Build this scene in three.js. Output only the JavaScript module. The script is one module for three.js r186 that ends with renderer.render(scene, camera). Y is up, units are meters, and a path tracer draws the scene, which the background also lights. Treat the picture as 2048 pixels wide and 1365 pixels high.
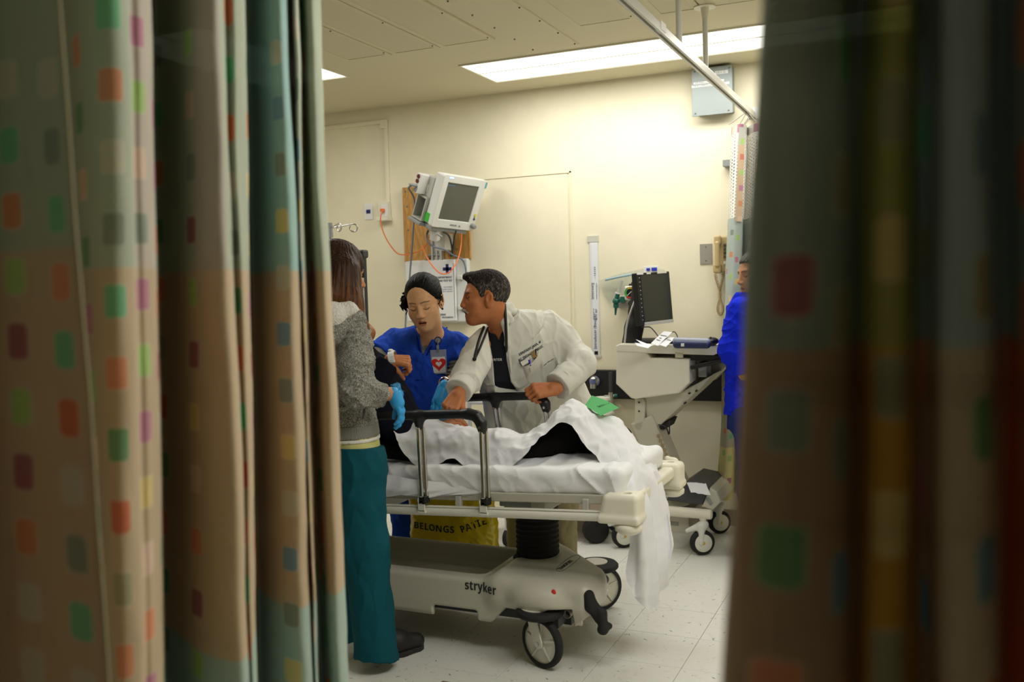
import * as THREE from 'three';
import { RoundedBoxGeometry } from 'three/addons/geometries/RoundedBoxGeometry.js';
import { mergeGeometries } from 'three/addons/utils/BufferGeometryUtils.js';
import { ImprovedNoise } from 'three/addons/math/ImprovedNoise.js';
import { RectAreaLightUniformsLib } from 'three/addons/lights/RectAreaLightUniformsLib.js';
import { FontLoader } from 'three/addons/loaders/FontLoader.js';
import { TextGeometry } from 'three/addons/geometries/TextGeometry.js';

// ---------------------------------------------------------------- camera, light, exposure
const scene = new THREE.Scene();
scene.background = new THREE.Color(0x050505);
const camera = new THREE.PerspectiveCamera(40.24, 2048 / 1365, 0.05, 40);
{
  const m = new THREE.Matrix4().makeBasis(new THREE.Vector3(0.91322, -0.02791, -0.40652), new THREE.Vector3(0.00176, 0.99791, -0.06457), new THREE.Vector3(0.40747, 0.05825, 0.91136));
  camera.quaternion.setFromRotationMatrix(m);
  camera.position.set(0, 1.48, 0);
  camera.focus = 4.2;
  camera.userData.fStop = 2.6;
}
scene.add(camera);
const renderer = new THREE.WebGLRenderer({ antialias: true });
renderer.toneMapping = THREE.LinearToneMapping;
renderer.toneMappingExposure = 1.25;
renderer.shadowMap.enabled = true;
RectAreaLightUniformsLib.init();
// fluorescent troffers: centre x, centre z, size x, size z, strength
const LAMP_COLOR = new THREE.Color().setRGB(1.0, 0.99, 0.955);
const CEIL = 2.74;
const TROFFERS = [
  { x0: -2.42, x1: -1.235, z0: -5.28, z1: -4.775, power: 6.5 },
  { x0: -1.235, x1: -0.05, z0: -5.28, z1: -4.775, power: 6.5 },
  { x0: -3.69, x1: -3.09, z0: -4.69, z1: -3.47, power: 6 },
  { x0: -0.95, x1: 0.25, z0: -2.25, z1: -1.75, power: 7.8 },
  { x0: 0.15, x1: 0.75, z0: -3.4, z1: -2.2, power: 8 },
];
for (const t of TROFFERS) {
  const l = new THREE.RectAreaLight(LAMP_COLOR, t.power, t.x1 - t.x0 - 0.04, t.z1 - t.z0 - 0.04);
  l.position.set((t.x0 + t.x1) / 2, CEIL - 0.012, (t.z0 + t.z1) / 2);
  l.lookAt(l.position.x, 0, l.position.z);
  scene.add(l);
}

// ---------------------------------------------------------------- helpers
const v3 = a => new THREE.Vector3(a[0], a[1], a[2]);
const add = (a, b, s = 1) => [a[0] + b[0] * s, a[1] + b[1] * s, a[2] + b[2] * s];
const subv = (a, b) => [a[0] - b[0], a[1] - b[1], a[2] - b[2]];
const dot = (a, b) => a[0] * b[0] + a[1] * b[1] + a[2] * b[2];
const cross = (a, b) => [a[1] * b[2] - a[2] * b[1], a[2] * b[0] - a[0] * b[2], a[0] * b[1] - a[1] * b[0]];
const len = a => Math.hypot(a[0], a[1], a[2]);
const norm = a => { const l = len(a) || 1; return [a[0] / l, a[1] / l, a[2] / l]; };
const mix = (a, b, t) => [a[0] + (b[0] - a[0]) * t, a[1] + (b[1] - a[1]) * t, a[2] + (b[2] - a[2]) * t];
const clamp = (x, a, b) => Math.min(b, Math.max(a, x));
const smooth = (a, b, x) => { const t = clamp((x - a) / (b - a), 0, 1); return t * t * (3 - 2 * t); };
function rng(seed) { let a = seed >>> 0; return () => { a |= 0; a = (a + 0x6D2B79F5) | 0; let t = Math.imul(a ^ (a >>> 15), 1 | a); t = (t + Math.imul(t ^ (t >>> 7), 61 | t)) ^ t; return ((t ^ (t >>> 14)) >>> 0) / 4294967296; }; }
const _perlin = new ImprovedNoise();
const noise = (x, y, z) => _perlin.noise(x + 37.3, y + 11.7, z + 73.1);
const fbm = (x, y, z) => noise(x, y, z) * 0.6 + noise(x * 2.1, y * 2.1, z * 2.1) * 0.3 + noise(x * 4.3, y * 4.3, z * 4.3) * 0.15;

const used = {};
function numbered(name) { used[name] = (used[name] || 0) + 1; return used[name] === 1 ? name : name + '_' + String(used[name] - 1).padStart(3, '0'); }
const origin = new Map();
function thing(name, label, category, at = [0, 0, 0], group) {
  const o = new THREE.Group(); o.name = numbered(name); o.position.set(...at); scene.add(o);
  o.userData = { label, category }; if (group) o.userData.group = group;
  origin.set(o, at); return o;
}
function part(parent, name, geo, mat, label) {      // geo in room coordinates
  const m = new THREE.Mesh(geo, mat); m.name = name;
  const at = origin.get(parent);
  if (!geo.userData.moved) { geo.translate(-at[0], -at[1], -at[2]); geo.userData.moved = true; }
  origin.set(m, at); parent.add(m);
  if (label) m.userData.label = label;
  return m;
}
function single(name, label, category, geo, mat, group) {   // a thing that is one mesh, set at the middle of its base
  geo.computeBoundingBox(); const b = geo.boundingBox, at = [(b.min.x + b.max.x) / 2, b.min.y, (b.min.z + b.max.z) / 2];
  geo.translate(-at[0], -at[1], -at[2]);
  const m = new THREE.Mesh(geo, mat); m.name = numbered(name); m.position.set(...at); scene.add(m);
  m.userData = { label, category }; if (group) m.userData.group = group; origin.set(m, at);
  return m;
}
function structure(name, geo, mat, label, category) {
  const m = new THREE.Mesh(geo, mat); m.name = name; m.userData = { kind: 'structure', label, category }; scene.add(m); origin.set(m, [0, 0, 0]); return m;
}
const flat = g => { const n = g.index ? g.toNonIndexed() : g; return n; };
function merge(list) {
  const keys = list.every(g => g.attributes.color) ? ['position', 'normal', 'uv', 'color'] : ['position', 'normal', 'uv'];
  return mergeGeometries(list.map(g => { const n = flat(g); for (const k of Object.keys(n.attributes)) if (!keys.includes(k)) n.deleteAttribute(k); n.clearGroups(); n.userData = {}; return n; }), false);
}
function box(a, b, r = 0, seg = 2) {
  const lo = [0, 1, 2].map(i => Math.min(a[i], b[i])), hi = [0, 1, 2].map(i => Math.max(a[i], b[i])), s = subv(hi, lo);
  const g = r > 0 ? new RoundedBoxGeometry(s[0], s[1], s[2], seg, Math.min(r, s[0] / 2.01, s[1] / 2.01, s[2] / 2.01)) : new THREE.BoxGeometry(s[0], s[1], s[2]);
  g.translate((lo[0] + hi[0]) / 2, (lo[1] + hi[1]) / 2, (lo[2] + hi[2]) / 2); return g;
}
function basisTo(geo, o, x, y, z) { geo.applyMatrix4(new THREE.Matrix4().makeBasis(v3(x), v3(y), v3(z)).setPosition(v3(o))); return geo; }
function cyl(a, b, r0, r1 = r0, seg = 20, open = false) {
  const d = subv(b, a), L = len(d), y = norm(d), t = Math.abs(y[1]) < 0.9 ? [0, 1, 0] : [1, 0, 0], x = norm(cross(t, y)), z = cross(x, y);
  const g = new THREE.CylinderGeometry(r1, r0, L, seg, 1, open); g.translate(0, L / 2, 0); return basisTo(g, a, x, y, z);
}
function ball(c, r, sx = 1, sy = 1, sz = 1, seg = 16) { const g = new THREE.SphereGeometry(r, seg, Math.max(8, seg * 0.7 | 0)); g.scale(sx, sy, sz); g.translate(...c); return g; }
function tube(pts, r, seg = 40, rad = 8, closed = false) {
  const c = new THREE.CatmullRomCurve3(pts.map(v3), closed, 'centripetal');
  const g = new THREE.TubeGeometry(c, seg, r, rad, closed);
  if (closed) return g;
  return merge([g, ball(pts[0], r * 0.99, 1, 1, 1, 8), ball(pts[pts.length - 1], r * 0.99, 1, 1, 1, 8)]);
}
function lathe(axisA, axisB, prof, seg = 32) {      // prof: [radius, share along the axis]
  const d = subv(axisB, axisA), L = len(d), y = norm(d), t = Math.abs(y[1]) < 0.9 ? [0, 1, 0] : [1, 0, 0], x = norm(cross(t, y)), z = cross(x, y);
  const g = new THREE.LatheGeometry(prof.map(p => new THREE.Vector2(p[0], p[1] * L)), seg); return basisTo(g, axisA, x, y, z);
}
function poly(pts, depth, bevel = 0, seg = 2) {    // outline in x,y extruded towards +z
  const g = new THREE.ExtrudeGeometry(new THREE.Shape(pts.map(p => new THREE.Vector2(p[0], p[1]))), { depth: depth - 2 * bevel, bevelEnabled: bevel > 0, bevelThickness: bevel, bevelSize: bevel, bevelOffset: -bevel, bevelSegments: seg, curveSegments: 12 });
  g.translate(0, 0, bevel); return g;
}
function roundRect(w, h, r) { const s = [], n = 5; for (const [cx, cy, a] of [[w - r, r, -90], [w - r, h - r, 0], [r, h - r, 90], [r, r, 180]]) for (let i = 0; i <= n; i++) { const t = (a + 90 * i / n) * Math.PI / 180; s.push([cx + r * Math.cos(t), cy + r * Math.sin(t)]); } return s; }
function boxUV(geo, s = 1) {
  const g = flat(geo), p = g.attributes.position, uv = new Float32Array(p.count * 2);
  for (let i = 0; i < p.count; i += 3) {
    const a = [p.getX(i), p.getY(i), p.getZ(i)], b = [p.getX(i + 1), p.getY(i + 1), p.getZ(i + 1)], c = [p.getX(i + 2), p.getY(i + 2), p.getZ(i + 2)];
    const n = cross(subv(b, a), subv(c, a)).map(Math.abs), k = n[0] > n[1] && n[0] > n[2] ? [2, 1] : n[1] > n[2] ? [0, 2] : [0, 1];
    [a, b, c].forEach((q, j) => { uv[(i + j) * 2] = q[k[0]] / s; uv[(i + j) * 2 + 1] = q[k[1]] / s; });
  }
  g.setAttribute('uv', new THREE.BufferAttribute(uv, 2)); return g;
}
// a sheet from a grid of points rows x cols; uv in metres along the sheet
function sheet(rows, uvScale = 1) {
  const R = rows.length, C = rows[0].length, pos = [], uv = [], idx = [];
  for (let i = 0; i < R; i++) { let u = 0; for (let j = 0; j < C; j++) { if (j) u += len(subv(rows[i][j], rows[i][j - 1])); pos.push(...rows[i][j]); let w = 0; uv.push(u / uvScale, (i && 0) + i); } }
  for (let j = 0; j < C; j++) { let w = 0; for (let i = 0; i < R; i++) { if (i) w += len(subv(rows[i][j], rows[i - 1][j])); uv[(i * C + j) * 2 + 1] = w / uvScale; } }
  for (let i = 0; i < R - 1; i++) for (let j = 0; j < C - 1; j++) { const a = i * C + j; idx.push(a, a + 1, a + C, a + 1, a + C + 1, a + C); }
  const g = new THREE.BufferGeometry(); g.setAttribute('position', new THREE.Float32BufferAttribute(pos, 3)); g.setAttribute('uv', new THREE.Float32BufferAttribute(uv, 2)); g.setIndex(idx); g.computeVertexNormals(); return g;
}
const cr = (p0, p1, p2, p3, t) => 0.5 * (2 * p1 + (p2 - p0) * t + (2 * p0 - 5 * p1 + 4 * p2 - p3) * t * t + (3 * p1 - p0 - 3 * p2 + p3) * t * t * t);
function spline(pts, n) {   // n+1 points through pts (any dimension)
  const out = [], m = pts.length - 1;
  for (let i = 0; i <= n; i++) { const s = Math.min(m - 1e-9, i / n * m), k = Math.floor(s), t = s - k, q = j => pts[clamp(j, 0, m)]; out.push(pts[0].map((_, d) => cr(q(k - 1)[d], q(k)[d], q(k + 1)[d], q(k + 2)[d], t))); }
  return out;
}

// ---- distance fields meshed by surface nets, for moulded and living shapes
function smin(a, b, k) { if (k <= 0) return Math.min(a, b); const h = Math.max(k - Math.abs(a - b), 0) / k; return Math.min(a, b) - h * h * k * 0.25; }
const smax = (a, b, k) => -smin(-a, -b, k);
function cap(a, b, ra, rb = ra) {
  const d = subv(b, a), L2 = dot(d, d) || 1e-9;
  const f = (x, y, z) => { const px = x - a[0], py = y - a[1], pz = z - a[2], t = clamp((px * d[0] + py * d[1] + pz * d[2]) / L2, 0, 1), qx = px - d[0] * t, qy = py - d[1] * t, qz = pz - d[2] * t; return Math.sqrt(qx * qx + qy * qy + qz * qz) - (ra + (rb - ra) * t); };
  f.c = mix(a, b, 0.5); f.r = Math.sqrt(L2) / 2 + Math.max(ra, rb); return f;
}
function ell(c, r, M) {     // M: three axes
  const mr = Math.min(r[0], r[1], r[2]);
  const f = (x, y, z) => {
    let px = x - c[0], py = y - c[1], pz = z - c[2];
    if (M) { const q = [px, py, pz]; px = dot(q, M[0]); py = dot(q, M[1]); pz = dot(q, M[2]); }
    const k0 = Math.hypot(px / r[0], py / r[1], pz / r[2]), k1 = Math.hypot(px / (r[0] * r[0]), py / (r[1] * r[1]), pz / (r[2] * r[2]));
    return k1 < 1e-6 ? -mr : k0 * (k0 - 1) / k1;
  };
  f.c = c; f.r = Math.max(...r); return f;
}
function rbox(a, b, r, M, c) {
  const lo = [0, 1, 2].map(i => Math.min(a[i], b[i])), hi = [0, 1, 2].map(i => Math.max(a[i], b[i])), m = mix(lo, hi, 0.5), h = subv(hi, lo).map(s => s / 2 - r);
  return (x, y, z) => { const qx = Math.abs(x - m[0]) - h[0], qy = Math.abs(y - m[1]) - h[1], qz = Math.abs(z - m[2]) - h[2]; return Math.hypot(Math.max(qx, 0), Math.max(qy, 0), Math.max(qz, 0)) + Math.min(Math.max(qx, qy, qz), 0) - r; };
}
function loft(st) {         // st: [{ c, w, d, s }] centre, half width along side axis s, half depth
  const segs = [];
  for (let i = 0; i < st.length - 1; i++) { const A = st[i], B = st[i + 1], dir = subv(B.c, A.c); segs.push({ A, B, dir, L2: dot(dir, dir), n: norm(dir) }); }
  const all = st.map(s => s.c), c = all.reduce((a, b) => add(a, b), [0, 0, 0]).map(q => q / all.length);
  const f = (x, y, z) => {
    let best = 1e9;
    for (const s of segs) {
      const p = [x - s.A.c[0], y - s.A.c[1], z - s.A.c[2]], t = clamp(dot(p, s.dir) / s.L2, 0, 1), q = [p[0] - s.dir[0] * t, p[1] - s.dir[1] * t, p[2] - s.dir[2] * t];
      const e = dot(q, s.n), lat = norm(mix(s.A.s, s.B.s, t)), dep = norm(cross(lat, s.n)), a = dot(q, lat), b = dot(q, dep), w = s.A.w + (s.B.w - s.A.w) * t, d = s.A.d + (s.B.d - s.A.d) * t;
      const k0 = Math.hypot(a / w, b / d), k1 = Math.hypot(a / (w * w), b / (d * d)), rad = k1 < 1e-6 ? -Math.min(w, d) : k0 * (k0 - 1) / k1;
      const dd = Math.abs(e) < 1e-6 ? rad : rad > 0 ? Math.hypot(rad, e) : Math.max(rad, Math.abs(e) - 0);
      if (dd < best) best = dd;
    }
    return best;
  };
  f.c = c; f.r = Math.max(...st.map(s => len(subv(s.c, c)) + Math.max(s.w, s.d))); return f;
}
function join(k, ...fs) {
  fs = fs.flat();
  const f = (x, y, z) => {
    let d = 1e9;
    for (const g of fs) { if (g.c) { const l = Math.hypot(x - g.c[0], y - g.c[1], z - g.c[2]) - g.r; if (l > d + k) continue; if (d === 1e9 && l > 0.25) { d = Math.min(d, l + 0.2); continue; } } const e = g(x, y, z); d = d === 1e9 ? e : smin(d, e, k); }
    return d;
  };
  return f;
}
const half = (p, n) => { n = norm(n); const o = dot(p, n); return (x, y, z) => x * n[0] + y * n[1] + z * n[2] - o; };   // negative below the plane
function netMesh(f, lo, hi, h, color) {
  const n = [0, 1, 2].map(i => Math.ceil((hi[i] - lo[i]) / h) + 1), [nx, ny, nz] = n, val = new Float32Array(nx * ny * nz).fill(1), B = 6;
  for (let bk = 0; bk < nz; bk += B) for (let bj = 0; bj < ny; bj += B) for (let bi = 0; bi < nx; bi += B) {
    const c = f(lo[0] + (bi + B / 2) * h, lo[1] + (bj + B / 2) * h, lo[2] + (bk + B / 2) * h), far = Math.abs(c) > B * h * 1.5 + 0.012;
    for (let k = bk; k < Math.min(bk + B, nz); k++) for (let j = bj; j < Math.min(bj + B, ny); j++) for (let i = bi; i < Math.min(bi + B, nx); i++)
      val[(k * ny + j) * nx + i] = far ? c : f(lo[0] + i * h, lo[1] + j * h, lo[2] + k * h);
  }
  const id = new Int32Array(nx * ny * nz).fill(-1), pos = [], idx = [], E = [[0, 1], [2, 3], [4, 5], [6, 7], [0, 2], [1, 3], [4, 6], [5, 7], [0, 4], [1, 5], [2, 6], [3, 7]], off = [0, 1, nx, nx + 1, nx * ny, nx * ny + 1, nx * ny + nx, nx * ny + nx + 1];
  for (let k = 0; k < nz - 1; k++) for (let j = 0; j < ny - 1; j++) for (let i = 0; i < nx - 1; i++) {
    const o = (k * ny + j) * nx + i; let m = 0; for (let c = 0; c < 8; c++) if (val[o + off[c]] < 0) m |= 1 << c;
    if (m === 0 || m === 255) continue;
    let x = 0, y = 0, z = 0, s = 0;
    for (const [a, b] of E) { if (((m >> a) & 1) === ((m >> b) & 1)) continue; const va = val[o + off[a]], vb = val[o + off[b]], t = va / (va - vb); x += (a & 1) + ((b & 1) - (a & 1)) * t; y += ((a >> 1) & 1) + (((b >> 1) & 1) - ((a >> 1) & 1)) * t; z += (a >> 2) + ((b >> 2) - (a >> 2)) * t; s++; }
    id[o] = pos.length / 3; pos.push(lo[0] + (i + x / s) * h, lo[1] + (j + y / s) * h, lo[2] + (k + z / s) * h);
  }
  const st = [1, nx, nx * ny];
  for (let k = 1; k < nz - 1; k++) for (let j = 1; j < ny - 1; j++) for (let i = 1; i < nx - 1; i++) {
    const o = (k * ny + j) * nx + i, v = val[o] < 0;
    for (let a = 0; a < 3; a++) {
      if (v === (val[o + st[a]] < 0)) continue;
      const u = st[(a + 1) % 3], w = st[(a + 2) % 3], q = [id[o], id[o - u], id[o - u - w], id[o - w]];
      if (q.some(e => e < 0)) continue;
      if (v) idx.push(q[0], q[1], q[2], q[0], q[2], q[3]); else idx.push(q[0], q[2], q[1], q[0], q[3], q[2]);
    }
  }
  const N = pos.length / 3, nor = new Float32Array(N * 3), e = h * 0.4, col = color ? new Float32Array(N * 3) : null;
  for (let i = 0; i < N; i++) {
    let [x, y, z] = [pos[i * 3], pos[i * 3 + 1], pos[i * 3 + 2]];
    let g = [f(x + e, y, z) - f(x - e, y, z), f(x, y + e, z) - f(x, y - e, z), f(x, y, z + e) - f(x, y, z - e)], l = len(g) / (2 * e); g = norm(g);
    const s = clamp(f(x, y, z) / Math.max(l, 0.5), -h * 0.5, h * 0.5); x -= g[0] * s; y -= g[1] * s; z -= g[2] * s;
    pos[i * 3] = x; pos[i * 3 + 1] = y; pos[i * 3 + 2] = z; nor.set(g, i * 3);
    if (col) col.set(color(x, y, z, g), i * 3);
  }
  const g = new THREE.BufferGeometry(); g.setAttribute('position', new THREE.Float32BufferAttribute(pos, 3)); g.setAttribute('normal', new THREE.BufferAttribute(nor, 3)); if (col) g.setAttribute('color', new THREE.BufferAttribute(col, 3)); g.setIndex(idx);
  return boxUV(g);
}
const lin = hex => { const c = new THREE.Color(hex); return [c.r, c.g, c.b]; };

// ---- textures and materials
function noiseTexture(size, fn, srgb) {
  const d = new Uint8Array(size * size * 4);
  for (let y = 0; y < size; y++) for (let x = 0; x < size; x++) { const c = fn(x / size, y / size, x, y); for (let k = 0; k < 3; k++) d[(y * size + x) * 4 + k] = clamp(Array.isArray(c) ? c[k] : c, 0, 255); d[(y * size + x) * 4 + 3] = 255; }
  const t = new THREE.DataTexture(d, size, size); t.wrapS = t.wrapT = THREE.RepeatWrapping; t.magFilter = THREE.LinearFilter; t.minFilter = THREE.LinearMipmapLinearFilter; t.generateMipmaps = true; if (srgb) t.colorSpace = THREE.SRGBColorSpace; t.needsUpdate = true; return t;
}
function canvasTexture(w, h, draw, wrap) {
  const c = document.createElement('canvas'); c.width = w; c.height = h; const x = c.getContext('2d'); draw(x, w, h);
  const t = new THREE.CanvasTexture(c); t.colorSpace = THREE.SRGBColorSpace; if (wrap) t.wrapS = t.wrapT = THREE.RepeatWrapping; return t;
}
const std = (color, roughness = 0.6, o = {}) => new THREE.MeshStandardMaterial({ color, roughness, ...o });
const phys = (color, roughness = 0.6, o = {}) => new THREE.MeshPhysicalMaterial({ color, roughness, ...o });
// tileable value noise
function tileNoise(cells, seed) { const r = rng(seed), g = Array.from({ length: cells * cells }, r); return (u, v) => { const x = u * cells, y = v * cells, i = Math.floor(x), j = Math.floor(y), a = x - i, b = y - j, s = a * a * (3 - 2 * a), t = b * b * (3 - 2 * b), q = (m, n) => g[((n % cells + cells) % cells) * cells + ((m % cells + cells) % cells)]; return (q(i, j) * (1 - s) + q(i + 1, j) * s) * (1 - t) + (q(i, j + 1) * (1 - s) + q(i + 1, j + 1) * s) * t; }; }
const n8 = tileNoise(8, 1), n32 = tileNoise(32, 2), n128 = tileNoise(128, 3), n6 = tileNoise(6, 4), n256 = tileNoise(256, 5);
const fabricBump = noiseTexture(256, (u, v, x, y) => 128 + 60 * ((x + y) % 4 < 2 ? 1 : -1) * 0.5 + 60 * (n128(u, v) - 0.5));
fabricBump.repeat.set(6, 6);
const crumpleBump = noiseTexture(512, (u, v) => 255 * clamp(0.5 + 0.9 * (Math.abs(n8(u, v) - 0.5) * 0.9 + Math.abs(n32(u + 0.3 * n8(v, u), v) - 0.5) * 0.35 - 0.3), 0, 1));
crumpleBump.repeat.set(2.5, 2.5);
const paintBump = noiseTexture(512, (u, v) => 255 * (0.35 * n32(u, v) + 0.45 * n128(u, v) + 0.2 * n256(u, v)));
const cloth = (color, o = {}) => phys(color, 0.9, { bumpMap: fabricBump, bumpScale: 0.0006, sheen: 0.25, sheenRoughness: 0.6, specularIntensity: 0.35, side: THREE.DoubleSide, ...o });
const M = {
  chrome: std(0xc8c8c6, 0.18, { metalness: 1 }),
  steel: std(0xb0aca0, 0.42, { metalness: 0.4 }),
  alu: std(0xc6c5bd, 0.42, { metalness: 0.35 }),
  black: std(0x0d0d0e, 0.42),
  blackMatte: std(0x131312, 0.75),
  rubber: std(0x1a1918, 0.8),
  cream: std(0xe6e2cf, 0.45),
  beige: std(0xcac7b6, 0.42),
  paint: std(0xdddbcd, 0.4),
  white: std(0xe9e9e6, 0.5),
  whitePlastic: std(0xdcdcd4, 0.4),
  grey: std(0x8f928f, 0.5),
  darkGrey: std(0x35373a, 0.55),
  navy: std(0x1c2466, 0.5),
  green: std(0x0f5a4a, 0.4),
  orange: std(0xe8793a, 0.5),
  cable: std(0x23232a, 0.55),
  greyCable: std(0x6f7684, 0.55),
  screw: std(0x77746a, 0.45, { metalness: 0.4 }),
};
const FONT = {};
for (const k of ['sans_bold', 'sans_regular', 'serif_bold']) FONT[k] = await new FontLoader().loadAsync('fonts/droid/droid_' + k + '.typeface.json');
// raised lettering: origin at the start of the base line, along x, up y, out z
function text(str, size, o, x, y, font = 'sans_bold', depth = 0.0012, squeeze = 1) {
  x = norm(x); let z = norm(cross(x, y)); y = cross(z, x);
  const g = new TextGeometry(str, { font: FONT[font], size, depth, curveSegments: 4, bevelEnabled: false }); g.scale(squeeze, 1, 1); return basisTo(flat(g), o, x, y, z);
}
// march from a point outside towards the cloth and return the spot on its surface
function settle(f, p, dir, lift = 0.0015) { let t = 0; for (let i = 0; i < 90 && t < 0.5; i++) { const d = f(...add(p, dir, t)); if (d < lift) return add(p, dir, t); t += clamp(d * 0.7, 0.0005, 0.04); } return add(p, dir, 0.25); }
function textOn(f, str, size, p, x, y, font, sq = 1, lift = 0.0015) { x = norm(x); const n = norm(cross(x, y)), up = cross(n, x), out = []; let u = 0; for (const ch of str) { const data = FONT[font].data, gl = data.glyphs[ch] || data.glyphs['?'], adv = (gl ? gl.ha : 500) / data.resolution * size * sq; if (ch !== ' ') { const q = settle(f, add(add(p, x, u + adv / 2), n, 0.15), n.map(s => -s), lift), e = 0.004, gr = norm([f(q[0] + e, q[1], q[2]) - f(q[0] - e, q[1], q[2]), f(q[0], q[1] + e, q[2]) - f(q[0], q[1] - e, q[2]), f(q[0], q[1], q[2] + e) - f(q[0], q[1], q[2] - e)]), nn = norm(mix(n, gr, 0.8)), xx = norm(subv(x, nn.map(s => s * dot(x, nn)))), yy = cross(nn, xx); out.push(text(ch, size, add(q, xx, -adv / 2), xx, yy, font, 0.0012, sq)); } u += adv; } return merge(out); }



// ---------------------------------------------------------------- the room
const WZ = -5.6, X0 = -5.0, X1 = 1.9, Z1 = 5.6, WT = 0.12;
const wallMap = noiseTexture(512, (u, v) => { const s = 0.965 + 0.05 * (0.6 * n8(u, v) + 0.3 * n32(u, v) + 0.1 * n128(u, v)); return [239 * s, 231 * s, 202 * s]; }, true);
wallMap.repeat.set(0.4, 0.4); paintBump.repeat.set(2, 2);
const wallMat = std(0xffffff, 0.62, { map: wallMap, bumpMap: paintBump, bumpScale: 0.00025 });
const ceilMat = std(0xd9d1b2, 0.75, { bumpMap: paintBump, bumpScale: 0.0006 });
structure('wall_back', boxUV(box([X0, 0, WZ - WT], [X1, CEIL, WZ])), wallMat, 'cream painted wall behind the stretcher', 'wall');
structure('wall_left', boxUV(box([X0 - WT, 0, WZ - WT], [X0, CEIL, Z1])), wallMat, 'cream painted side wall of the ward', 'wall');
structure('wall_right', boxUV(box([X1, 0, WZ - WT], [X1 + WT, CEIL, Z1])), wallMat, 'cream painted wall beyond the blue-clothed person', 'wall');
structure('wall_front', boxUV(box([X0 - WT, 0, Z1], [X1 + WT, CEIL, Z1 + WT])), wallMat, 'cream painted wall behind the viewer', 'wall');

// ceiling with recesses for the troffers
{
  const xs = [...new Set([X0 - WT, X1 + WT, ...TROFFERS.flatMap(t => [t.x0, t.x1])])].sort((a, b) => a - b), zs = [...new Set([WZ - WT, Z1 + WT, ...TROFFERS.flatMap(t => [t.z0, t.z1])])].sort((a, b) => a - b), g = [];
  for (let i = 0; i < xs.length - 1; i++) for (let j = 0; j < zs.length - 1; j++) {
    const mx = (xs[i] + xs[i + 1]) / 2, mz = (zs[j] + zs[j + 1]) / 2, hole = TROFFERS.some(t => mx > t.x0 && mx < t.x1 && mz > t.z0 && mz < t.z1);
    g.push(box([xs[i], hole ? CEIL + 0.04 : CEIL, zs[j]], [xs[i + 1], CEIL + 0.1, zs[j + 1]]));
  }
  const ceiling = structure('ceiling', boxUV(merge(g)), ceilMat, 'cream painted ceiling with access panels', 'ceiling');
  // perforated and plain access panels, each a thin sheet standing a little proud
  const dots = noiseTexture(128, (u, v, x, y) => ((x % 16 - 8) ** 2 + (y % 16 - 8) ** 2 < 13 ? 60 : 235));
  dots.repeat.set(13, 13);
  const dotColor = noiseTexture(128, (u, v, x, y) => ((x % 16 - 8) ** 2 + (y % 16 - 8) ** 2 < 13 ? [186, 178, 148] : [217, 209, 178]), true); dotColor.repeat.set(13, 13);
  const perf = std(0xffffff, 0.7, { map: dotColor, bumpMap: dots, bumpScale: 0.0004 });
  const panels = [[-2.89, -2.605, -4.34, 1], [-2.595, -2.315, -4.344, 1], [-2.305, -2.0, -4.344, 1], [-1.92, -1.66, -4.684, 0], [-1.56, -1.256, -4.344, 1], [-1.16, -0.95, -4.344, 1], [-0.94, -0.6, -4.344, 1], [-0.5, -0.2, -4.684, 0]];
  for (const [xa, xb, z, p] of panels) {
    const pan = part(ceiling, p ? 'perforated_panel' : 'access_panel', boxUV(box([xa + 0.002, CEIL - 0.007, z], [xb - 0.002, CEIL + 0.002, -2.9], 0.002, 1)), p ? perf : ceilMat);
    if (p) part(ceiling, 'panel_border', boxUV(merge([box([xa, CEIL - 0.009, z - 0.025], [xb, CEIL + 0.002, z]), box([xa, CEIL - 0.009, z], [xa + 0.028, CEIL - 0.002, -2.9]), box([xb - 0.028, CEIL - 0.009, z], [xb, CEIL - 0.002, -2.9])])), ceilMat);
    for (let k = 0; k < 5; k++) for (const x of [xa + 0.012, xb - 0.012]) { if (p && (k % 2 || x < (xa + xb) / 2)) continue; part(ceiling, 'screw', cyl([x, CEIL - 0.006, z + 0.04 + k * 0.24], [x, CEIL - 0.013, z + 0.04 + k * 0.24], 0.0052, 0.0035, 10), M.screw); }
  }
}
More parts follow.
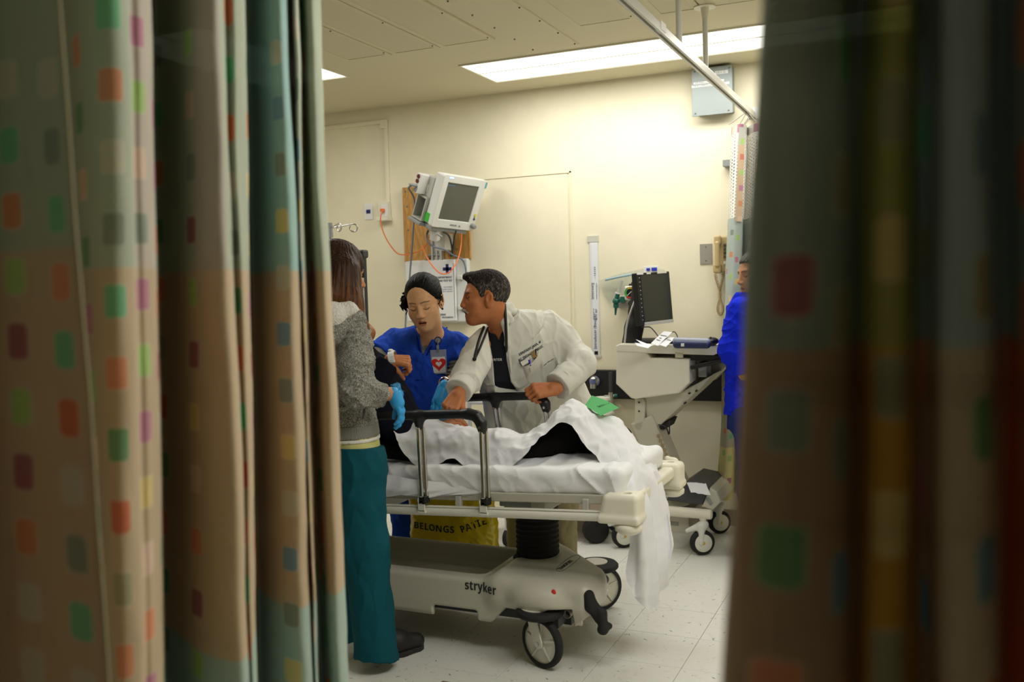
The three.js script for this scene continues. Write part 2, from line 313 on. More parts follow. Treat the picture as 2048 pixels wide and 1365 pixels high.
// troffers
{
  const lensBump = noiseTexture(64, (u, v, x, y) => 128 + 100 * Math.sin(x / 64 * Math.PI * 16) * Math.sin(y / 64 * Math.PI * 16)); lensBump.repeat.set(8, 8);
  const lens = std(0xf4f6f2, 0.35, { emissive: LAMP_COLOR, emissiveIntensity: 1.35, bumpMap: lensBump, bumpScale: 0.001 });
  const frameMat = std(0xe4dfca, 0.5);
  const names = ['long fluorescent ceiling troffer above the doctor, its end over the flush door', 'long fluorescent ceiling troffer beside the grey wall box', 'fluorescent ceiling troffer half hidden by the patterned curtain near the painted conduit', 'fluorescent ceiling troffer above the open floor before the stretcher foot', 'fluorescent ceiling troffer in the next bay beyond the dark curtain'];
  TROFFERS.forEach((t, i) => {
    const g = thing('ceiling_light', names[i], 'light', [(t.x0 + t.x1) / 2, CEIL - 0.01, (t.z0 + t.z1) / 2], 'fluorescent ceiling lights');
    const w = 0.012, y0 = CEIL - 0.008, y1 = CEIL + 0.038, alongX = t.x1 - t.x0 > t.z1 - t.z0;
    part(g, 'frame', boxUV(merge([box([t.x0, y0, t.z0], [t.x1, y1, t.z0 + w]), box([t.x0, y0, t.z1 - w], [t.x1, y1, t.z1]), box([t.x0, y0, t.z0 + w], [t.x0 + w, y1, t.z1 - w]), box([t.x1 - w, y0, t.z0 + w], [t.x1, y1, t.z1 - w])])), frameMat);
    const mz = (t.z0 + t.z1) / 2, mx = (t.x0 + t.x1) / 2;
    if (alongX) { part(g, 'lens', boxUV(box([t.x0 + w, CEIL - 0.002, t.z0 + w], [t.x1 - w, CEIL + 0.006, mz - 0.004])), lens); part(g, 'lens', boxUV(box([t.x0 + w, CEIL - 0.002, mz + 0.004], [t.x1 - w, CEIL + 0.006, t.z1 - w])), lens); part(g, 'divider', box([t.x0 + w, CEIL - 0.005, mz - 0.004], [t.x1 - w, CEIL + 0.006, mz + 0.004]), frameMat); }
    else { part(g, 'lens', boxUV(box([t.x0 + w, CEIL - 0.002, t.z0 + w], [mx - 0.004, CEIL + 0.006, t.z1 - w])), lens); part(g, 'lens', boxUV(box([mx + 0.004, CEIL - 0.002, t.z0 + w], [t.x1 - w, CEIL + 0.006, t.z1 - w])), lens); part(g, 'divider', box([mx - 0.004, CEIL - 0.005, t.z0 + w], [mx + 0.004, CEIL + 0.006, t.z1 - w]), frameMat); }
  });
}
// floor: single vinyl tiles near the stretcher, plain base beyond
{
  const r = rng(5), flecks = (seed) => canvasTexture(512, 512, (c, w, h) => {
    const q = rng(seed); c.fillStyle = '#e4e3db'; c.fillRect(0, 0, w, h);
    for (let i = 0; i < 260; i++) { c.fillStyle = ['rgba(214,211,202,.4)', 'rgba(232,230,222,.5)', 'rgba(200,195,180,.3)'][i % 3]; c.beginPath(); c.ellipse(q() * w, q() * h, 3 + q() * 12, 1.5 + q() * 4, q() * 3.1, 0, 7); c.fill(); }
    for (let i = 0; i < 40; i++) { c.fillStyle = ['#8d8f86', '#a89d86', '#7d8790', '#b0a892', '#96917f'][q() * 5 | 0]; c.save(); c.translate(q() * w, q() * h); c.rotate(q() * 3.1); c.beginPath(); c.ellipse(0, 0, 2 + q() * 6, 0.8 + q() * 1.8, 0, 0, 7); c.fill(); c.restore(); }
    for (let i = 0; i < 10; i++) { c.strokeStyle = 'rgba(120,112,96,.12)'; c.lineWidth = 1 + q(); c.beginPath(); const x = q() * w, y = q() * h; c.moveTo(x, y); c.quadraticCurveTo(x + 40 * q(), y + 40 * q(), x + 90 * (q() - 0.5), y + 90 * (q() - 0.5)); c.stroke(); }
  }, true);
  const mats = [11, 12, 13, 14].map(s => { const t = flecks(s); t.repeat.set(1 / 0.63, 1 / 0.63); return std(0xffffff, 0.42, { map: t, bumpMap: paintBump, bumpScale: 0.0003 }); });
  const base = structure('floor', boxUV(box([X0 - WT, -0.1, WZ - WT], [X1 + WT, -0.0032, Z1 + WT])), std(0x6f6858, 0.8), 'cream flecked vinyl tile floor with dark joints', 'floor');
  const T = 0.315, gx = -1.18, gz = -3.125, g0 = [];
  const shapes = [0, 1, 2].map(k => { const g = boxUV(box([0.0009, -0.0045, 0.0009], [T - 0.0009, 0, T - 0.0009], 0.0008, 1)); return g; });
  const rest = [];
  for (let i = -13; i < 11; i++) for (let j = -8; j < 16; j++) {
    const x = gx + i * T, z = gz + j * T; if (x < X0 - 0.05 || x + T > X1 + 0.1 || z < WZ - 0.1 || z + T > Z1 + 0.1) continue;
    if (x > -3.6 && x < 0.2 && z < -2.55) {
      const m = new THREE.Mesh(shapes[0], mats[r() * 4 | 0]); m.name = 'tile'; const q = r() * 4 | 0; m.position.set(x + T / 2, (r() - 0.5) * 0.0006, z + T / 2);
      const in2 = new THREE.Group(); m.rotation.y = q * Math.PI / 2; const off = v3([-T / 2, 0, -T / 2]).applyAxisAngle(v3([0, 1, 0]), m.rotation.y); m.position.add(off); base.add(m);
    } else { const g = shapes[0].clone(); g.translate(x, 0, z); rest.push(g); }
  }
  const rm = new THREE.Mesh(merge(rest), mats[0]); rm.name = 'tile_field'; rm.userData = { kind: 'stuff' }; base.add(rm);
}
// flush door painted like the wall, wall guard, baseboard
const door = structure('door_1', boxUV(merge([box([-2.98, 0, WZ], [-2.085, 2.185, WZ + 0.012], 0.003, 1)])), wallMat, 'flush door painted cream like the wall', 'door');
part(door, 'door_frame', boxUV(merge([box([-3.0, 0, WZ], [-2.065, 2.2, WZ + 0.006]), box([-2.07, 0, WZ], [-2.062, 2.2, WZ + 0.014]), box([-3.0, 2.19, WZ], [-2.062, 2.2, WZ + 0.014])])), wallMat);
structure('trim_1', boxUV(merge([box([-2.03, 0.757, WZ], [1.9, 0.94, WZ + 0.025], 0.008)])), std(0x0b0b0b, 0.55), 'black wall guard board behind the computer cart', 'wall guard');
structure('baseboard_back', boxUV(box([X0, 0, WZ], [X1, 0.1, WZ + 0.008], 0.003, 1)), std(0x8a8470, 0.7), 'low vinyl baseboard along the back wall', 'baseboard');


// ---------------------------------------------------------------- things on the back wall
const onWall = (a, b, d, r = 0.003, z = WZ) => box([a[0], a[1], z], [b[0], b[1], z + d], r);
// surface raceway with outlet box
{
  const a = [-4.002,2.645,-5.59], b = [-3.407,2.641,-5.59], c = [-3.406,2.09,-5.59], xr = b[0], yt = b[1];
  const g = thing('cable_raceway', 'cream painted surface raceway turning down to an outlet box', 'raceway', [xr, c[1], WZ]);
  const w = 0.013;
  part(g, 'run', boxUV(box([X0 + 0.06, yt - w, WZ], [xr - 0.03, yt + w, WZ + 0.018], 0.004)), wallMat);
  part(g, 'drop', boxUV(box([xr - w, c[1], WZ], [xr + w, yt - 0.03, WZ + 0.018], 0.004)), wallMat);
  part(g, 'elbow', boxUV(box([xr - 0.045, yt - 0.045, WZ], [xr + w + 0.003, yt + w + 0.003, WZ + 0.021], 0.008)), wallMat);
  const ob = thing('data_outlet_box', 'cream surface outlet box with an orange plug', 'outlet', [xr, c[1] - 0.12, WZ]);
  part(ob, 'box', onWall([-3.472,2.095,-5.6], [-3.392,1.973,-5.6], 0.045, 0.005), M.cream);
  part(ob, 'face_plate', onWall([-3.441,2.069,-5.555], [-3.396,1.988,-5.555], 0.004, 0.001, WZ + 0.045), M.white);
  part(ob, 'ledge', onWall([-3.485,1.985,-5.6], [-3.385,1.959,-5.6], 0.06, 0.003), M.cream);
  part(ob, 'plug', box([-3.435,2.041,-5.55], add([-3.412,2.019,-5.55], [0, 0, 0.03]), 0.003), M.orange);
  const pl = thing('wall_plate', 'white wall plate with a dark blue jack', 'wall plate', [[-3.575,1.983,-5.6][0], [-3.575,1.983,-5.6][1], WZ]);
  part(pl, 'plate', onWall([-3.608,2.089,-5.6], [-3.539,1.977,-5.6], 0.007, 0.002), M.white);
  part(pl, 'jack', onWall([-3.589,2.046,-5.6], [-3.557,2.02,-5.6], 0.012, 0.001), M.navy);
}
// plywood board with screws
const plyMap = noiseTexture(512, (u, v) => { const w = u * 14 + 1.6 * n6(u, v * 0.5) + 0.5 * n32(u, v * 0.2), s = 0.5 + 0.5 * Math.sin(w * 6.283), f = 0.9 + 0.16 * (n128(u * 1, v * 0.15) - 0.5); return [(214 - 14 * s) * f, (164 - 20 * s) * f, (92 - 22 * s) * f]; }, true); plyMap.repeat.set(1.9, 1.9);
{
  const a = [-3.28,2.177,-5.58], b = [-2.777,1.67,-5.58], g = thing('plywood_board', 'varnished plywood mounting board behind the patient monitor', 'board', [(a[0] + b[0]) / 2, b[1], WZ]);
  part(g, 'panel', boxUV(box([a[0], b[1], WZ + 0.013], [b[0], a[1], WZ + 0.034], 0.002, 1)), std(0xffffff, 0.5, { map: plyMap }));
  for (const [px, py] of [[813, 384], [815, 413], [816, 458], [817, 503], [916, 499], [936, 383], [936, 450]]) { const c = [-7.101,4.001,-5.56], p = [a[0] + (px - 806) / 136 * (b[0] - a[0]), a[1] + (py - 376) / 143 * (b[1] - a[1])]; part(g, 'screw', cyl([p[0], p[1], WZ + 0.033], [p[0], p[1], WZ + 0.037], 0.008, 0.006, 10), M.screw); }
}
// wall channel + arm carrying the patient monitor
{
  const g = thing('monitor_mount', 'pale aluminium wall channel and bracket under the patient monitor', 'bracket', [[-3.01,1.675,-5.55][0], [-3.011,1.668,-5.55][1], WZ]);
  const a = [-3.052,1.894,-5.55], b = [-2.973,1.66,-5.55];
  part(g, 'channel', merge([box([a[0], b[1], WZ + 0.03], [b[0], a[1], WZ + 0.05]), box([a[0], b[1], WZ + 0.05], [a[0] + 0.012, a[1], WZ + 0.068]), box([b[0] - 0.012, b[1], WZ + 0.05], [b[0], a[1], WZ + 0.068]), box([(a[0] + b[0]) / 2 - 0.005, b[1], WZ + 0.05], [(a[0] + b[0]) / 2 + 0.005, a[1], WZ + 0.064])]), M.alu);
  const s = [-2.927,1.782,-5.349];
  part(g, 'slide_block', box([s[0] - 0.035, s[1] - 0.05, WZ + 0.05], [s[0] + 0.04, s[1] + 0.06, WZ + 0.17], 0.01), M.whitePlastic);
  part(g, 'swivel', merge([cyl([-2.897,1.802,-5.309], [-2.877,1.863,-5.278], 0.035), cyl([-2.897,1.827,-5.311], [-2.897,1.84,-5.312], 0.042)]), M.whitePlastic);
  part(g, 'lever', cyl([-2.837,1.827,-5.228], [-2.808,1.808,-5.239], 0.006), M.grey);
}
// patient monitor
{
  const x = [.377,-.06,-.924], z = norm([.841,-.398,.368]), y = cross(z, x), W = 0.345, H = 0.335, o = add(add([-2.718,2.018,-5.315], x, -W / 2), y, -H / 2);
  const put = (geo, dz = 0) => basisTo(geo, add(o, z, dz), x, y, z), g = thing('patient_monitor', 'white bedside patient monitor tilted down on its wall bracket', 'monitor', [-2.77,1.853,-5.314]);
  const outer = new THREE.Shape(roundRect(W, H, 0.014).map(p => new THREE.Vector2(...p))); const hole = new THREE.Path(roundRect(W * 0.76, H * 0.74, 0.004).map(p => new THREE.Vector2(p[0] + W * 0.105, p[1] + H * 0.14))); outer.holes.push(hole);
  const bez = new THREE.ExtrudeGeometry(outer, { depth: 0.03, bevelEnabled: true, bevelSize: 0.004, bevelThickness: 0.004, bevelSegments: 2 }); bez.translate(0, 0, -0.03);
  part(g, 'bezel', put(bez), M.whitePlastic);
  part(g, 'housing', merge([put(box([0.002, 0.002, -0.085], [W - 0.006, H - 0.004, -0.03], 0.01))]), M.whitePlastic);
  part(g, 'screen', put(box([W * 0.1, H * 0.135, -0.02], [W * 0.87, H * 0.885, -0.003])), std(0x5d5d52, 0.22));
  part(g, 'screen_text', put(box([W * 0.125, H * 0.81, -0.003], [W * 0.31, H * 0.826, -0.0022])), std(0x4a6a8c, 0.3, { emissive: 0x23405c, emissiveIntensity: 0.6 }));
  part(g, 'alarm_lamp', put(box([W * 0.11, H * 0.945, 0], [W * 0.21, H * 0.975, 0.006], 0.002)), std(0xbfd4ff, 0.3, { emissive: 0x6f8dff, emissiveIntensity: 1.6 }));
  part(g, 'blue_corner_tab', put(box([W * 0.985, H * 0.86, -0.03], [W * 1.03, H * 0.985, 0.007], 0.004)), std(0x6fa9b0, 0.5));
  part(g, 'knob', put(merge([cyl([W * 0.955, H * 0.1, 0], [W * 0.955, H * 0.1, 0.03], 0.018, 0.016), ball([W * 0.955, H * 0.1, 0.03], 0.016, 1, 1, 0.4)])), M.grey);
  part(g, 'button', put(cyl([W * 0.95, H * 0.315, 0], [W * 0.95, H * 0.315, 0.008], 0.008)), std(0xd8c82a, 0.5), 'yellow button');
  part(g, 'button', put(cyl([W * 0.95, H * 0.27, 0], [W * 0.95, H * 0.27, 0.008], 0.006)), std(0x8c9a4a, 0.5), 'olive button');
  part(g, 'button', put(cyl([W * 0.953, H * 0.23, 0], [W * 0.953, H * 0.23, 0.008], 0.007)), M.navy, 'navy button');
  part(g, 'maker_lettering', merge([text('PHILIPS', 0.011, add(add(add(o, x, W * 0.42), y, H * 0.045), z, 0.004), x, y, 'sans_bold', 0.001), put(box([W * 0.62, H * 0.04, 0.003], [W * 0.68, H * 0.05, 0.005])), put(box([W * 0.635, H * 0.06, 0.003], [W * 0.66, H * 0.075, 0.005]))]), std(0x55585c, 0.5));
  part(g, 'green_sticker', put(box([-0.0025, H * 0.03, -0.115], [0.004, H * 0.2, -0.03])), std(0x3fae3a, 0.6));
  part(g, 'tilt_plate', put(merge([box([W * 0.05, -0.035, -0.12], [W * 0.92, -0.005, -0.01], 0.008), box([-0.03, -0.03, -0.21], [W * 0.5, -0.006, -0.08], 0.008)])), M.grey);
  // module rack behind
  const rack = part(g, 'module_rack', put(merge([box([-0.02, H * 0.0, -0.187], [W * 0.4, H * 0.03, -0.085]), box([-0.02, H * 0.43, -0.187], [W * 0.4, H * 0.46, -0.085]), box([-0.02, H * 0.03, -0.094], [W * 0.4, H * 0.43, -0.085]), box([-0.02, H * 0.03, -0.187], [W * 0.4, H * 0.43, -0.1792]), box([W * 0.35, H * 0.03, -0.1792], [W * 0.4, H * 0.43, -0.094]), box([0.0, H * 0.46, -0.169], [W * 0.38, H * 0.85, -0.085], 0.004)])), std(0xb3b2a8, 0.5));
  part(rack, 'plug_in_module', put(box([-0.065, H * 0.47, -0.187], [W * 0.2, H * 0.85, -0.142], 0.006)), M.whitePlastic);
  for (const [h, m] of [[0.79, std(0x5a1a22, 0.4)], [0.7, std(0x5a1a22, 0.4)], [0.53, M.grey]]) part(rack, 'socket', put(merge([cyl([-0.064, H * h, -0.1642], [-0.072, H * h, -0.1642], 0.014, 0.013, 14)])), m);
  part(rack, 'cable_plug', put(cyl([-0.066, H * 0.61, -0.1642], [-0.12, H * 0.615, -0.1642], 0.012, 0.007)), M.grey);
  part(rack, 'label', put(box([-0.002, H * 0.55, -0.136], [0.0, H * 0.68, -0.127])), M.cream);
  const q = put(ball([-0.09, H * 0.615, -0.164], 0.001)); q.computeBoundingSphere(); const s = q.boundingSphere.center.toArray();
  single('monitor_lead', 'blue grey lead hanging from the monitor module past the plywood board', 'cable', tube([s, add(s, [-0.03, -0.01, 0.0]), [-3.067,2.059,-5.359], [-3.098,1.906,-5.39], [-3.139,1.677,-5.412], [-3.152,1.512,-5.396], [-3.167,1.379,-5.381], [-3.173,1.253,-5.37], [-3.183,1.014,-5.35]], 0.006, 80), M.greyCable);
}
// orange network cables
single('network_cable', 'orange network cable sagging from the outlet box across the plywood board', 'cable', tube([[-3.388,2.025,-5.499], [-3.384,2.012,-5.466], [-3.394,1.958,-5.459], [-3.372,1.863,-5.462], [-3.335,1.787,-5.474], [-3.289,1.728,-5.491], [-3.186,1.716,-5.449], [-3.066,1.733,-5.394], [-3.005,1.756,-5.368], [-2.962,1.806,-5.335], [-2.91,1.82,-5.282], [-2.867,1.821,-5.269]], 0.0042, 80), M.orange, 'orange network cables');
single('network_cable', 'orange network cable looping over the test kit case', 'cable', tube([[-3.017,1.763,-5.363], [-2.983,1.719,-5.32], [-2.926,1.651,-5.286], [-2.881,1.602,-5.281], [-2.842,1.575,-5.286], [-2.803,1.58,-5.304], [-2.771,1.617,-5.32], [-2.759,1.678,-5.363], [-2.767,1.761,-5.419], [-2.763,1.832,-5.425]], 0.0042, 70), M.orange, 'orange network cables');
single('power_cable', 'dark grey power cable looping under the patient monitor', 'cable', tube([[-2.962,1.857,-5.338], [-2.956,1.824,-5.306], [-2.938,1.784,-5.289], [-2.903,1.75,-5.303], [-2.853,1.736,-5.325], [-2.84,1.699,-5.437], [-2.79,1.665,-5.48], [-2.772,1.616,-5.485], [-2.769,1.533,-5.481]], 0.006, 60), M.greyCable);
single('power_cable', 'dark cable from the monitor underside to a wall clip', 'cable', merge([tube([[-2.832,1.849,-5.286], [-2.811,1.824,-5.327], [-2.826,1.779,-5.394], [-2.859,1.707,-5.473]], 0.006, 30), tube([[-2.75,1.846,-5.323], [-2.794,1.799,-5.377], [-2.859,1.707,-5.473]], 0.006, 30), box(add([-2.864,1.698,-5.482], [-0.015, -0.008, -0.012]), add([-2.864,1.698,-5.482], [0.015, 0.008, 0.008]))]), M.darkGrey);
// test kit case
{
  const a = [-3.245,1.676,-5.52], b = [-2.784,1.252,-5.52], z0 = WZ + 0.013, z1 = WZ + 0.085;
  const g = thing('test_kit_case', 'white wall-hung plastic test kit case with navy cross', 'case', [(a[0] + b[0]) / 2, b[1], WZ]);
  const xr = b[0] - 0.085;
  part(g, 'front_door', box([a[0], b[1] + 0.01, z1 - 0.022], [xr, a[1] - 0.005, z1], 0.006), M.white);
  part(g, 'shell', box([a[0] + 0.004, b[1], z0], [b[0], a[1], z1 - 0.024], 0.012), std(0xd9dbd6, 0.5));
  for (const dy of [0.125, 0.325]) part(g, 'side_clip', box([xr + 0.014, a[1] - dy - 0.015, z1 - 0.024], [xr + 0.05, a[1] - dy + 0.015, z1], 0.006), M.whitePlastic);
  const hx = (a[0] + xr) / 2 + 0.02;
  part(g, 'handle', tube([[hx - 0.06, a[1] - 0.005, z1 - 0.03], [hx - 0.05, a[1] + 0.025, z1 - 0.03], [hx, a[1] + 0.034, z1 - 0.03], [hx + 0.05, a[1] + 0.025, z1 - 0.03], [hx + 0.06, a[1] - 0.005, z1 - 0.03]], 0.009, 30), M.grey);
  const cxr = xr - 0.055, cy = a[1] - 0.066, s = 0.011, zz = z1 + 0.0007;
  part(g, 'cross', merge([box([cxr - s, cy - 0.033, z1 - 0.002], [cxr + s, cy + 0.033, zz]), box([cxr - 0.033, cy - s, z1 - 0.002], [cxr + 0.033, cy + s, zz])]), M.navy);
  const X = [1, 0, 0], Y = [0, 1, 0], tx = (str, size, right, y, font, m, sq = 0.9) => { const t = text(str, size, [0, y, z1 + 0.0002], X, Y, font, 0.0008, sq); t.computeBoundingBox(); t.translate(right - t.boundingBox.max.x, 0, 0); part(g, 'lettering', t, m); };
  const ink = std(0x23254a, 0.6), faint = std(0x8b8ba0, 0.6);
  tx('COMPARTMENT', 0.0135, xr - 0.02, a[1] - 0.128, 'sans_bold', ink); tx('SYNDROME TEST KIT', 0.0135, xr - 0.02, a[1] - 0.15, 'sans_bold', ink);
  tx('case contains', 0.009, xr - 0.02, a[1] - 0.19, 'sans_regular', faint); tx('sterile disposable monitor', 0.009, xr - 0.02, a[1] - 0.205, 'sans_regular', faint); tx('procedure catheters', 0.009, xr - 0.02, a[1] - 0.22, 'sans_regular', faint);
  tx('stryker', 0.016, xr - 0.075, b[1] + 0.047, 'sans_bold', ink); tx('INSTRUMENTS', 0.01, xr - 0.02, b[1] + 0.03, 'sans_bold', ink);
  part(g, 'printed_line', box([xr - 0.009, b[1] + 0.03, z1 - 0.001], [xr - 0.006, a[1] - 0.03, z1 + 0.0007]), ink);
}
// grey junction box high on the wall
{
  const a = [-1.264,2.725,-5.52], b = [-1.027,2.449,-5.52], g = thing('junction_box', 'grey steel junction box high on the wall with label strips', 'junction box', [(a[0] + b[0]) / 2, b[1], WZ]);
  const zz = WZ + 0.085, m = std(0x949c9a, 0.45, { metalness: 0.25 });
  part(g, 'body', box([a[0] + 0.02, b[1] + 0.012, WZ], [b[0] - 0.004, a[1] - 0.005, zz - 0.004], 0.004), m);
  part(g, 'cover', box([a[0], b[1], zz - 0.006], [b[0], a[1], zz], 0.004), m);
  for (const [sx, sy] of [[0.08, 0.06], [0.9, 0.06], [0.08, 0.94], [0.93, 0.94]]) part(g, 'screw', cyl([a[0] + sx * (b[0] - a[0]), b[1] + sy * (a[1] - b[1]), zz - 0.001], [a[0] + sx * (b[0] - a[0]), b[1] + sy * (a[1] - b[1]), zz + 0.004], 0.006, 0.004, 10), M.screw);
  const w = b[0] - a[0], h = a[1] - b[1], lab = (x0, x1, y0, y1, s, size) => { const q = part(g, 'label_strip', box([a[0] + x0 * w, b[1] + y0 * h, zz - 0.001], [a[0] + x1 * w, b[1] + y1 * h, zz + 0.001]), M.white); if (s) part(q, 'lettering', text(s, size, [a[0] + (x0 + 0.02) * w, b[1] + (y0 + 0.015) * h, zz + 0.001], [1, 0, 0], [0, 1, 0], 'sans_regular', 0.0006, 0.85), std(0x77797c, 0.6)); };
  lab(0.58, 0.9, 0.83, 0.9, '120 V  CL', 0.012); lab(0.44, 0.54, 0.76, 0.82, '', 0.01); lab(0.05, 0.8, 0.67, 0.72, '120 VOLT  TRANS. - 1', 0.012); lab(0, 0.93, 0.605, 0.655, 'FOR AUTOMATIC COMPOSITE WALL', 0.0105);
}
// small grey bracket, steel blank plate, telephone
single('wall_bracket', 'small grey metal block on the wall beside the curtain mesh', 'bracket', onWall([-1.095,2.187,-5.57], [-1.04,2.148,-5.57], 0.06, 0.003), M.grey);
{
  const a = [-1.249,1.705,-5.59], b = [-1.176,1.583,-5.59], g = thing('blank_plate', 'brushed steel blank wall plate beside the telephone', 'wall plate', [(a[0] + b[0]) / 2, b[1], WZ]);
  part(g, 'plate', onWall(a, b, 0.006, 0.002), M.steel);
  for (const y of [a[1] - 0.02, b[1] + 0.02]) part(g, 'screw', cyl([(a[0] + b[0]) / 2, y, WZ + 0.005], [(a[0] + b[0]) / 2, y, WZ + 0.008], 0.005, 0.004, 10), M.screw);
}
{
  const a = [-1.153,1.744,-5.55], b = [-1.057,1.528,-5.55], g = thing('wall_telephone', 'tan wall telephone with push buttons and handset', 'telephone', [(a[0] + b[0]) / 2 + 0.03, b[1], WZ]), tan = std(0xc0a878, 0.5);
  const x0 = a[0] + 0.01, x1 = x0 + 0.135;
  part(g, 'base', box([x0, b[1] + 0.005, WZ], [x1, a[1], WZ + 0.055], 0.012), tan);
  part(g, 'handset', merge([box([x0 - 0.005, a[1] - 0.055, WZ + 0.05], [x0 + 0.036, a[1] + 0.004, WZ + 0.095], 0.014), box([x0 - 0.012, b[1] - 0.004, WZ + 0.05], [x0 + 0.034, b[1] + 0.055, WZ + 0.095], 0.014), box([x0 + 0.0, b[1] + 0.03, WZ + 0.075], [x0 + 0.03, a[1] - 0.03, WZ + 0.104], 0.014)]), tan);
  for (let r = 0; r < 4; r++) for (let c = 0; c < 3; c++) part(g, 'key', box([x0 + 0.046 + c * 0.022, b[1] + 0.085 + r * 0.023, WZ + 0.05], [x0 + 0.062 + c * 0.022, b[1] + 0.1 + r * 0.023, WZ + 0.062], 0.002), std(0x5a4f3a, 0.5));
  part(g, 'number_card', box([x0 + 0.044, b[1] + 0.05, WZ + 0.05], [x0 + 0.125, b[1] + 0.068, WZ + 0.057]), M.cream);
  const A = [-1.142,1.522,-5.52], B = [-1.113,1.51,-5.52], L = [-1.13,1.274,-5.53], pts = [], n = 620;
  for (let i = 0; i <= n; i++) { const t = i / n, s = t * 2 - 1, yy = L[1] + (A[1] - L[1]) * Math.pow(Math.abs(s), 1.15), xx = L[0] + (s < 0 ? -1 : 1) * (0.022 * Math.sin(Math.min(1, Math.abs(s) * 3.0) * 1.57)) * (Math.abs(s) > 0.62 ? 1 : 1) - (s < 0 ? 1 : -1) * 0.0 + (1 - Math.abs(s)) * 0.004, cx = s < 0 ? xx + 0.05 * smooth(0.1, 0.55, -s) * (1 - smooth(0.55, 1, -s)) * 0.5 : xx - 0.05 * smooth(0.1, 0.55, s) * (1 - smooth(0.55, 1, s)) * 0.5, a2 = i * 0.62; pts.push([cx + 0.0075 * Math.cos(a2), yy + 0.001 * Math.sin(a2), WZ + 0.03 + 0.0075 * Math.sin(a2)]); }
  part(g, 'coiled_cord', tube(pts, 0.0022, 1300, 5), tan);
}
// introducer packet taped upright to the wall
{
  const a = [-1.954,1.787,-5.6], b = [-1.906,1.015,-5.6], x0 = a[0] + 0.006, x1 = x0 + 0.056, g = thing('introducer_packet', 'long narrow clear and white packet taped upright to the wall', 'packet', [(x0 + x1) / 2, b[1], WZ]);
  part(g, 'pouch', box([x0, b[1] + 0.008, WZ + 0.0005], [x1, a[1] - 0.03, WZ + 0.006], 0.002), std(0xdedfe0, 0.35));
  part(g, 'stiffener', box([x0 + 0.012, b[1] + 0.02, WZ + 0.005], [x1 - 0.006, a[1] - 0.05, WZ + 0.0075], 0.001), std(0xe6e8ea, 0.4));
  for (const q of [box([x0 - 0.012, a[1] - 0.04, WZ + 0.0002], [x1 + 0.004, a[1], WZ + 0.0082], 0.001), box([x0 - 0.004, b[1], WZ + 0.0002], [x1 + 0.006, b[1] + 0.014, WZ + 0.0082], 0.001)]) part(g, 'tape', q, phys(0xe8e6da, 0.2, { transmission: 0.35 }));
  const up = [0, 1, 0], lf = [-1, 0, 0], ink = std(0x33343a, 0.6), zz = WZ + 0.0075, T = (s, size, y, x, f = 'sans_bold') => part(g, 'lettering', text(s, size, [x, y, zz], up, lf, f, 0.0006), ink);
  T('Introducer (Bougie)', 0.017, b[1] + 0.055, x1 - 0.022); T('intersurg', 0.016, b[1] + 0.37, x0 + 0.022, 'serif_bold'); T('15 Fr  REF', 0.011, b[1] + 0.24, x1 - 0.014); T('sterile single use', 0.007, b[1] + 0.24, x0 + 0.022, 'sans_regular'); T('- - 2 8 2 0 0', 0.011, b[1] + 0.5, x1 - 0.018); T('intubation adult straight tip', 0.006, b[1] + 0.37, x1 - 0.012, 'sans_regular');
  part(g, 'logo_block', box([x0 + 0.018, b[1] + 0.02, zz - 0.001], [x0 + 0.042, b[1] + 0.042, zz + 0.0008]), M.black);
}
// oxygen flow meter and suction gauge
{
  const zf = -5.5, g = thing('oxygen_flowmeter', 'green-knobbed oxygen flowmeter with clear tube on a grey wall plate', 'flowmeter', [[-1.687,1.35,-5.5][0], [-1.688,1.344,-5.5][1], WZ]);
  part(g, 'wall_plate', onWall([-1.763,1.405,-5.58], [-1.661,1.328,-5.58], 0.03, 0.004), M.steel);
  part(g, 'green_adapter', merge([cyl([-1.731,1.379,-5.57], [-1.7,1.381,-5.47], 0.022, 0.018)]), M.green);
  const k = [-1.744,1.373,-5.48];
  part(g, 'knob', merge([ball(k, 0.022, 1, 1, 1), cyl(add(k, [0.005, 0.02, 0]), add(k, [0.014, 0.05, 0]), 0.015, 0.012), cyl(k, add([-1.709,1.381,-5.5], [0, 0, 0]), 0.01)]), M.green);
  part(g, 'nut', cyl(add(k, [0.012, 0.045, 0]), add(k, [0.014, 0.052, 0]), 0.017), M.whitePlastic);
  part(g, 'outlet_nipple', merge([cyl(add(k, [0, -0.018, 0]), add(k, [-0.002, -0.04, 0]), 0.018, 0.016), cyl(add(k, [-0.002, -0.04, 0]), add(k, [-0.006, -0.085, 0]), 0.009, 0.005)]), M.green);
  part(g, 'flow_tube', cyl(add(k, [0.014, 0.05, 0]), [-1.703,1.5,-5.48], 0.012, 0.011), phys(0xdfe0d8, 0.15, { transmission: 0.6 }));
}
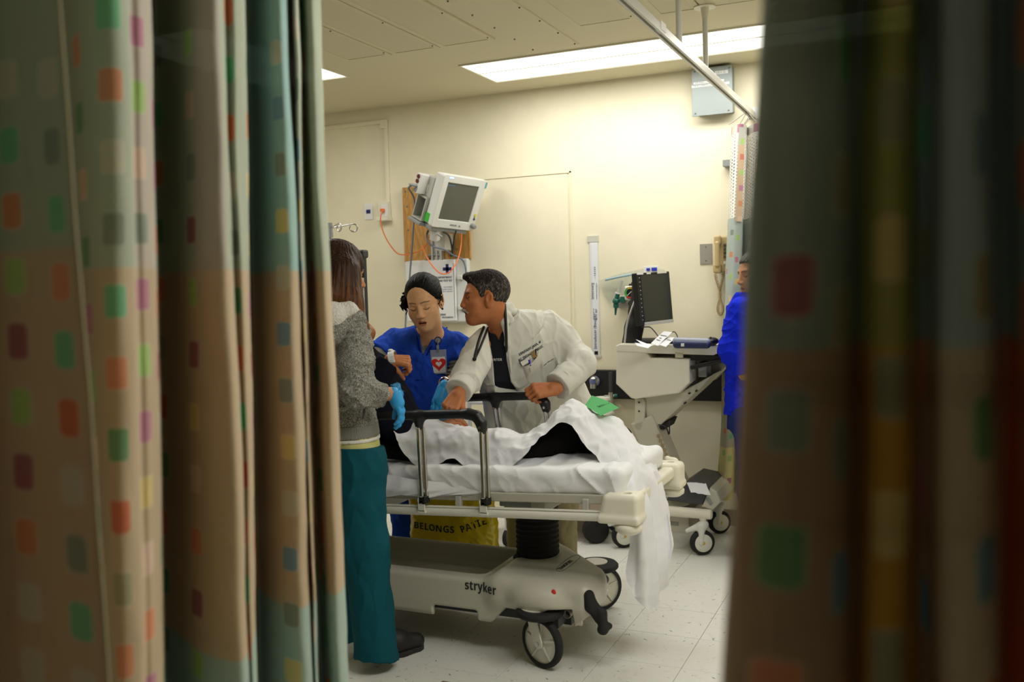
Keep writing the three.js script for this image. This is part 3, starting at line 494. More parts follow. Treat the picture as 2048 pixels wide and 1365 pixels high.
{
  const c = [-1.645,1.423,-5.46], g = thing('suction_gauge', 'round suction gauge with green, yellow and red scale beside the cart screen', 'gauge', [c[0], c[1] - 0.09, WZ]);
  part(g, 'housing', box([c[0] - 0.04, c[1] - 0.045, WZ + 0.04], [c[0] + 0.04, c[1] + 0.04, c[2] - 0.005], 0.008), M.cream);
  part(g, 'adapter', cyl([c[0], c[1], WZ], [c[0], c[1], WZ + 0.05], 0.025), M.steel);
  part(g, 'bezel', cyl([c[0], c[1], c[2] - 0.01], [c[0], c[1], c[2] + 0.006], 0.037, 0.036, 36), M.black);
  const arc = (t0, t1, m) => { const s = []; for (let i = 0; i <= 16; i++) { const t = t0 + (t1 - t0) * i / 16; s.push([c[0] + 0.033 * Math.cos(t), c[1] + 0.033 * Math.sin(t)]); } for (let i = 16; i >= 0; i--) { const t = t0 + (t1 - t0) * i / 16; s.push([c[0] + 0.025 * Math.cos(t), c[1] + 0.025 * Math.sin(t)]); } const q = poly(s, 0.002); q.translate(0, 0, c[2] + 0.0055); part(g, 'scale_band', q, m); };
  arc(2.1, 4.0, std(0x46a83e, 0.5)); arc(0.9, 2.1, std(0xc7a02c, 0.5)); arc(0.2, 0.9, std(0xd86a35, 0.5)); arc(-2.28, 0.2, std(0xc92a2a, 0.5));
  part(g, 'needle', cyl([c[0] - 0.018, c[1] - 0.016, c[2] + 0.008], [c[0] + 0.013, c[1] + 0.012, c[2] + 0.008], 0.0016), M.white);
  part(g, 'control_knob', merge([cyl([c[0] + 0.01, c[1] - 0.067, WZ + 0.05], [c[0] + 0.01, c[1] - 0.067, c[2] + 0.02], 0.023, 0.021)]), M.black);
  part(g, 'mode_lever', merge([cyl([c[0] + 0.005, c[1] + 0.04, c[2] - 0.03], [c[0] + 0.005, c[1] + 0.065, c[2] - 0.03], 0.008), cyl([c[0] - 0.018, c[1] + 0.048, c[2] - 0.03], [c[0] + 0.03, c[1] + 0.056, c[2] - 0.03], 0.006)]), M.black);
}
// clear plastic bag hanging on the wall behind the cart screen
{
  const rows = [], A = [[-1.89,1.502,-5.585], [-1.778,1.533,-5.575], [-1.672,1.554,-5.57], [-1.553,1.572,-5.575], [-1.461,1.557,-5.58]], Bm = [[-1.856,1.413,-5.585], [-1.774,1.418,-5.575], [-1.676,1.425,-5.572], [-1.556,1.437,-5.575], [-1.456,1.45,-5.58]], C = [[-1.818,1.356,-5.587], [-1.764,1.374,-5.582], [-1.68,1.384,-5.582], [-1.558,1.394,-5.582], [-1.453,1.398,-5.587]];
  const n = 30, a = spline(A, n), b = spline(Bm, n), c = spline(C, n);
  for (let i = 0; i <= 14; i++) rows.push(a.map((_, j) => { const p = spline([a[j], b[j], c[j]], 14)[i], d = 0.007 * fbm(p[0] * 22, p[1] * 30, 3); return [p[0], p[1], p[2] + d]; }));
  const g = thing('plastic_bag', 'clear plastic equipment bag hanging on the wall behind the cart screen', 'bag', [-1.67,1.379,-5.55]);
  part(g, 'film', sheet(rows), phys(0xe6eae8, 0.12, { transmission: 0.82, side: THREE.DoubleSide, ior: 1.4 }));
  part(g, 'blue_stripe', tube([[-1.834,1.506,-5.565], [-1.757,1.52,-5.56], [-1.67,1.533,-5.56]], 0.007, 20), phys(0xaac4cf, 0.5, { transmission: 0.3 }));
  part(g, 'top_label', merge([box([-1.578,1.581,-5.53], add([-1.485,1.533,-5.53], [0, 0, 0.01]), 0.002)]), M.white);
  part(g, 'label_print', merge([box(add([-1.527,1.571,-5.517], [0, 0, 0]), add([-1.494,1.551,-5.517], [0, 0, 0.002])), box([-1.559,1.569,-5.517], add([-1.537,1.553,-5.517], [0, 0, 0.002]))]), std(0x2a36b0, 0.5));
}
// gas outlets and a canister below on the wall guard
{
  const g = thing('gas_outlet', 'chrome round gas outlet on the black wall guard', 'gas outlet', [-1.921,.82,-5.57]), c = [-1.916,.872,-5.56];
  part(g, 'body', merge([cyl([c[0], c[1], WZ + 0.02], [c[0], c[1], WZ + 0.06], 0.036, 0.034, 28), cyl([c[0], c[1], WZ + 0.06], [c[0], c[1], WZ + 0.1], 0.02, 0.018)]), M.chrome);
  part(g, 'collar', merge([cyl([c[0] - 0.004, c[1] - 0.045, WZ + 0.07], [c[0] - 0.004, c[1] + 0.008, WZ + 0.07], 0.022), ball([c[0] - 0.004, c[1] + 0.01, WZ + 0.07], 0.022)]), M.chrome);
  const h = thing('regulator_valve', 'upright chrome regulator with green tip and white tubing', 'valve', [-1.798,.724,-5.5]), d = [-1.796,.777,-5.5];
  part(h, 'stem', cyl([-1.796,.933,-5.5], [-1.796,.783,-5.5], 0.012), M.darkGrey);
  part(h, 'body', merge([cyl([-1.796,.808,-5.5], [-1.797,.743,-5.5], 0.017), cyl([-1.839,.782,-5.5], [-1.77,.787,-5.5], 0.008), cyl(d, [d[0], d[1], WZ + 0.02], 0.01)]), M.chrome);
  part(h, 'green_tip', cyl([-1.774,.787,-5.5], [-1.754,.787,-5.5], 0.012), M.green);
  part(h, 'tubing', merge([tube([[-1.807,.761,-5.5], [-1.811,.7,-5.49], [-1.813,.605,-5.5]], 0.006, 20), tube([[-1.791,.752,-5.5], [-1.786,.685,-5.49], [-1.8,.605,-5.5]], 0.006, 20)]), M.white);
  const k = thing('suction_canister', 'cream wall-mounted suction canister beneath the chrome gas outlet', 'canister', [-1.861,.672,-5.5]), e = [-1.846,.732,-5.48];
  part(k, 'jar', cyl([e[0], e[1] - 0.09, e[2]], [e[0], e[1] + 0.03, e[2]], 0.042, 0.05, 28), M.cream);
  part(k, 'lid', merge([cyl([e[0], e[1] + 0.03, e[2]], [e[0], e[1] + 0.048, e[2]], 0.054, 0.05, 28)]), M.cream);
  part(k, 'bracket', box([e[0] - 0.02, e[1] - 0.02, WZ], [e[0] + 0.02, e[1] + 0.02, e[2] - 0.03]), M.grey);
}
// curtain track on ceiling drops
{
  const tx = -0.926, ty = 2.437, g = thing('curtain_track', 'white aluminium curtain track on ceiling drop rods ending at the wall', 'curtain track', [tx, 2.4, -4]);
  part(g, 'rail', merge([box([tx - 0.016, ty - 0.004, WZ + 0.004], [tx + 0.016, ty + 0.018, -1.2], 0.004), box([tx - 0.016, ty - 0.018, WZ + 0.004], [tx - 0.006, ty, -1.2]), box([tx + 0.006, ty - 0.018, WZ + 0.004], [tx + 0.016, ty, -1.2])]), M.alu);
  part(g, 'wall_flange', merge([box([tx - 0.035, ty - 0.02, WZ], [tx + 0.035, ty + 0.045, WZ + 0.006], 0.002)]), M.white);
  part(g, 'joint_clip', box([tx - 0.019, ty - 0.01, -3.55], [tx + 0.019, ty + 0.024, -3.48], 0.003), M.white);
  for (const z of [-4.33, -3.83, -2.4]) { part(g, 'drop_rod', cyl([tx, ty + 0.015, z], [tx, CEIL - 0.006, z], 0.0125, 0.0125, 16), M.whitePlastic); part(g, 'rod_collar', cyl([tx, CEIL - 0.06, z], [tx, CEIL - 0.012, z], 0.014, 0.02, 16), M.cream); part(g, 'ceiling_flange', cyl([tx, CEIL - 0.014, z], [tx, CEIL - 0.002, z], 0.05, 0.046, 24), M.cream); }
}
// pole stands behind the hooded woman
{
  const Zp = 5.25, b = [[-3.133,1.849,-4.493][0], 0, [-3.133,1.849,-4.493][2]], top = [-3.131,1.875,-4.496], hub = [-3.131,1.812,-4.492], g = thing('iv_pole', 'chrome drip stand with looped hooks behind the hooded woman', 'iv pole', b);
  part(g, 'pole', cyl([b[0], 0.1, b[2]], [b[0], top[1], b[2]], 0.011), M.chrome);
  part(g, 'collar', merge([cyl([b[0], hub[1] - 0.02, b[2]], [b[0], hub[1] + 0.01, b[2]], 0.016), cyl([b[0], top[1] - 0.05, b[2]], [b[0], top[1], b[2]], 0.014)]), M.grey);
  const hook = (dx, dz, rr) => { const e = [b[0] + dx, top[1] - 0.01, b[2] + dz], n = norm([dx, 0, dz]), pts = [[b[0], top[1] - 0.03, b[2]], mix([b[0], top[1] - 0.03, b[2]], e, 0.6), e]; for (let i = 0; i <= 10; i++) { const t = 1.57 - i * 0.52; pts.push([e[0] + n[0] * rr * Math.cos(t), e[1] - rr + rr * Math.sin(t), e[2] + n[2] * rr * Math.cos(t)]); } part(g, 'hook', tube(pts, 0.004, 60, 6), M.chrome); };
  hook(0.09, 0.04, 0.022); hook(0.12, -0.06, 0.022); hook(-0.09, -0.03, 0.022); hook(-0.07, 0.07, 0.022);
  for (let i = 0; i < 5; i++) { const t = i * 1.2566 + 0.4, e = [b[0] + 0.2 * Math.cos(t), 0.075, b[2] + 0.2 * Math.sin(t)]; part(g, 'foot', cyl([b[0], 0.11, b[2]], e, 0.014, 0.011, 10), M.chrome); part(g, 'caster', merge([cyl([e[0], 0.075, e[2]], [e[0], 0.045, e[2]], 0.008), cyl([e[0] - 0.012, 0.03, e[2]], [e[0] + 0.012, 0.03, e[2]], 0.03, 0.03, 16)]), M.rubber); }
  const q = thing('equipment_stand', 'black upright equipment stand with a chrome tube behind the hooded woman', 'stand', [[-2.668,1.434,-4.093][0], 0, [-2.668,1.434,-4.093][2]]), B = [-2.672,1.434,-4.091], T = [-2.672,1.687,-4.107];
  part(q, 'back_panel', box([B[0] - 0.05, 0.2, B[2] - 0.02], [B[0] + 0.028, T[1] - 0.03, B[2] + 0.02], 0.012), std(0x1b1c1c, 0.6));
  part(q, 'top_cap', box([B[0] - 0.075, T[1] - 0.04, B[2] - 0.03], [B[0] + 0.034, T[1] + 0.004, B[2] + 0.03], 0.012), std(0x2a2b2b, 0.55));
  part(q, 'chrome_tube', cyl([B[0] + 0.022, 0.12, B[2] + 0.03], [B[0] + 0.022, [-2.646,1.547,-4.11][1], B[2] + 0.03], 0.012), M.chrome);
  part(q, 'short_tube', cyl([[-2.724,1.694,-4.085][0], T[1] - 0.06, B[2]], [[-2.724,1.694,-4.085][0], [-2.724,1.727,-4.087][1], B[2]], 0.011), M.chrome);
  part(q, 'base', merge([box([B[0] - 0.13, 0.06, B[2] - 0.13], [B[0] + 0.13, 0.12, B[2] + 0.13], 0.02), box([B[0] - 0.06, 0.11, B[2] - 0.04], [B[0] + 0.04, 0.25, B[2] + 0.04], 0.01)]), M.blackMatte);
  for (const [i, j] of [[-1, -1], [-1, 1], [1, -1], [1, 1]]) part(q, 'caster', cyl([B[0] + i * 0.11 - 0.012, 0.032, B[2] + j * 0.11], [B[0] + i * 0.11 + 0.012, 0.032, B[2] + j * 0.11], 0.032, 0.032, 16), M.rubber);
  const r = [-2.712,1.573,-4.828], pg = thing('chrome_post', 'short chrome post end standing behind the head of the nurse in royal blue', 'post', [r[0], 0, r[2]]);
  part(pg, 'tube', cyl([r[0], 0.03, r[2]], r, 0.0125), M.chrome); part(pg, 'tip', cyl([r[0], r[1] - 0.002, r[2]], [r[0], r[1] + 0.003, r[2]], 0.0135, 0.0135), M.darkGrey); part(pg, 'foot_plate', cyl([r[0], 0, r[2]], [r[0], 0.03, r[2]], 0.14, 0.13, 28), M.grey);
}


// ---------------------------------------------------------------- the stretcher
const NZ = -3.29, FZ = -3.93, MZ = (NZ + FZ) / 2;
const tilt = x => 0.0435 * (x + 1.1);               // the litter rises a little towards the foot end
const bed = thing('stretcher', 'wheeled hospital stretcher with beige base and black-topped side rails', 'stretcher', [-1.9, 0, MZ]);
const shellMat = std(0xc4c1b1, 0.36, { bumpMap: paintBump, bumpScale: 0.0004 });
{
  // moulded base shell with tub, notched skirt and foot block
  const BF = -3.78, body = rbox([-2.9, 0.131, BF], [-1.19, 0.308, NZ - 0.01], 0.022), foot = rbox([-1.61, 0.2, BF - 0.07], [-1.165, 0.338, NZ + 0.012], 0.05), endCut = half([-1.275, 0, -3.63], [0.72, 0, -0.69]);
  const tub = rbox([-2.82, 0.215, BF + 0.035], [-1.665, 0.5, NZ - 0.085], 0.03), under = rbox([-2.88, 0.0, BF + 0.025], [-1.21, 0.19, NZ - 0.035], 0.01);
  const cut = (x0, x1, y) => rbox([x0, -0.1, FZ - 0.1], [x1, y, NZ + 0.1], 0.012);
  const notches = [cut(-1.868, -1.665, 0.177), cut(-2.6, -2.35, 0.177), cut(-3.2, -2.9, 0.2)];
  const slope = (x, y, z) => Math.max((-1.605 - x) * 0.79 + (y - 0.131) * 0.62 - 0.0, x + 1.235 - 0) ;
  const dome = ell([-1.385, 0.258, NZ - 0.015], [0.135, 0.068, 0.075]), dome2 = ell([-1.4, 0.25, BF + 0.02], [0.15, 0.07, 0.06]);
  const f = (x, y, z) => {
    let d = smin(body(x, y, z), foot(x, y, z), 0.05);
    d = smin(d, dome(x, y, z), 0.025); d = smin(d, dome2(x, y, z), 0.03); d = smax(d, endCut(x, y, z), 0.07);
    d = smax(d, -tub(x, y, z), 0.02); d = Math.max(d, -under(x, y, z));
    for (const n of notches) d = smax(d, -n(x, y, z), 0.01);
    // wheel clearance: skirt slopes up from x=-1.60 to the foot block, comes down to a point at x=-1.235
    const top = x < -1.245 ? Math.min(0.131 + (x + 1.605) * 1.05, 0.207 + 0.03 * smooth(-1.42, -1.32, x)) : 0.16 + (x + 1.245) * 0.9;
    const wheelGap = Math.max(y - top, -1.61 - x) * 0.7;
    d = smax(d, -wheelGap, 0.008);
    return d;
  };
  part(bed, 'base_shell', netMesh(f, [-2.96, 0.1, FZ - 0.09], [-1.09, 0.37, NZ + 0.09], 0.0065), shellMat);
  part(bed, 'underframe', merge([box([-2.85, 0.125, MZ - 0.15], [-1.42, 0.175, MZ - 0.09]), box([-2.85, 0.125, MZ + 0.14], [-1.3, 0.175, MZ + 0.2]), box([-1.42, 0.14, FZ + 0.03], [-1.32, 0.195, NZ - 0.03]), box([-2.75, 0.14, FZ + 0.03], [-2.65, 0.195, NZ - 0.03]), cyl([-1.3, 0.185, NZ - 0.1], [-1.3, 0.185, FZ + 0.1], 0.022)]), M.darkGrey);
  const spring = []; for (let i = 0; i < 160; i++) spring.push([-1.3 + 0.016 * Math.cos(i * 0.8), 0.185 + 0.016 * Math.sin(i * 0.8), NZ - 0.07 - i * 0.0009]);
  part(bed, 'spring', tube(spring, 0.0022, 500, 5), M.steel);
  // casters
  const wheel = (x, z, yaw, nm) => {
    const ax = [Math.sin(yaw), 0, Math.cos(yaw)], fw = [Math.cos(yaw), 0, -Math.sin(yaw)], c = [x + fw[0] * 0.012, 0.1, z + fw[2] * 0.012], P = (a, b, d) => [c[0] + ax[0] * a + fw[0] * d, c[1] + b, c[2] + ax[2] * a + fw[2] * d];
    const w = part(bed, 'caster', lathe(P(-0.017, 0, 0), P(0.017, 0, 0), [[0.08, 0], [0.09, 0], [0.098, 0.18], [0.1, 0.5], [0.098, 0.82], [0.09, 1], [0.08, 1]], 48), M.rubber);
    part(w, 'wheel_disc', lathe(P(-0.013, 0, 0), P(0.013, 0, 0), [[0, 0.1], [0.02, 0.1], [0.03, 0.3], [0.075, 0.25], [0.082, 0.0], [0.086, 0.5], [0.082, 1], [0.075, 0.75], [0.03, 0.7], [0.02, 0.9], [0, 0.9]], 48), M.paint);
    for (let i = 0; i < 5; i++) { const t = i * 1.2566 + 0.3; part(w, 'spoke', merge([cyl(P(0.009, 0.02 * Math.sin(t), 0.02 * Math.cos(t)), P(0.008, 0.078 * Math.sin(t), 0.078 * Math.cos(t)), 0.006, 0.0045, 8)]), M.paint); }
    const A = P(0.027, 0, 0), T = P(0.02, 0.105, -0.03);
    const forkPts = s => [[-0.022, -0.0], [0.0, -0.022], [0.02, -0.01], [0.022, 0.006], [-0.012, 0.112], [-0.062, 0.112]];
    for (const s of [1, -1]) { const g = poly(forkPts(s), 0.007, 0.002); basisTo(g, P(s * 0.022 + (s > 0 ? 0 : -0.007), 0, 0), fw, [0, 1, 0], ax); part(w, 'fork', g, M.paint); }
    part(w, 'axle_bolt', merge([cyl(P(-0.034, 0, 0), P(0.036, 0, 0), 0.009, 0.009, 12)]), M.chrome);
    part(w, 'swivel_ring', merge([cyl(P(0, 0.105, -0.035), P(0, 0.13, -0.035), 0.05, 0.055, 32)]), M.paint);
    part(bed, 'bumper_ring', lathe([x - 0.005, 0.198, z - (z > MZ ? 0.02 : -0.02)], [x - 0.005, 0.226, z - (z > MZ ? 0.02 : -0.02)], [[0.0, 0], [0.088, 0], [0.096, 0.3], [0.096, 0.7], [0.088, 1], [0, 1]], 36), M.rubber);
  };
  wheel(-1.378, NZ + 0.02, -0.35); wheel(-1.36, FZ - 0.015, 0.9); wheel(-2.7, NZ + 0.0, 0.3); wheel(-2.7, FZ, 0.3);
  // bellows
  for (const x of [-1.52, -2.5]) {
    const prof = [[0.105, 0], [0.108, 0.03], [0.095, 0.07]]; for (let i = 0; i < 12; i++) { const t = 0.08 + i / 12 * 0.88; prof.push([0.075, t], [0.092, t + 0.02], [0.092, t + 0.045]); } prof.push([0.07, 1]);
    part(bed, 'bellows', lathe([x, 0.318, MZ], [x, 0.632 + tilt(x), MZ], prof, 40), M.blackMatte);
  }
  // pedal
  const pc = [-1.115, 0.215, MZ + 0.2];
  const pedal = part(bed, 'foot_pedal', (() => { const a = [-1.187,.293,-3.3], b = [-1.177,.254,-3.291], c = [-1.132,.23,-3.298], d = [-1.12,.173,-3.278], e = [-1.146,.208,-3.291]; return netMesh(join(0.014, cap(a, b, 0.024, 0.021), cap(b, e, 0.016, 0.014), cap(a, c, 0.014, 0.012), cap(c, d, 0.02, 0.017), cap(add(d, [-0.012, 0, 0.0]), add(d, [0.016, 0.012, -0.02]), 0.012)), add(mix(a, d, 0.5), [-0.12, -0.14, -0.12]), add(mix(a, d, 0.5), [0.12, 0.14, 0.12]), 0.0045); })(), M.blackMatte);
  part(bed, 'pedal_shaft', merge([cyl([-1.253,.224,-3.331], [-1.18,.247,-3.311], 0.012), box(add([-1.229,.165,-3.317], [-0.01, 0, -0.01]), add([-1.229,.234,-3.321], [0.01, 0, 0.01]), 0.004)]), M.paint);
  // lettering and stickers
  part(bed, 'lettering', textOn(f, 'stryker', 0.037, [-1.716,.261,-3.28], [1, 0, 0], [0, 1, 0], 'sans_bold', 0.86, 0.0006), std(0x22242a, 0.5));
  const down = p => settle(f, add(p, [0, 0.06, 0]), [0, -1, 0], 0.0004), tdx = subv([-1.339,.335,-3.609], [-1.347,.335,-3.425]);
  part(bed, 'transport_marking', merge([textOn(f, 'TRANSPORT', 0.019, [-1.345,.335,-3.426], tdx, cross([0, 1, 0], tdx), 'sans_regular', 0.95, 0.0004), tube([[-1.362,.335,-3.42], [-1.347,.335,-3.405], [-1.336,.335,-3.415], [-1.33,.335,-3.597], [-1.338,.335,-3.632], [-1.351,.335,-3.643], [-1.363,.335,-3.631], [-1.37,.335,-3.452]].map(down), 0.0012, 80, 5, true)]), std(0x3a3c3e, 0.6));
  const rd = [-1.313,.303,-3.272]; const rq = settle(f, add(rd, [0, 0, 0.1]), [0, 0, -1], 0); part(bed, 'red_dot', ball(rq, 0.01, 1, 1.2, 0.5), std(0xd8352a, 0.5));
  const sx = -1.136;
  const sd = norm([-0.45, -0.05, -0.9]), sp = settle(f, [-1.161,.355,-3.085], sd, 0.0005), sn = norm([f(sp[0] + 0.004, sp[1], sp[2]) - f(sp[0] - 0.004, sp[1], sp[2]), 0, f(sp[0], sp[1], sp[2] + 0.004) - f(sp[0], sp[1], sp[2] - 0.004)]), sxx = cross([0, 1, 0], sn);
  const stk = part(bed, 'brake_sticker', basisTo(poly([[-0.026, -0.022], [-0.02, -0.03], [-0.008, -0.012], [0.03, 0.012], [0.03, 0.03], [-0.004, 0.02], [-0.02, 0.0]], 0.0022), sp, sxx, [0, 1, 0], sn), M.white);
  part(stk, 'lettering', merge([text('STEER', 0.007, add(add(sp, sxx, -0.016), sn, 0.0022), add(sxx, [0, 0.3, 0]), [0, 1, 0], 'sans_bold', 0.0006), text('NEUTRAL', 0.007, add(add(add(sp, sxx, 0.002), sn, 0.0022), [0, 0.008, 0]), add(sxx, [0, 0.35, 0]), [0, 1, 0], 'sans_bold', 0.0006, 0.7)]), std(0x35584a, 0.6));
}
// litter: frame, end castings, side rails
{
  const Y = (x, y) => y + tilt(x), L0 = -2.95, L1 = -1.0;
  const bar = (x0, x1, y, z, h, d, r = 0.005) => { const g = box([x0, -h / 2, z - d / 2], [x1, h / 2, z + d / 2], r); g.applyMatrix4(new THREE.Matrix4().makeShear(0.0435, 0, 0, 0, 0, 0)); g.translate(0, y + 0.0435 * 1.1, 0); return g; };
  const frame = part(bed, 'litter_frame', merge([bar(L0, L1, 0.672, NZ - 0.01, 0.036, 0.03), bar(L0, L1, 0.672, FZ + 0.01, 0.036, 0.03), bar(L0, L1, 0.672, MZ, 0.02, 0.5), bar(-1.42, -1.36, 0.63, MZ, 0.05, 0.6), bar(-2.7, -2.64, 0.63, MZ, 0.05, 0.6)]), std(0xb9b6a6, 0.4));
  for (const z of [NZ + 0.022, FZ - 0.022]) part(bed, 'side_tube', merge([cyl([L0, Y(L0, 0.612), z], [-1.09, Y(-1.09, 0.612), z], 0.0175, 0.0175, 20), bar(L0, -1.09, 0.632, z, 0.006, 0.02)]), M.paint);
  for (const x of [-1.18, -1.72, -2.3, -2.85]) for (const z of [NZ + 0.008, FZ - 0.008]) part(bed, 'tube_hanger', box([x - 0.012, Y(x, 0.61), z - 0.012], [x + 0.012, Y(x, 0.675), z + 0.012], 0.003), M.alu);
  part(bed, 'hydraulic_panel', box([-1.56, Y(-1.5, 0.625), NZ - 0.05], [-1.4, Y(-1.5, 0.657), NZ - 0.03], 0.004), M.grey);
  // foot castings
  const castings = [];
  for (const s of [1, -1]) {
    const z = s > 0 ? NZ : FZ, f0 = rbox([-1.115, 0.595, z + s * 0.045], [-0.965, 0.703, z - s * 0.06], 0.022), f1 = rbox([-1.125, 0.592, z + s * 0.052], [-0.962, 0.622, z - s * 0.055], 0.012), pit = cap([-1.02, 0.72, z], [-1.02, 0.69, z], 0.016);
    part(bed, 'corner_casting', netMesh((x, y, zz) => { const xx = x - 0.25 * (y - 0.65) * smooth(-1.02, -1.12, x); return smax(smin(f0(xx, y, zz), f1(x, y, zz), 0.015), -pit(x, y, zz), 0.004); }, [-1.16, 0.57, z - 0.09], [-0.93, 0.74, z + 0.09], 0.005), M.cream);
    part(bed, 'corner_roller', lathe([-1.015, 0.553, z + s * 0.005], [-1.015, 0.592, z + s * 0.005], [[0, 0], [0.034, 0], [0.05, 0.3], [0.052, 0.7], [0.045, 1], [0, 1]], 32), M.cream);
    if (s < 0) { part(bed, 'end_bracket', netMesh(join(0.02, cap([-1.06, 0.6, z - 0.05], [-1.02, 0.69, z - 0.07], 0.014), cap([-1.02, 0.69, z - 0.07], [-1.05, 0.705, z - 0.06], 0.011), rbox([-1.09, 0.575, z - 0.08], [-1.0, 0.685, z - 0.04], 0.012)), [-1.16, 0.6, z - 0.14], [-0.93, 0.87, z + 0.03], 0.005), M.cream); }
  }
  part(bed, 'foot_bar', merge([bar(-1.05, -0.99, 0.66, MZ, 0.05, 0.58, 0.015)]), M.cream);
  // side rails
  const rail = (z, s, hinge, xs, topL, topR) => {
    const yT = x => Y(x, 1.003) ;
    const pts = [[topL, yT(topL), z], [(topL + topR) / 2, yT((topL + topR) / 2), z], [topR - 0.05, yT(topR), z], [topR - 0.015, yT(topR) - 0.008, z], [topR + 0.004, yT(topR) - 0.035, z], [topR + 0.008, yT(topR) - 0.06, z]];
    const r = part(bed, 'rail_grip', netMesh(join(0.02, ...pts.slice(1).map((p, i) => cap(pts[i], p, 0.019)), ...xs.slice(0, -1).map(x => cap([x, yT(x) - 0.012, z], [x, yT(x) - 0.045, z], 0.026, 0.016))), [topL - 0.03, yT(topL) - 0.12, z - 0.04], [topR + 0.05, yT(topR) + 0.06, z + 0.04], 0.005), M.black);
    xs.forEach((x, i) => {
      const T = [i === xs.length - 1 ? topR + 0.006 : x, yT(x) - 0.05, z], B = [x + hinge, Y(x + hinge, 0.655), z + s * 0.022];
      part(bed, 'rail_post', merge([cyl(add(T, [0, 0, 0.009]), add(B, [0, 0, 0.009]), 0.0085, 0.0085, 14), cyl(add(T, [0.012, 0, -0.009]), add(B, [0.012, 0, -0.009]), 0.0085, 0.0085, 14)]), M.chrome);
      part(r, 'rivet', cyl(add(T, [0, -0.0, -0.025]), add(T, [0, -0.0, 0.025]), 0.006, 0.006, 10), M.chrome);
      part(bed, 'post_socket', merge([box(add(B, [-0.012, -0.01, -0.022]), add(B, [0.02, 0.022, 0.02]), 0.005)]), M.black);
      part(bed, 'hinge_bracket', merge([box([B[0] - 0.016, B[1] - 0.04, B[2] + s * 0.012], [B[0] + 0.016, B[1] + 0.01, B[2] + s * 0.018], 0.002), cyl([B[0], B[1] + 0.006, B[2] + s * 0.011], [B[0], B[1] + 0.006, B[2] + s * 0.019], 0.016), cyl([B[0], B[1], B[2] - 0.02], [B[0], B[1], B[2] + 0.02], 0.006), box([B[0] - 0.016, B[1] - 0.045, B[2] - 0.02], [B[0] + 0.016, B[1] - 0.035, B[2] + s * 0.018])]), M.paint);
    });
  };
  rail(NZ + 0.012, 1, 0.02, [-2.45, -1.89, -1.612], -2.75, -1.612);
  rail(FZ + 0.045, -1, 0.02, [-2.6, -1.83, -1.585], -2.6, -1.585);
}
// mattress with fitted sheet
const sheetMat = cloth(0xe9e9ea, { bumpMap: crumpleBump, bumpScale: 0.0012, sheen: 0 });
{
  const top = x => 0.745 + tilt(x) + 0.0;             // mattress top height
  const g = thing('mattress', 'thin stretcher mattress in a white fitted sheet', 'mattress', [-1.9, 0.69, MZ]);
  const flatPart = rbox([-2.45, -0.058, FZ + 0.035], [-1.035, 0.052, NZ + 0.0], 0.035), head = rbox([-0.55, -0.058, FZ + 0.035], [0.25, 0.05, NZ + 0.0], 0.035);
  const a = 0.82, hx = -2.3, hy = 0.69 + tilt(-2.3);
  const f = (x, y, z) => {
    const yy = y - (0.733 + tilt(x)), w = -0.009 * Math.pow(1 - Math.min(1, 1.6 * Math.abs(noise(x * 8 + y * 9, (y - x * 0.75) * 2.4, z * 2))), 2) - 0.004 * Math.pow(1 - Math.min(1, 1.5 * Math.abs(noise(x * 13 + y * 15, (y - x) * 4, z * 2 + 5))), 2) + 0.006 + 0.003 * fbm(x * 12, y * 14, z * 9);
    const c = Math.cos(a), s = Math.sin(a), px = (x - hx) * c - (y - hy) * s, py = (x - hx) * s + (y - hy) * c;
    return smin(flatPart(x, yy, z), head(px, py - 0.045, z), 0.03) + w;
  };
  part(g, 'fitted_sheet', netMesh(f, [-2.95, 0.55, FZ - 0.02], [-0.99, 1.32, NZ + 0.05], 0.0065), sheetMat);
  // loose sheet edge hanging at the near side
  const rows = [], A = [[-2.221,.705,-3.259], [-2.065,.717,-3.285], [-1.926,.703,-3.292], [-1.771,.695,-3.306], [-1.658,.681,-3.306], [-1.575,.655,-3.314]], Bm = [[-2.21,.654,-3.239], [-2.054,.665,-3.265], [-1.916,.662,-3.272], [-1.764,.664,-3.29], [-1.654,.662,-3.295], [-1.57,.651,-3.305]], C = [[-2.221,.612,-3.253], [-2.065,.623,-3.279], [-1.954,.638,-3.275], [-1.864,.63,-3.282], [-1.764,.648,-3.289], [-1.575,.643,-3.313]];
  const n = 70, a2 = spline(A, n), b2 = spline(Bm, n), c2 = spline(C, n);
  for (let i = 0; i <= 16; i++) rows.push(a2.map((_, j) => { const p = spline([a2[j], b2[j], c2[j]], 16)[i], d = 0.004 * Math.sin(j * 0.55 + i * 0.28) + 0.006 * fbm(p[0] * 14, p[1] * 20, 1); return [p[0], p[1], p[2] + 0.012 + d]; }));
  part(g, 'loose_sheet', sheet(rows, 1), sheetMat);
}
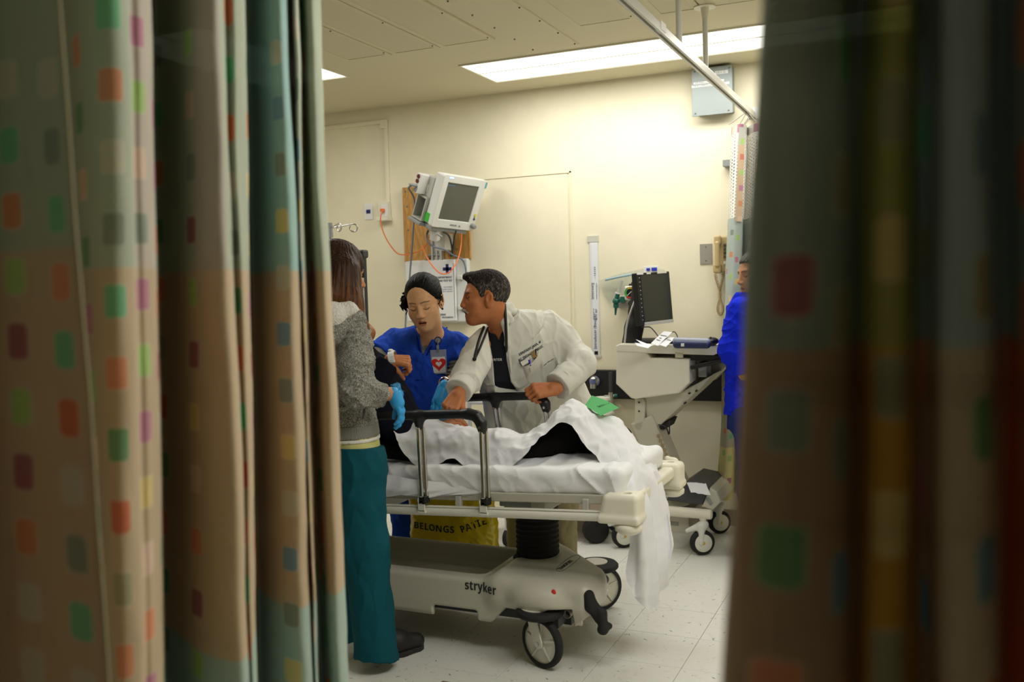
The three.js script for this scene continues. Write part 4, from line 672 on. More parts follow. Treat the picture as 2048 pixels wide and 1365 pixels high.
// white blanket over the patient's hips and raised knee, falling over the foot end
const blanketMat = cloth(0xe6e6e9, { bumpMap: crumpleBump, bumpScale: 0.0016, sheen: 0 });
{
  // columns from the hip to the foot end; each column: near edge, near flank, ridge, far flank, far edge
  const near = [[-2.062,.874,-3.354], [-2.04,.833,-3.352], [-1.992,.778,-3.349], [-1.944,.745,-3.348], [-1.862,.752,-3.349], [-1.78,.784,-3.351], [-1.711,.749,-3.349], [-1.598,.756,-3.348], [-1.521,.764,-3.347], [-1.466,.805,-3.348], [-1.423,.857,-3.406], [-1.383,.909,-3.471], [-1.354,.925,-3.507], [-1.304,.904,-3.495], [-1.247,.845,-3.462], [-1.198,.806,-3.448], [-1.131,.748,-3.398], [-1.054,.693,-3.341], [-1.02,.599,-3.306], [-1.026,.5,-3.319], [-1.042,.4,-3.327], [-1.039,.362,-3.326]];
  const mid = [[-2.085,.884,-3.398], [-2.054,.868,-3.398], [-1.993,.845,-3.397], [-1.933,.826,-3.397], [-1.862,.829,-3.398], [-1.787,.842,-3.4], [-1.711,.825,-3.399], [-1.62,.833,-3.399], [-1.546,.831,-3.398], [-1.477,.845,-3.403], [-1.428,.893,-3.472], [-1.377,.956,-3.531], [-1.336,.967,-3.55], [-1.28,.933,-3.541], [-1.233,.892,-3.526], [-1.186,.85,-3.511], [-1.119,.8,-3.472], [-1.036,.75,-3.396], [-.991,.63,-3.343], [-.976,.523,-3.321], [-.988,.386,-3.329], [-1.009,.299,-3.325]];
  const ridge = [[-2.114,.891,-3.459], [-2.075,.905,-3.461], [-2.016,.913,-3.463], [-1.943,.913,-3.464], [-1.848,.899,-3.465], [-1.765,.885,-3.465], [-1.696,.88,-3.465], [-1.619,.89,-3.474], [-1.562,.873,-3.487], [-1.505,.87,-3.523], [-1.452,.912,-3.572], [-1.402,.978,-3.609], [-1.36,1.006,-3.63], [-1.311,.985,-3.639], [-1.259,.941,-3.638], [-1.208,.905,-3.637], [-1.147,.861,-3.617], [-1.064,.806,-3.563], [-.999,.712,-3.498], [-.971,.546,-3.457], [-.958,.379,-3.429], [-.971,.229,-3.392]];
  const far = [[-2.154,.877,-3.545], [-2.104,.894,-3.548], [-2.042,.9,-3.55], [-1.968,.898,-3.552], [-1.887,.881,-3.562], [-1.813,.861,-3.583], [-1.749,.848,-3.599], [-1.68,.856,-3.62], [-1.623,.839,-3.633], [-1.564,.835,-3.671], [-1.497,.879,-3.714], [-1.434,.931,-3.735], [-1.38,.953,-3.76], [-1.328,.925,-3.771], [-1.272,.889,-3.771], [-1.204,.894,-3.802], [-1.149,.835,-3.779], [-1.069,.772,-3.723], [-.991,.686,-3.632], [-.958,.519,-3.57], [-.933,.412,-3.531], [-.959,.25,-3.465]];
  const edge = [[-2.193,.81,-3.628], [-2.142,.823,-3.631], [-2.079,.83,-3.634], [-2.011,.832,-3.636], [-1.938,.816,-3.655], [-1.863,.8,-3.677], [-1.793,.793,-3.697], [-1.722,.793,-3.718], [-1.659,.781,-3.734], [-1.595,.779,-3.763], [-1.522,.815,-3.809], [-1.449,.862,-3.844], [-1.389,.87,-3.861], [-1.328,.845,-3.865], [-1.271,.816,-3.866], [-1.181,.804,-3.883], [-1.127,.751,-3.861], [-1.053,.709,-3.814], [-.992,.614,-3.725], [-.96,.478,-3.654], [-.942,.408,-3.614], [-.947,.291,-3.56]];
  const n = 220, rows = [near, mid, ridge, far, edge].map(r => spline(r, n)), m = 46, out = [];
  for (let i = 0; i <= m; i++) out.push([]);
  for (let j = 0; j <= n; j++) { const c = spline(rows.map(r => r[j]), m); for (let i = 0; i <= m; i++) out[i].push(c[i]); }
  const g0 = sheet(out), P = g0.attributes.position, Nn = g0.attributes.normal;
  for (let i = 0; i < P.count; i++) {
    const x = P.getX(i), y = P.getY(i), z = P.getZ(i), hang = smooth(0.72, 0.62, y) * smooth(-1.1, -1.0, x);
    const r1 = noise(x * 8, y * 8, z * 8), r2 = Math.abs(noise(x * 15 + y * 10, y * 6 - x * 3, z * 13)), r3 = Math.pow(1 - Math.min(1, 2.2 * Math.abs(noise(x * 9 + 3, y * 13, z * 8 + x * 5))), 3), d = (0.012 * r1 - 0.01 * r2 + 0.009 * r3 + 0.004 * noise(x * 34, y * 34, z * 34)) * (1 - 0.6 * hang) + hang * (0.012 * Math.sin((x - z * 0.8) * 70 + y * 6) - 0.004 * Math.abs(noise(x * 30, y * 60, z * 30)));
    P.setXYZ(i, x + Nn.getX(i) * d, y + Nn.getY(i) * d, z + Nn.getZ(i) * d);
  }
  g0.computeVertexNormals();
  const b = thing('blanket', 'rumpled white blanket draped over the raised knee and foot end', 'blanket', [-1.35, 0.55, MZ]);
  part(b, 'cover', g0, blanketMat);
  // trailing corner of the paper-like cloth behind the hanging strip
  const A = [[-1.037,.602,-3.628], [-1.059,.489,-3.578], [-1.086,.375,-3.537]], Bq = [[-.969,.584,-3.635], [-.927,.419,-3.578], [-.953,.295,-3.514]], rr = [];
  const aa = spline(A, 30), bb = spline(Bq, 30); for (let i = 0; i <= 30; i++) { const row = []; for (let j = 0; j <= 20; j++) { const p = mix(aa[i], bb[i], j / 20); row.push([p[0], p[1], p[2] + 0.008 * Math.sin(j * 0.9 + i * 0.12)]); } rr.push(row); }
  part(b, 'hanging_corner', sheet(rr), blanketMat);
}
// green paper on the knee
{
  const q = [[-1.314,.959,-3.658], [-1.317,.992,-3.769], [-1.185,.946,-3.737], [-1.226,.929,-3.608]], rows = [];
  for (let i = 0; i <= 8; i++) { const row = []; for (let j = 0; j <= 12; j++) { const p = mix(mix(q[0], q[1], i / 8), mix(q[3], q[2], i / 8), j / 12); row.push([p[0], p[1] + 0.012 + 0.006 * Math.sin(j / 12 * 3.1), p[2]]); } rows.push(row); }
  const g = thing('green_paper', 'bright green paper slip lying on the blanket at the knee', 'paper', add(q[0], [0, -0.0, 0]));
  part(g, 'slip', sheet(rows), std(0x3fa557, 0.7, { side: THREE.DoubleSide }));
  const x = norm(subv(q[2], q[3])), y = norm(subv(q[0], q[3])), c = add(mix(mix(q[0], q[3], 0.62), mix(q[1], q[2], 0.62), 0.35), [0, 0.0185, 0]);
  part(g, 'handwriting', merge([text('Green', 0.016, c, x, y, 'sans_regular', 0.0008, 0.8), text('16', 0.03, add(c, x, 0.05), x, y, 'sans_regular', 0.0008, 0.6)]), std(0x1d5a30, 0.7));
}
// yellow belongings bag hanging behind the stretcher
{
  const a = [-2.339,.439,-3.957], b = [-1.914,.179,-4.02], c = mix(a, b, 0.5), hw = (b[0] - a[0]) / 2 * 1.08;
  const top = [-2.121,.486,-3.981], X = norm(subv([-1.914,.329,-4.03], [-2.339,.315,-3.949])), Zd = norm(cross(X, [0, 1, 0])), H = top[1] - b[1] + 0.05, W = len(subv([-1.914,.329,-4.03], [-2.339,.315,-3.949]));
  const o = [-2.124,.322,-3.991], f = (x, y, z) => {
    const q = subv([x, y, z], o), u = dot(q, X), v = q[1], w = dot(q, Zd), t = (v + H / 2) / H, hwid = W / 2 * (0.97 + 0.05 * Math.sin(t * 3)), dep = 0.085 * (0.6 + 0.5 * Math.sin(clamp(t, 0, 1) * 2.6 + 0.4)) + 0.006;
    const k = Math.hypot(u / hwid, w / dep), body = (Math.pow(Math.pow(Math.abs(u / hwid), 3.5) + Math.pow(Math.abs(w / dep), 2.2), 0.36) - 1) * dep * 0.8;
    const fold = 0.007 * noise(u * 14, v * 8, 2) + 0.005 * Math.abs(noise(u * 30 + v * 20, v * 24, 7));
    return Math.max(body + fold, Math.abs(v) - H / 2 - 0.01 * Math.sin(u * 30));
  };
  const g = thing('belongings_bag', 'yellow plastic patient belongings bag hanging behind the stretcher base', 'bag', [o[0], o[1] - H / 2, o[2]]);
  part(g, 'bag_film', netMesh(f, add(o, [-W * 0.62, -H / 2 - 0.04, -0.28]), add(o, [W * 0.62, H / 2 + 0.04, 0.28]), 0.0075), phys(0xf2dc1c, 0.28, { transmission: 0.2, side: THREE.DoubleSide, clearcoat: 0.5 }));
  const ink = std(0x1d3a22, 0.5);
  const lab = (str, u, v, size, rise) => { const x = norm(add(X, [0, rise, 0])); part(g, 'lettering', textOn(f, str, size, add(add(o, X, u), [0, v, 0]), x, cross(Zd, x), 'sans_bold', 1, 0.0008), ink); };
  lab('BELONGS', -W * 0.42, 0.004, 0.034, -0.1); lab('PATIE', W * 0.15, -0.016, 0.034, 0.3);
  part(g, 'drawstring', tube([add(o, X, -W * 0.2).map((q, i) => i === 1 ? o[1] + H / 2 : q), add(add(o, X, -W * 0.05), [0, H / 2 + 0.08, -0.0]), add(add(o, X, W * 0.2), [0, H / 2, 0])], 0.004, 24), M.white);
}


// ---------------------------------------------------------------- computer cart and things around it
{
  const NZc = -4.95, D = 0.46, zF = NZc - D, at = [-1.33, 0, NZc - D / 2];
  const g = thing('computer_cart', 'cream mobile computer cart on casters behind the stretcher foot', 'cart', at);
  const xy = p => [p[0], p[1]], ext = (pts, z, d, b = 0.004) => { const q = poly(pts, d, b); q.translate(0, 0, z - d); return q; };
  // worktop
  const wt = [[-1.581,1.136,-4.95], [-1.558,1.147,-4.95], [-1.006,1.136,-4.95], [-.998,1.107,-4.95], [-1.038,1.086,-4.95], [-1.388,1.095,-4.95], [-1.576,1.105,-4.95]].map(xy);
  const top = part(g, 'worktop', ext(wt, NZc + 0.01, D + 0.02, 0.006), M.cream);
  // side bin
  part(g, 'side_cabinet', ext([[-1.579,1.108,-4.95], [-1.416,1.109,-4.95], [-1.383,1.07,-4.95], [-1.17,1.066,-4.95], [-1.17,.939,-4.95], [-1.231,.878,-4.95], [-1.478,.84,-4.95], [-1.501,.845,-4.95], [-1.586,.924,-4.95]].map(xy), NZc + 0.005, 0.16, 0.008), M.cream);
  part(g, 'far_cabinet', ext([[-1.388,1.081,-4.95], [-1.017,1.083,-4.95], [-1.016,1.008,-4.95], [-1.116,.913,-4.95], [-1.336,.909,-4.95]].map(xy), NZc - 0.3, 0.16, 0.008), std(0xcfcbb6, 0.5));
  part(g, 'rear_core', ext([[-1.545,1.092,-4.95], [-1.181,1.082,-4.95], [-1.184,.925,-4.95], [-1.506,.878,-4.95]].map(xy), NZc - 0.15, 0.17, 0.004), std(0xb5b1a0, 0.55));
  // keyboard tray, dark
  const tray = part(g, 'keyboard_tray', merge([box([[-1.173,1.039,-4.95][0], [-1.173,1.055,-4.95][1], NZc - 0.4], [[-.994,1.056,-4.95][0], [-1.173,1.088,-4.95][1], NZc - 0.02], 0.008), cyl([-1.163,1.018,-4.95], [-.981,1.062,-4.95], 0.012), cyl([-.981,1.062,-4.95], add([-.981,1.062,-4.95], [0, 0, -0.35]), 0.012)]), M.black);
  part(tray, 'latch', box(add([-1.246,1.104,-4.95], [0, 0, 0]), add([-1.203,1.071,-4.95], [0, 0, 0.012]), 0.003), std(0xc9c3a6, 0.5));
part(g, 'tray_arm', merge([cyl([-1.192,1.031,-5.1], [-1.104,.966,-5.1], 0.014), box(add([-1.126,.988,-5.1], [-0.02, -0.03, -0.06]), add([-1.099,.988,-5.1], [0.0, 0.05, 0.06]), 0.006)]), M.grey);
  // neck and column
  part(g, 'neck', ext([[-1.45,.851,-4.95], [-1.231,.881,-4.95], [-1.159,.92,-4.95], [-1.061,.976,-4.95], [-1.13,.899,-4.95], [-1.368,.679,-4.95], [-1.402,.692,-4.95], [-1.441,.727,-4.95]].map(xy), NZc - 0.08, 0.28, 0.012), std(0xcbc7b2, 0.45));
  part(g, 'neck_flange', ext([[-1.496,.834,-4.95], [-1.45,.835,-4.95], [-1.439,.816,-4.95], [-1.447,.699,-4.95], [-1.465,.648,-4.95], [-1.505,.663,-4.95]].map(xy), NZc - 0.06, 0.3, 0.006), std(0xcbc7b2, 0.45));
  for (const p of [[-1.473,.815,-4.95], [-1.474,.765,-4.95], [-1.19,.871,-4.95], [-1.152,.885,-4.95], [-1.216,.816,-4.95]]) part(g, 'screw', cyl([p[0], p[1], NZc - 0.09], [p[0], p[1], NZc - 0.056], 0.005, 0.005, 10), M.black);
  const A = [-1.439,.642,-5.1], B = [-1.295,.299,-5.1], dx = norm(subv(B, A)), nx = [-dx[1], dx[0], 0];
  const col = box([-0.065, 0, -0.09], [0.075, len(subv(B, A)) + 0.16, 0.09], 0.012); basisTo(col, add(A, dx, -0.08), [dx[1] * -1, dx[0], 0].map(q => q), dx, cross([dx[1] * -1, dx[0], 0], dx));
  part(g, 'column', col, std(0xc6c2ae, 0.45));
  part(g, 'column_socket', ext([[-1.47,.67,-4.95], [-1.464,.712,-4.95], [-1.326,.703,-4.95], [-1.346,.658,-4.95]].map(xy), NZc - 0.1, 0.24, 0.004), M.blackMatte);
  const strip = part(g, 'scale_strip', box([0, 0, 0], [0.012, 0.16, 0.002]), std(0xb09a74, 0.6)); strip.visible = true; strip.geometry.applyMatrix4(new THREE.Matrix4());
  { const s = strip.geometry; s.translate(at[0], at[1], at[2]); s.translate(0, 0, 0); basisTo(s, add([-1.348,.644,-5], [0, 0, -0.0]), [dx[1] * -1, dx[0], 0], dx, [0, 0, -1]); const o = s.boundingBox; s.translate(-at[0], -at[1], -at[2]); }
  g.remove(strip);
  for (let i = 0; i < 7; i++) { const p = add(add([-1.361,.632,-5.005], dx, i * 0.028), [0, 0, 0.0]); part(g, 'position_mark', box(add(p, [-0.012, -0.008, -0.002]), add(p, [0.006, 0.008, 0.004])), std(0xa08a62, 0.6)); }
  // base
  const yb = [-1.127,.219,-4.95][1], bx0 = [-1.334,.259,-4.95][0], bx1 = [-1.068,.223,-4.95][0];
  part(g, 'base_cover', ext([[-1.32,.28,-4.95], [-1.296,.317,-4.95], [-1.193,.393,-4.95], [-1.071,.373,-4.95], [-1.116,.269,-4.95]].map(xy), NZc - 0.01, 0.4, 0.01), std(0x46474a, 0.5));
  part(g, 'base_end_cap', ext([[-1.116,.264,-4.95], [-1.071,.37,-4.95], [-1.034,.348,-4.95], [-1.013,.295,-4.95], [-1.059,.246,-4.95]].map(xy), NZc - 0.0, 0.42, 0.008), std(0xbdbaa9, 0.5));
  part(g, 'control_panel', ext([[-1.096,.311,-4.95], [-1.077,.321,-4.95], [-1.056,.284,-4.95], [-1.07,.272,-4.95]].map(xy), NZc + 0.004, 0.012, 0.001), M.grey);
  const legT = (z, x0, x1) => part(g, 'base_leg', merge([cyl([x0, yb + 0.01, z], [x1, yb + 0.005, z], 0.03, 0.027, 20), cyl([x1, yb + 0.005, z], [x1 + 0.006, yb + 0.005, z], 0.027, 0.02, 20)]), M.cream);
  legT(NZc, -1.62, bx1); legT(zF, -1.62, bx1);
  part(g, 'battery_box', box([[-1.327,.154,-4.95][0], [-1.212,.096,-4.95][1], NZc - 0.36], [[-1.199,.164,-4.95][0], yb - 0.01, NZc - 0.05], 0.006), std(0xbdb9a6, 0.5));
  part(g, 'rating_label', box([[-1.311,.149,-4.95][0], [-1.258,.134,-4.95][1], NZc - 0.052], [[-1.258,.154,-4.95][0], [-1.258,.156,-4.95][1], NZc - 0.048]), std(0x8f8d80, 0.6));
  const caster = (x, z) => {
    const c = part(g, 'caster', lathe([x - 0.012, 0.068, z - 0.018], [x + 0.012, 0.068, z + 0.018], [[0, 0], [0.06, 0], [0.068, 0.25], [0.068, 0.75], [0.06, 1], [0, 1]], 32), M.rubber);
    part(c, 'wheel_disc', lathe([x - 0.014, 0.068, z - 0.02], [x + 0.014, 0.068, z + 0.021], [[0, 0], [0.048, 0], [0.052, 0.5], [0.048, 1], [0, 1]], 28), M.paint);
    part(c, 'hub_cap', lathe([x + 0.012, 0.068, z + 0.018], [x + 0.015, 0.068, z + 0.024], [[0, 0], [0.01, 0.2], [0.008, 1], [0, 1]], 12), std(0xc9a92a, 0.5));
    part(c, 'horn', netMesh(join(0.02, cap([x, 0.068, z - 0.028], [x + 0.004, 0.16, z - 0.024], 0.014, 0.02), cap([x, 0.068, z + 0.028], [x + 0.004, 0.16, z + 0.02], 0.012, 0.02), cap([x + 0.01, 0.165, z], [x - 0.075, 0.13, z + 0.02], 0.026, 0.012)), [x - 0.12, 0.04, z - 0.07], [x + 0.06, 0.2, z + 0.07], 0.005), M.whitePlastic);
    part(c, 'stem', merge([cyl([x + 0.006, 0.17, z], [x + 0.006, yb - 0.01, z], 0.016), cyl([x + 0.006, yb - 0.04, z], [x + 0.006, yb - 0.01, z], 0.012, 0.026)]), M.cream);
  };
  caster(-1.118, NZc + 0.0); caster(-1.118, zF); caster(-1.56, NZc); caster(-1.56, zF);
  // cables under the neck
  part(g, 'hanging_cable', tube([[-1.359,.694,-5], [-1.314,.685,-4.98], [-1.298,.644,-4.98], [-1.294,.722,-4.98]], 0.004, 24), M.cable);

  // screen on its swan neck
  const s = thing('computer_monitor', 'black flat computer screen on a curved stand on the cart', 'monitor', [-1.502,1.128,-5.15]);
  const Zs = 5.12, TL = [-1.433,1.539,-4.893], BL = [-1.419,1.249,-4.881], TR = [-1.318,1.527,-5.164], BR = [-1.305,1.257,-5.152], x = norm(subv(BR, BL)), y0 = subv(TL, BL), z = norm(cross(x, y0)), y = cross(z, x), W = len(subv(TR, TL)) * 1.0, H = len(y0) * 0.985, o = BL;
  const put = q => basisTo(q, o, x, y, z);
  part(s, 'case', put(box([0, 0, -0.035], [W, H, 0], 0.006)), M.black);
  part(s, 'display', put(box([W * 0.13, H * 0.06, -0.004], [W * 0.955, H * 0.95, 0.0012])), std(0x262a24, 0.16));
  part(s, 'lower_strip', put(merge([box([W * 0.12, -0.002, -0.003], [W * 0.99, H * 0.055, 0.004], 0.002)])), M.alu);
  part(s, 'sticker', put(box([W * 0.02, H * 0.965, -0.002], [W * 0.2, H * 1.01, 0.003])), M.white); part(s, 'sticker', put(box([W * 0.3, H * 0.965, -0.002], [W * 0.42, H * 1.0, 0.003])), M.cream); part(s, 'sticker', put(box([W * 0.62, H * 0.965, -0.002], [W * 0.9, H * 1.0, 0.003])), M.cream);
  const rr = rng(9); for (let i = 0; i < 11; i++) part(s, 'edge_fleck', put(box([W * 0.075, H * (0.1 + 0.08 * i), -0.001], [W * (0.075 + 0.012 + 0.012 * rr()), H * (0.112 + 0.08 * i), 0.0012])), M.white);
  const sw = [[-1.503,1.513,-5.08], [-1.511,1.415,-5.081], [-1.526,1.317,-5.068], [-1.55,1.233,-5.052], [-1.558,1.152,-5.043]];
  part(s, 'swan_neck', netMesh(join(0.03, cap([-1.487,1.457,-5.083], [-1.488,1.33,-5.086], 0.035, 0.05), cap([-1.488,1.33,-5.086], [-1.511,1.232,-5.069], 0.05, 0.045), cap([-1.511,1.232,-5.069], [-1.522,1.151,-5.059], 0.05, 0.055)), add([-1.527,1.275,-5.065], [-0.2, -0.25, -0.2]), add([-1.527,1.275,-5.065], [0.2, 0.3, 0.2]), 0.007), M.blackMatte);
  part(s, 'neck_trim', tube([[-1.478,1.399,-5.007], [-1.5,1.328,-4.981], [-1.521,1.257,-4.968], [-1.533,1.155,-4.956]], 0.006, 30), M.alu);
  part(s, 'foot', (() => { const a = [-1.539,1.148,-4.937], b = [-1.239,1.148,-4.704]; return box([a[0], 1.14, NZc - 0.36], [b[0] + 0.0, 1.158, NZc - 0.06], 0.006); })(), M.blackMatte);
  single('screen_cable', 'thin dark cable arching from the screen stand over the cart papers', 'cable', tube([[-1.442,1.236,-4.991], [-1.388,1.237,-4.96], [-1.363,1.218,-4.948], [-1.332,1.184,-4.927], [-1.317,1.154,-4.92]], 0.003, 30), M.cable);
  single('screen_cable', 'thin dark cable loop behind the cart papers', 'cable', tube([[-1.301,1.196,-5.051], [-1.28,1.206,-5.061], [-1.26,1.185,-5.047], [-1.248,1.148,-5.017]], 0.003, 24), M.cable);
  const wy = [-1.303,1.142,-4.95][1] + 0.004;
  // papers
  const paperMat = std(0xe4e4e6, 0.8, { side: THREE.DoubleSide });
  const leaf = (name, label, q, bend, lines) => {
    const rows = []; for (let i = 0; i <= 6; i++) { const row = []; for (let j = 0; j <= 10; j++) { const p = mix(mix(q[0], q[1], i / 6), mix(q[3], q[2], i / 6), j / 10); row.push([p[0], p[1] + bend * Math.sin(j / 10 * 3.14), p[2]]); } rows.push(row); }
    const t = thing(name, label, 'paper', q[3], 'papers on the cart'); part(t, 'page', sheet(rows), paperMat);
    for (const l of lines || []) { const a = mix(q[0], q[3], l[0]), b = mix(q[1], q[2], l[0]), n = norm(cross(subv(q[1], q[0]), subv(q[3], q[0]))), up = n[1] < 0 ? [-n[0], -n[1], -n[2]] : n; part(t, 'print_line', cyl(add(mix(a, b, l[1]), up, 0.002 + bend), add(mix(a, b, l[2]), up, 0.002 + bend), 0.0016, 0.0016, 6), std(0x55605c, 0.6)); }
  };
  leaf('paper_sheet', 'folded white paper propped against the screen foot on the cart', [[-1.31,1.215,-4.96], [-1.268,1.208,-4.979], [-1.311,1.144,-4.835], [-1.351,1.157,-4.84]], 0.002, [[0.35, 0.1, 0.9], [0.55, 0.3, 0.6], [0.7, 0.2, 0.7]]);
  leaf('paper_sheet', 'white paper sticking out beside the folded one on the cart', [[-1.278,1.184,-4.962], [-1.248,1.178,-4.975], [-1.27,1.138,-4.842], [-1.309,1.149,-4.847]], 0.002, [[0.4, 0.2, 0.8]]);
  leaf('paper_sheet', 'curled white paper at the front edge of the cart worktop', [[-1.445,1.16,-4.842], [-1.331,1.149,-4.848], [-1.343,1.137,-4.754], [-1.41,1.148,-4.78]], 0.004);
  leaf('paper_sheet', 'white slip poking up in front of the screen stand', [[-1.432,1.18,-4.827], [-1.353,1.15,-4.827], [-1.352,1.143,-4.805], [-1.397,1.157,-4.808]], 0.001);
  // handheld scanner and mouse
  const q = thing('barcode_scanner', 'blue and grey handheld reader lying on the cart worktop', 'reader', [-1.148,1.14,-4.896]);
  part(q, 'body', netMesh(join(0.01, cap([-1.219,1.149,-4.876], [-1.06,1.146,-4.881], 0.022, 0.02)), add([-1.139,1.146,-4.879], [-0.14, -0.05, -0.08]), add([-1.139,1.146,-4.879], [0.14, 0.05, 0.08]), 0.005), std(0x232c55, 0.45));
  part(q, 'top_shell', netMesh(join(0.01, cap(add([-1.226,1.167,-4.885], [0, 0, 0]), [-1.062,1.161,-4.892], 0.0185, 0.0185)), add([-1.139,1.157,-4.88], [-0.14, -0.05, -0.08]), add([-1.139,1.157,-4.88], [0.14, 0.05, 0.08]), 0.005), std(0x9aa1b0, 0.4));
  part(q, 'label', box(add([-1.178,1.149,-4.84], [-0.008, -0.008, 0.004]), add([-1.178,1.149,-4.84], [0.008, 0.008, 0.012])), M.white);
  const mo = [-1.051,1.159,-4.963], ms = thing('computer_mouse', 'black computer mouse on the cart worktop edge', 'mouse', add(mo, [0, -0.02, 0]));
  part(ms, 'shell', netMesh(ell(mo, [0.036, 0.022, 0.055]), add(mo, [-0.06, -0.04, -0.08]), add(mo, [0.06, 0.04, 0.08]), 0.005), M.black);
  part(ms, 'wheel', cyl(add(mo, [-0.004, 0.021, 0.03]), add(mo, [0.004, 0.021, 0.03]), 0.006, 0.006, 12), M.darkGrey);
  // wipe on the base cover
  const rows = [], q4 = [[-1.197,.384,-4.98], [-1.093,.384,-4.98], [-1.056,.332,-4.93], [-1.164,.341,-4.93]];
  for (let i = 0; i <= 10; i++) { const row = []; for (let j = 0; j <= 14; j++) { const p = mix(mix(q4[0], q4[1], j / 14), mix(q4[3], q4[2], j / 14), i / 10); row.push([p[0], p[1] + 0.008 + 0.008 * fbm(i * 0.35, j * 0.3, 1), p[2] + 0.03]); } rows.push(row); }
  single('paper_wipe', 'crumpled white paper wipe lying on the cart base cover', 'paper', sheet(rows), paperMat);
}
// low rolling equipment base beyond the stretcher, with black wheels and cables
{
  const W1 = [-1.71, 0.055, -4.98], g = thing('equipment_trolley', 'low beige trolley with big black wheels beyond the stretcher foot', 'trolley', [-1.85, 0, -5.15]);
  part(g, 'tray', box([-2.3, 0.16, -5.5], [-1.7, 0.3, -4.98], 0.012), std(0xb7a78f, 0.55));
  part(g, 'upper_panel', box([-2.2, 0.3, -5.48], [-1.74, 0.36, -5.02], 0.012), M.beige);
  part(g, 'pillar', box([-2.1, 0.36, -5.45], [-1.75, 0.7, -5.15], 0.02), M.beige);
  for (const [x, z] of [[-1.74, -4.99], [-2.18, -4.99], [-1.74, -5.45], [-2.18, -5.45]]) { const c = part(g, 'wheel', lathe([x - 0.02, 0.075, z - 0.03], [x + 0.02, 0.075, z + 0.03], [[0, 0], [0.06, 0], [0.075, 0.2], [0.075, 0.8], [0.06, 1], [0, 1]], 32), M.rubber); part(c, 'fork', box([x - 0.03, 0.1, z - 0.035], [x + 0.03, 0.17, z + 0.035], 0.008), M.blackMatte); }
  single('floor_cable', 'black cable coiled on the floor beside the trolley wheel', 'cable', tube([[-1.744,.04,-5.228], [-1.694,.03,-5.188], [-1.648,.012,-5.156], [-1.606,.01,-5.121], [-1.621,.05,-5.132], [-1.646,.09,-5.082], [-1.604,.12,-5.044], [-1.594,.06,-5.125], [-1.562,.012,-5.094], [-1.513,.012,-5.088]], 0.012, 90), M.cable);
  single('floor_cable', 'short grey lead on the floor beside the cart caster', 'cable', tube([[-1.193,.01,-5.613], [-1.151,.01,-5.539], [-1.141,.01,-5.446], [-1.151,.012,-5.411]], 0.007, 30), M.greyCable);
}
// white wheeled walker frame glimpsed between the doctor and the bed
{
  const g = thing('suction_trolley', 'white tube trolley with cables between the nurse and the doctor', 'trolley', [-2.35, 0, -4.85]), a = [-2.28, 0, -4.78];
  for (const [x, z] of [[-2.42, -4.78], [-2.2, -4.78], [-2.42, -5.05], [-2.2, -5.05]]) { part(g, 'leg', cyl([x, 0.09, z], [x, 1.02, z], 0.014), M.white); part(g, 'caster', cyl([x - 0.013, 0.045, z], [x + 0.013, 0.045, z], 0.045, 0.045, 20), M.rubber); }
  for (const y of [0.3, 0.82, 1.0]) part(g, 'shelf_rim', merge([cyl([-2.42, y, -4.78], [-2.2, y, -4.78], 0.012), cyl([-2.42, y, -5.05], [-2.2, y, -5.05], 0.012), cyl([-2.42, y, -4.78], [-2.42, y, -5.05], 0.012), cyl([-2.2, y, -4.78], [-2.2, y, -5.05], 0.012), box([-2.42, y - 0.006, -5.05], [-2.2, y, -4.78])]), M.white);
  part(g, 'red_handle', box([-2.26, 0.86, -4.78], [-2.2, 0.93, -4.74], 0.008), std(0xa3262a, 0.5));
  part(g, 'cable', merge([tube([[-2.25, 1.0, -4.76], [-2.22, 0.9, -4.75], [-2.24, 0.8, -4.76], [-2.21, 0.7, -4.75]], 0.006, 30), tube([[-2.29, 1.0, -4.76], [-2.26, 0.85, -4.74], [-2.29, 0.72, -4.76]], 0.005, 30)]), M.whitePlastic);
}
single('cardboard_scrap', 'small brown cardboard scrap on the floor tiles in front of the stretcher', 'scrap', box(add([-1.673,0,-3.013], [0, 0.001, 0]), add([-1.597,0,-3.041], [0, 0.003, 0.05])), std(0x7d6a50, 0.8));


// ---------------------------------------------------------------- people
const CR = [.913,-.028,-.407], CU = [.002,.998,-.065], CT = [.407,.058,.911];
const skinMat = phys(0xffffff, 0.52, { vertexColors: true, sheen: 0.1, specularIntensity: 0.6 });
const skinTone = (hex, red = 0) => { const b = lin(hex); return (x, y, z) => { const n = 1 + 0.1 * noise(x * 60, y * 60, z * 60) + 0.05 * noise(x * 190, y * 190, z * 190); return [b[0] * n, b[1] * n * (1 - red * 0.1), b[2] * n]; }; };
function frame(c, F, up) { F = norm(F); const X = norm(cross(up, F)), Y = cross(F, X); return { c, F, X, Y, world: p => add(add(add(c, X, p[0]), Y, p[1]), F, p[2]), local: (x, y, z) => { const q = [x - c[0], y - c[1], z - c[2]]; return [dot(q, X), dot(q, Y), dot(q, F)]; } }; }
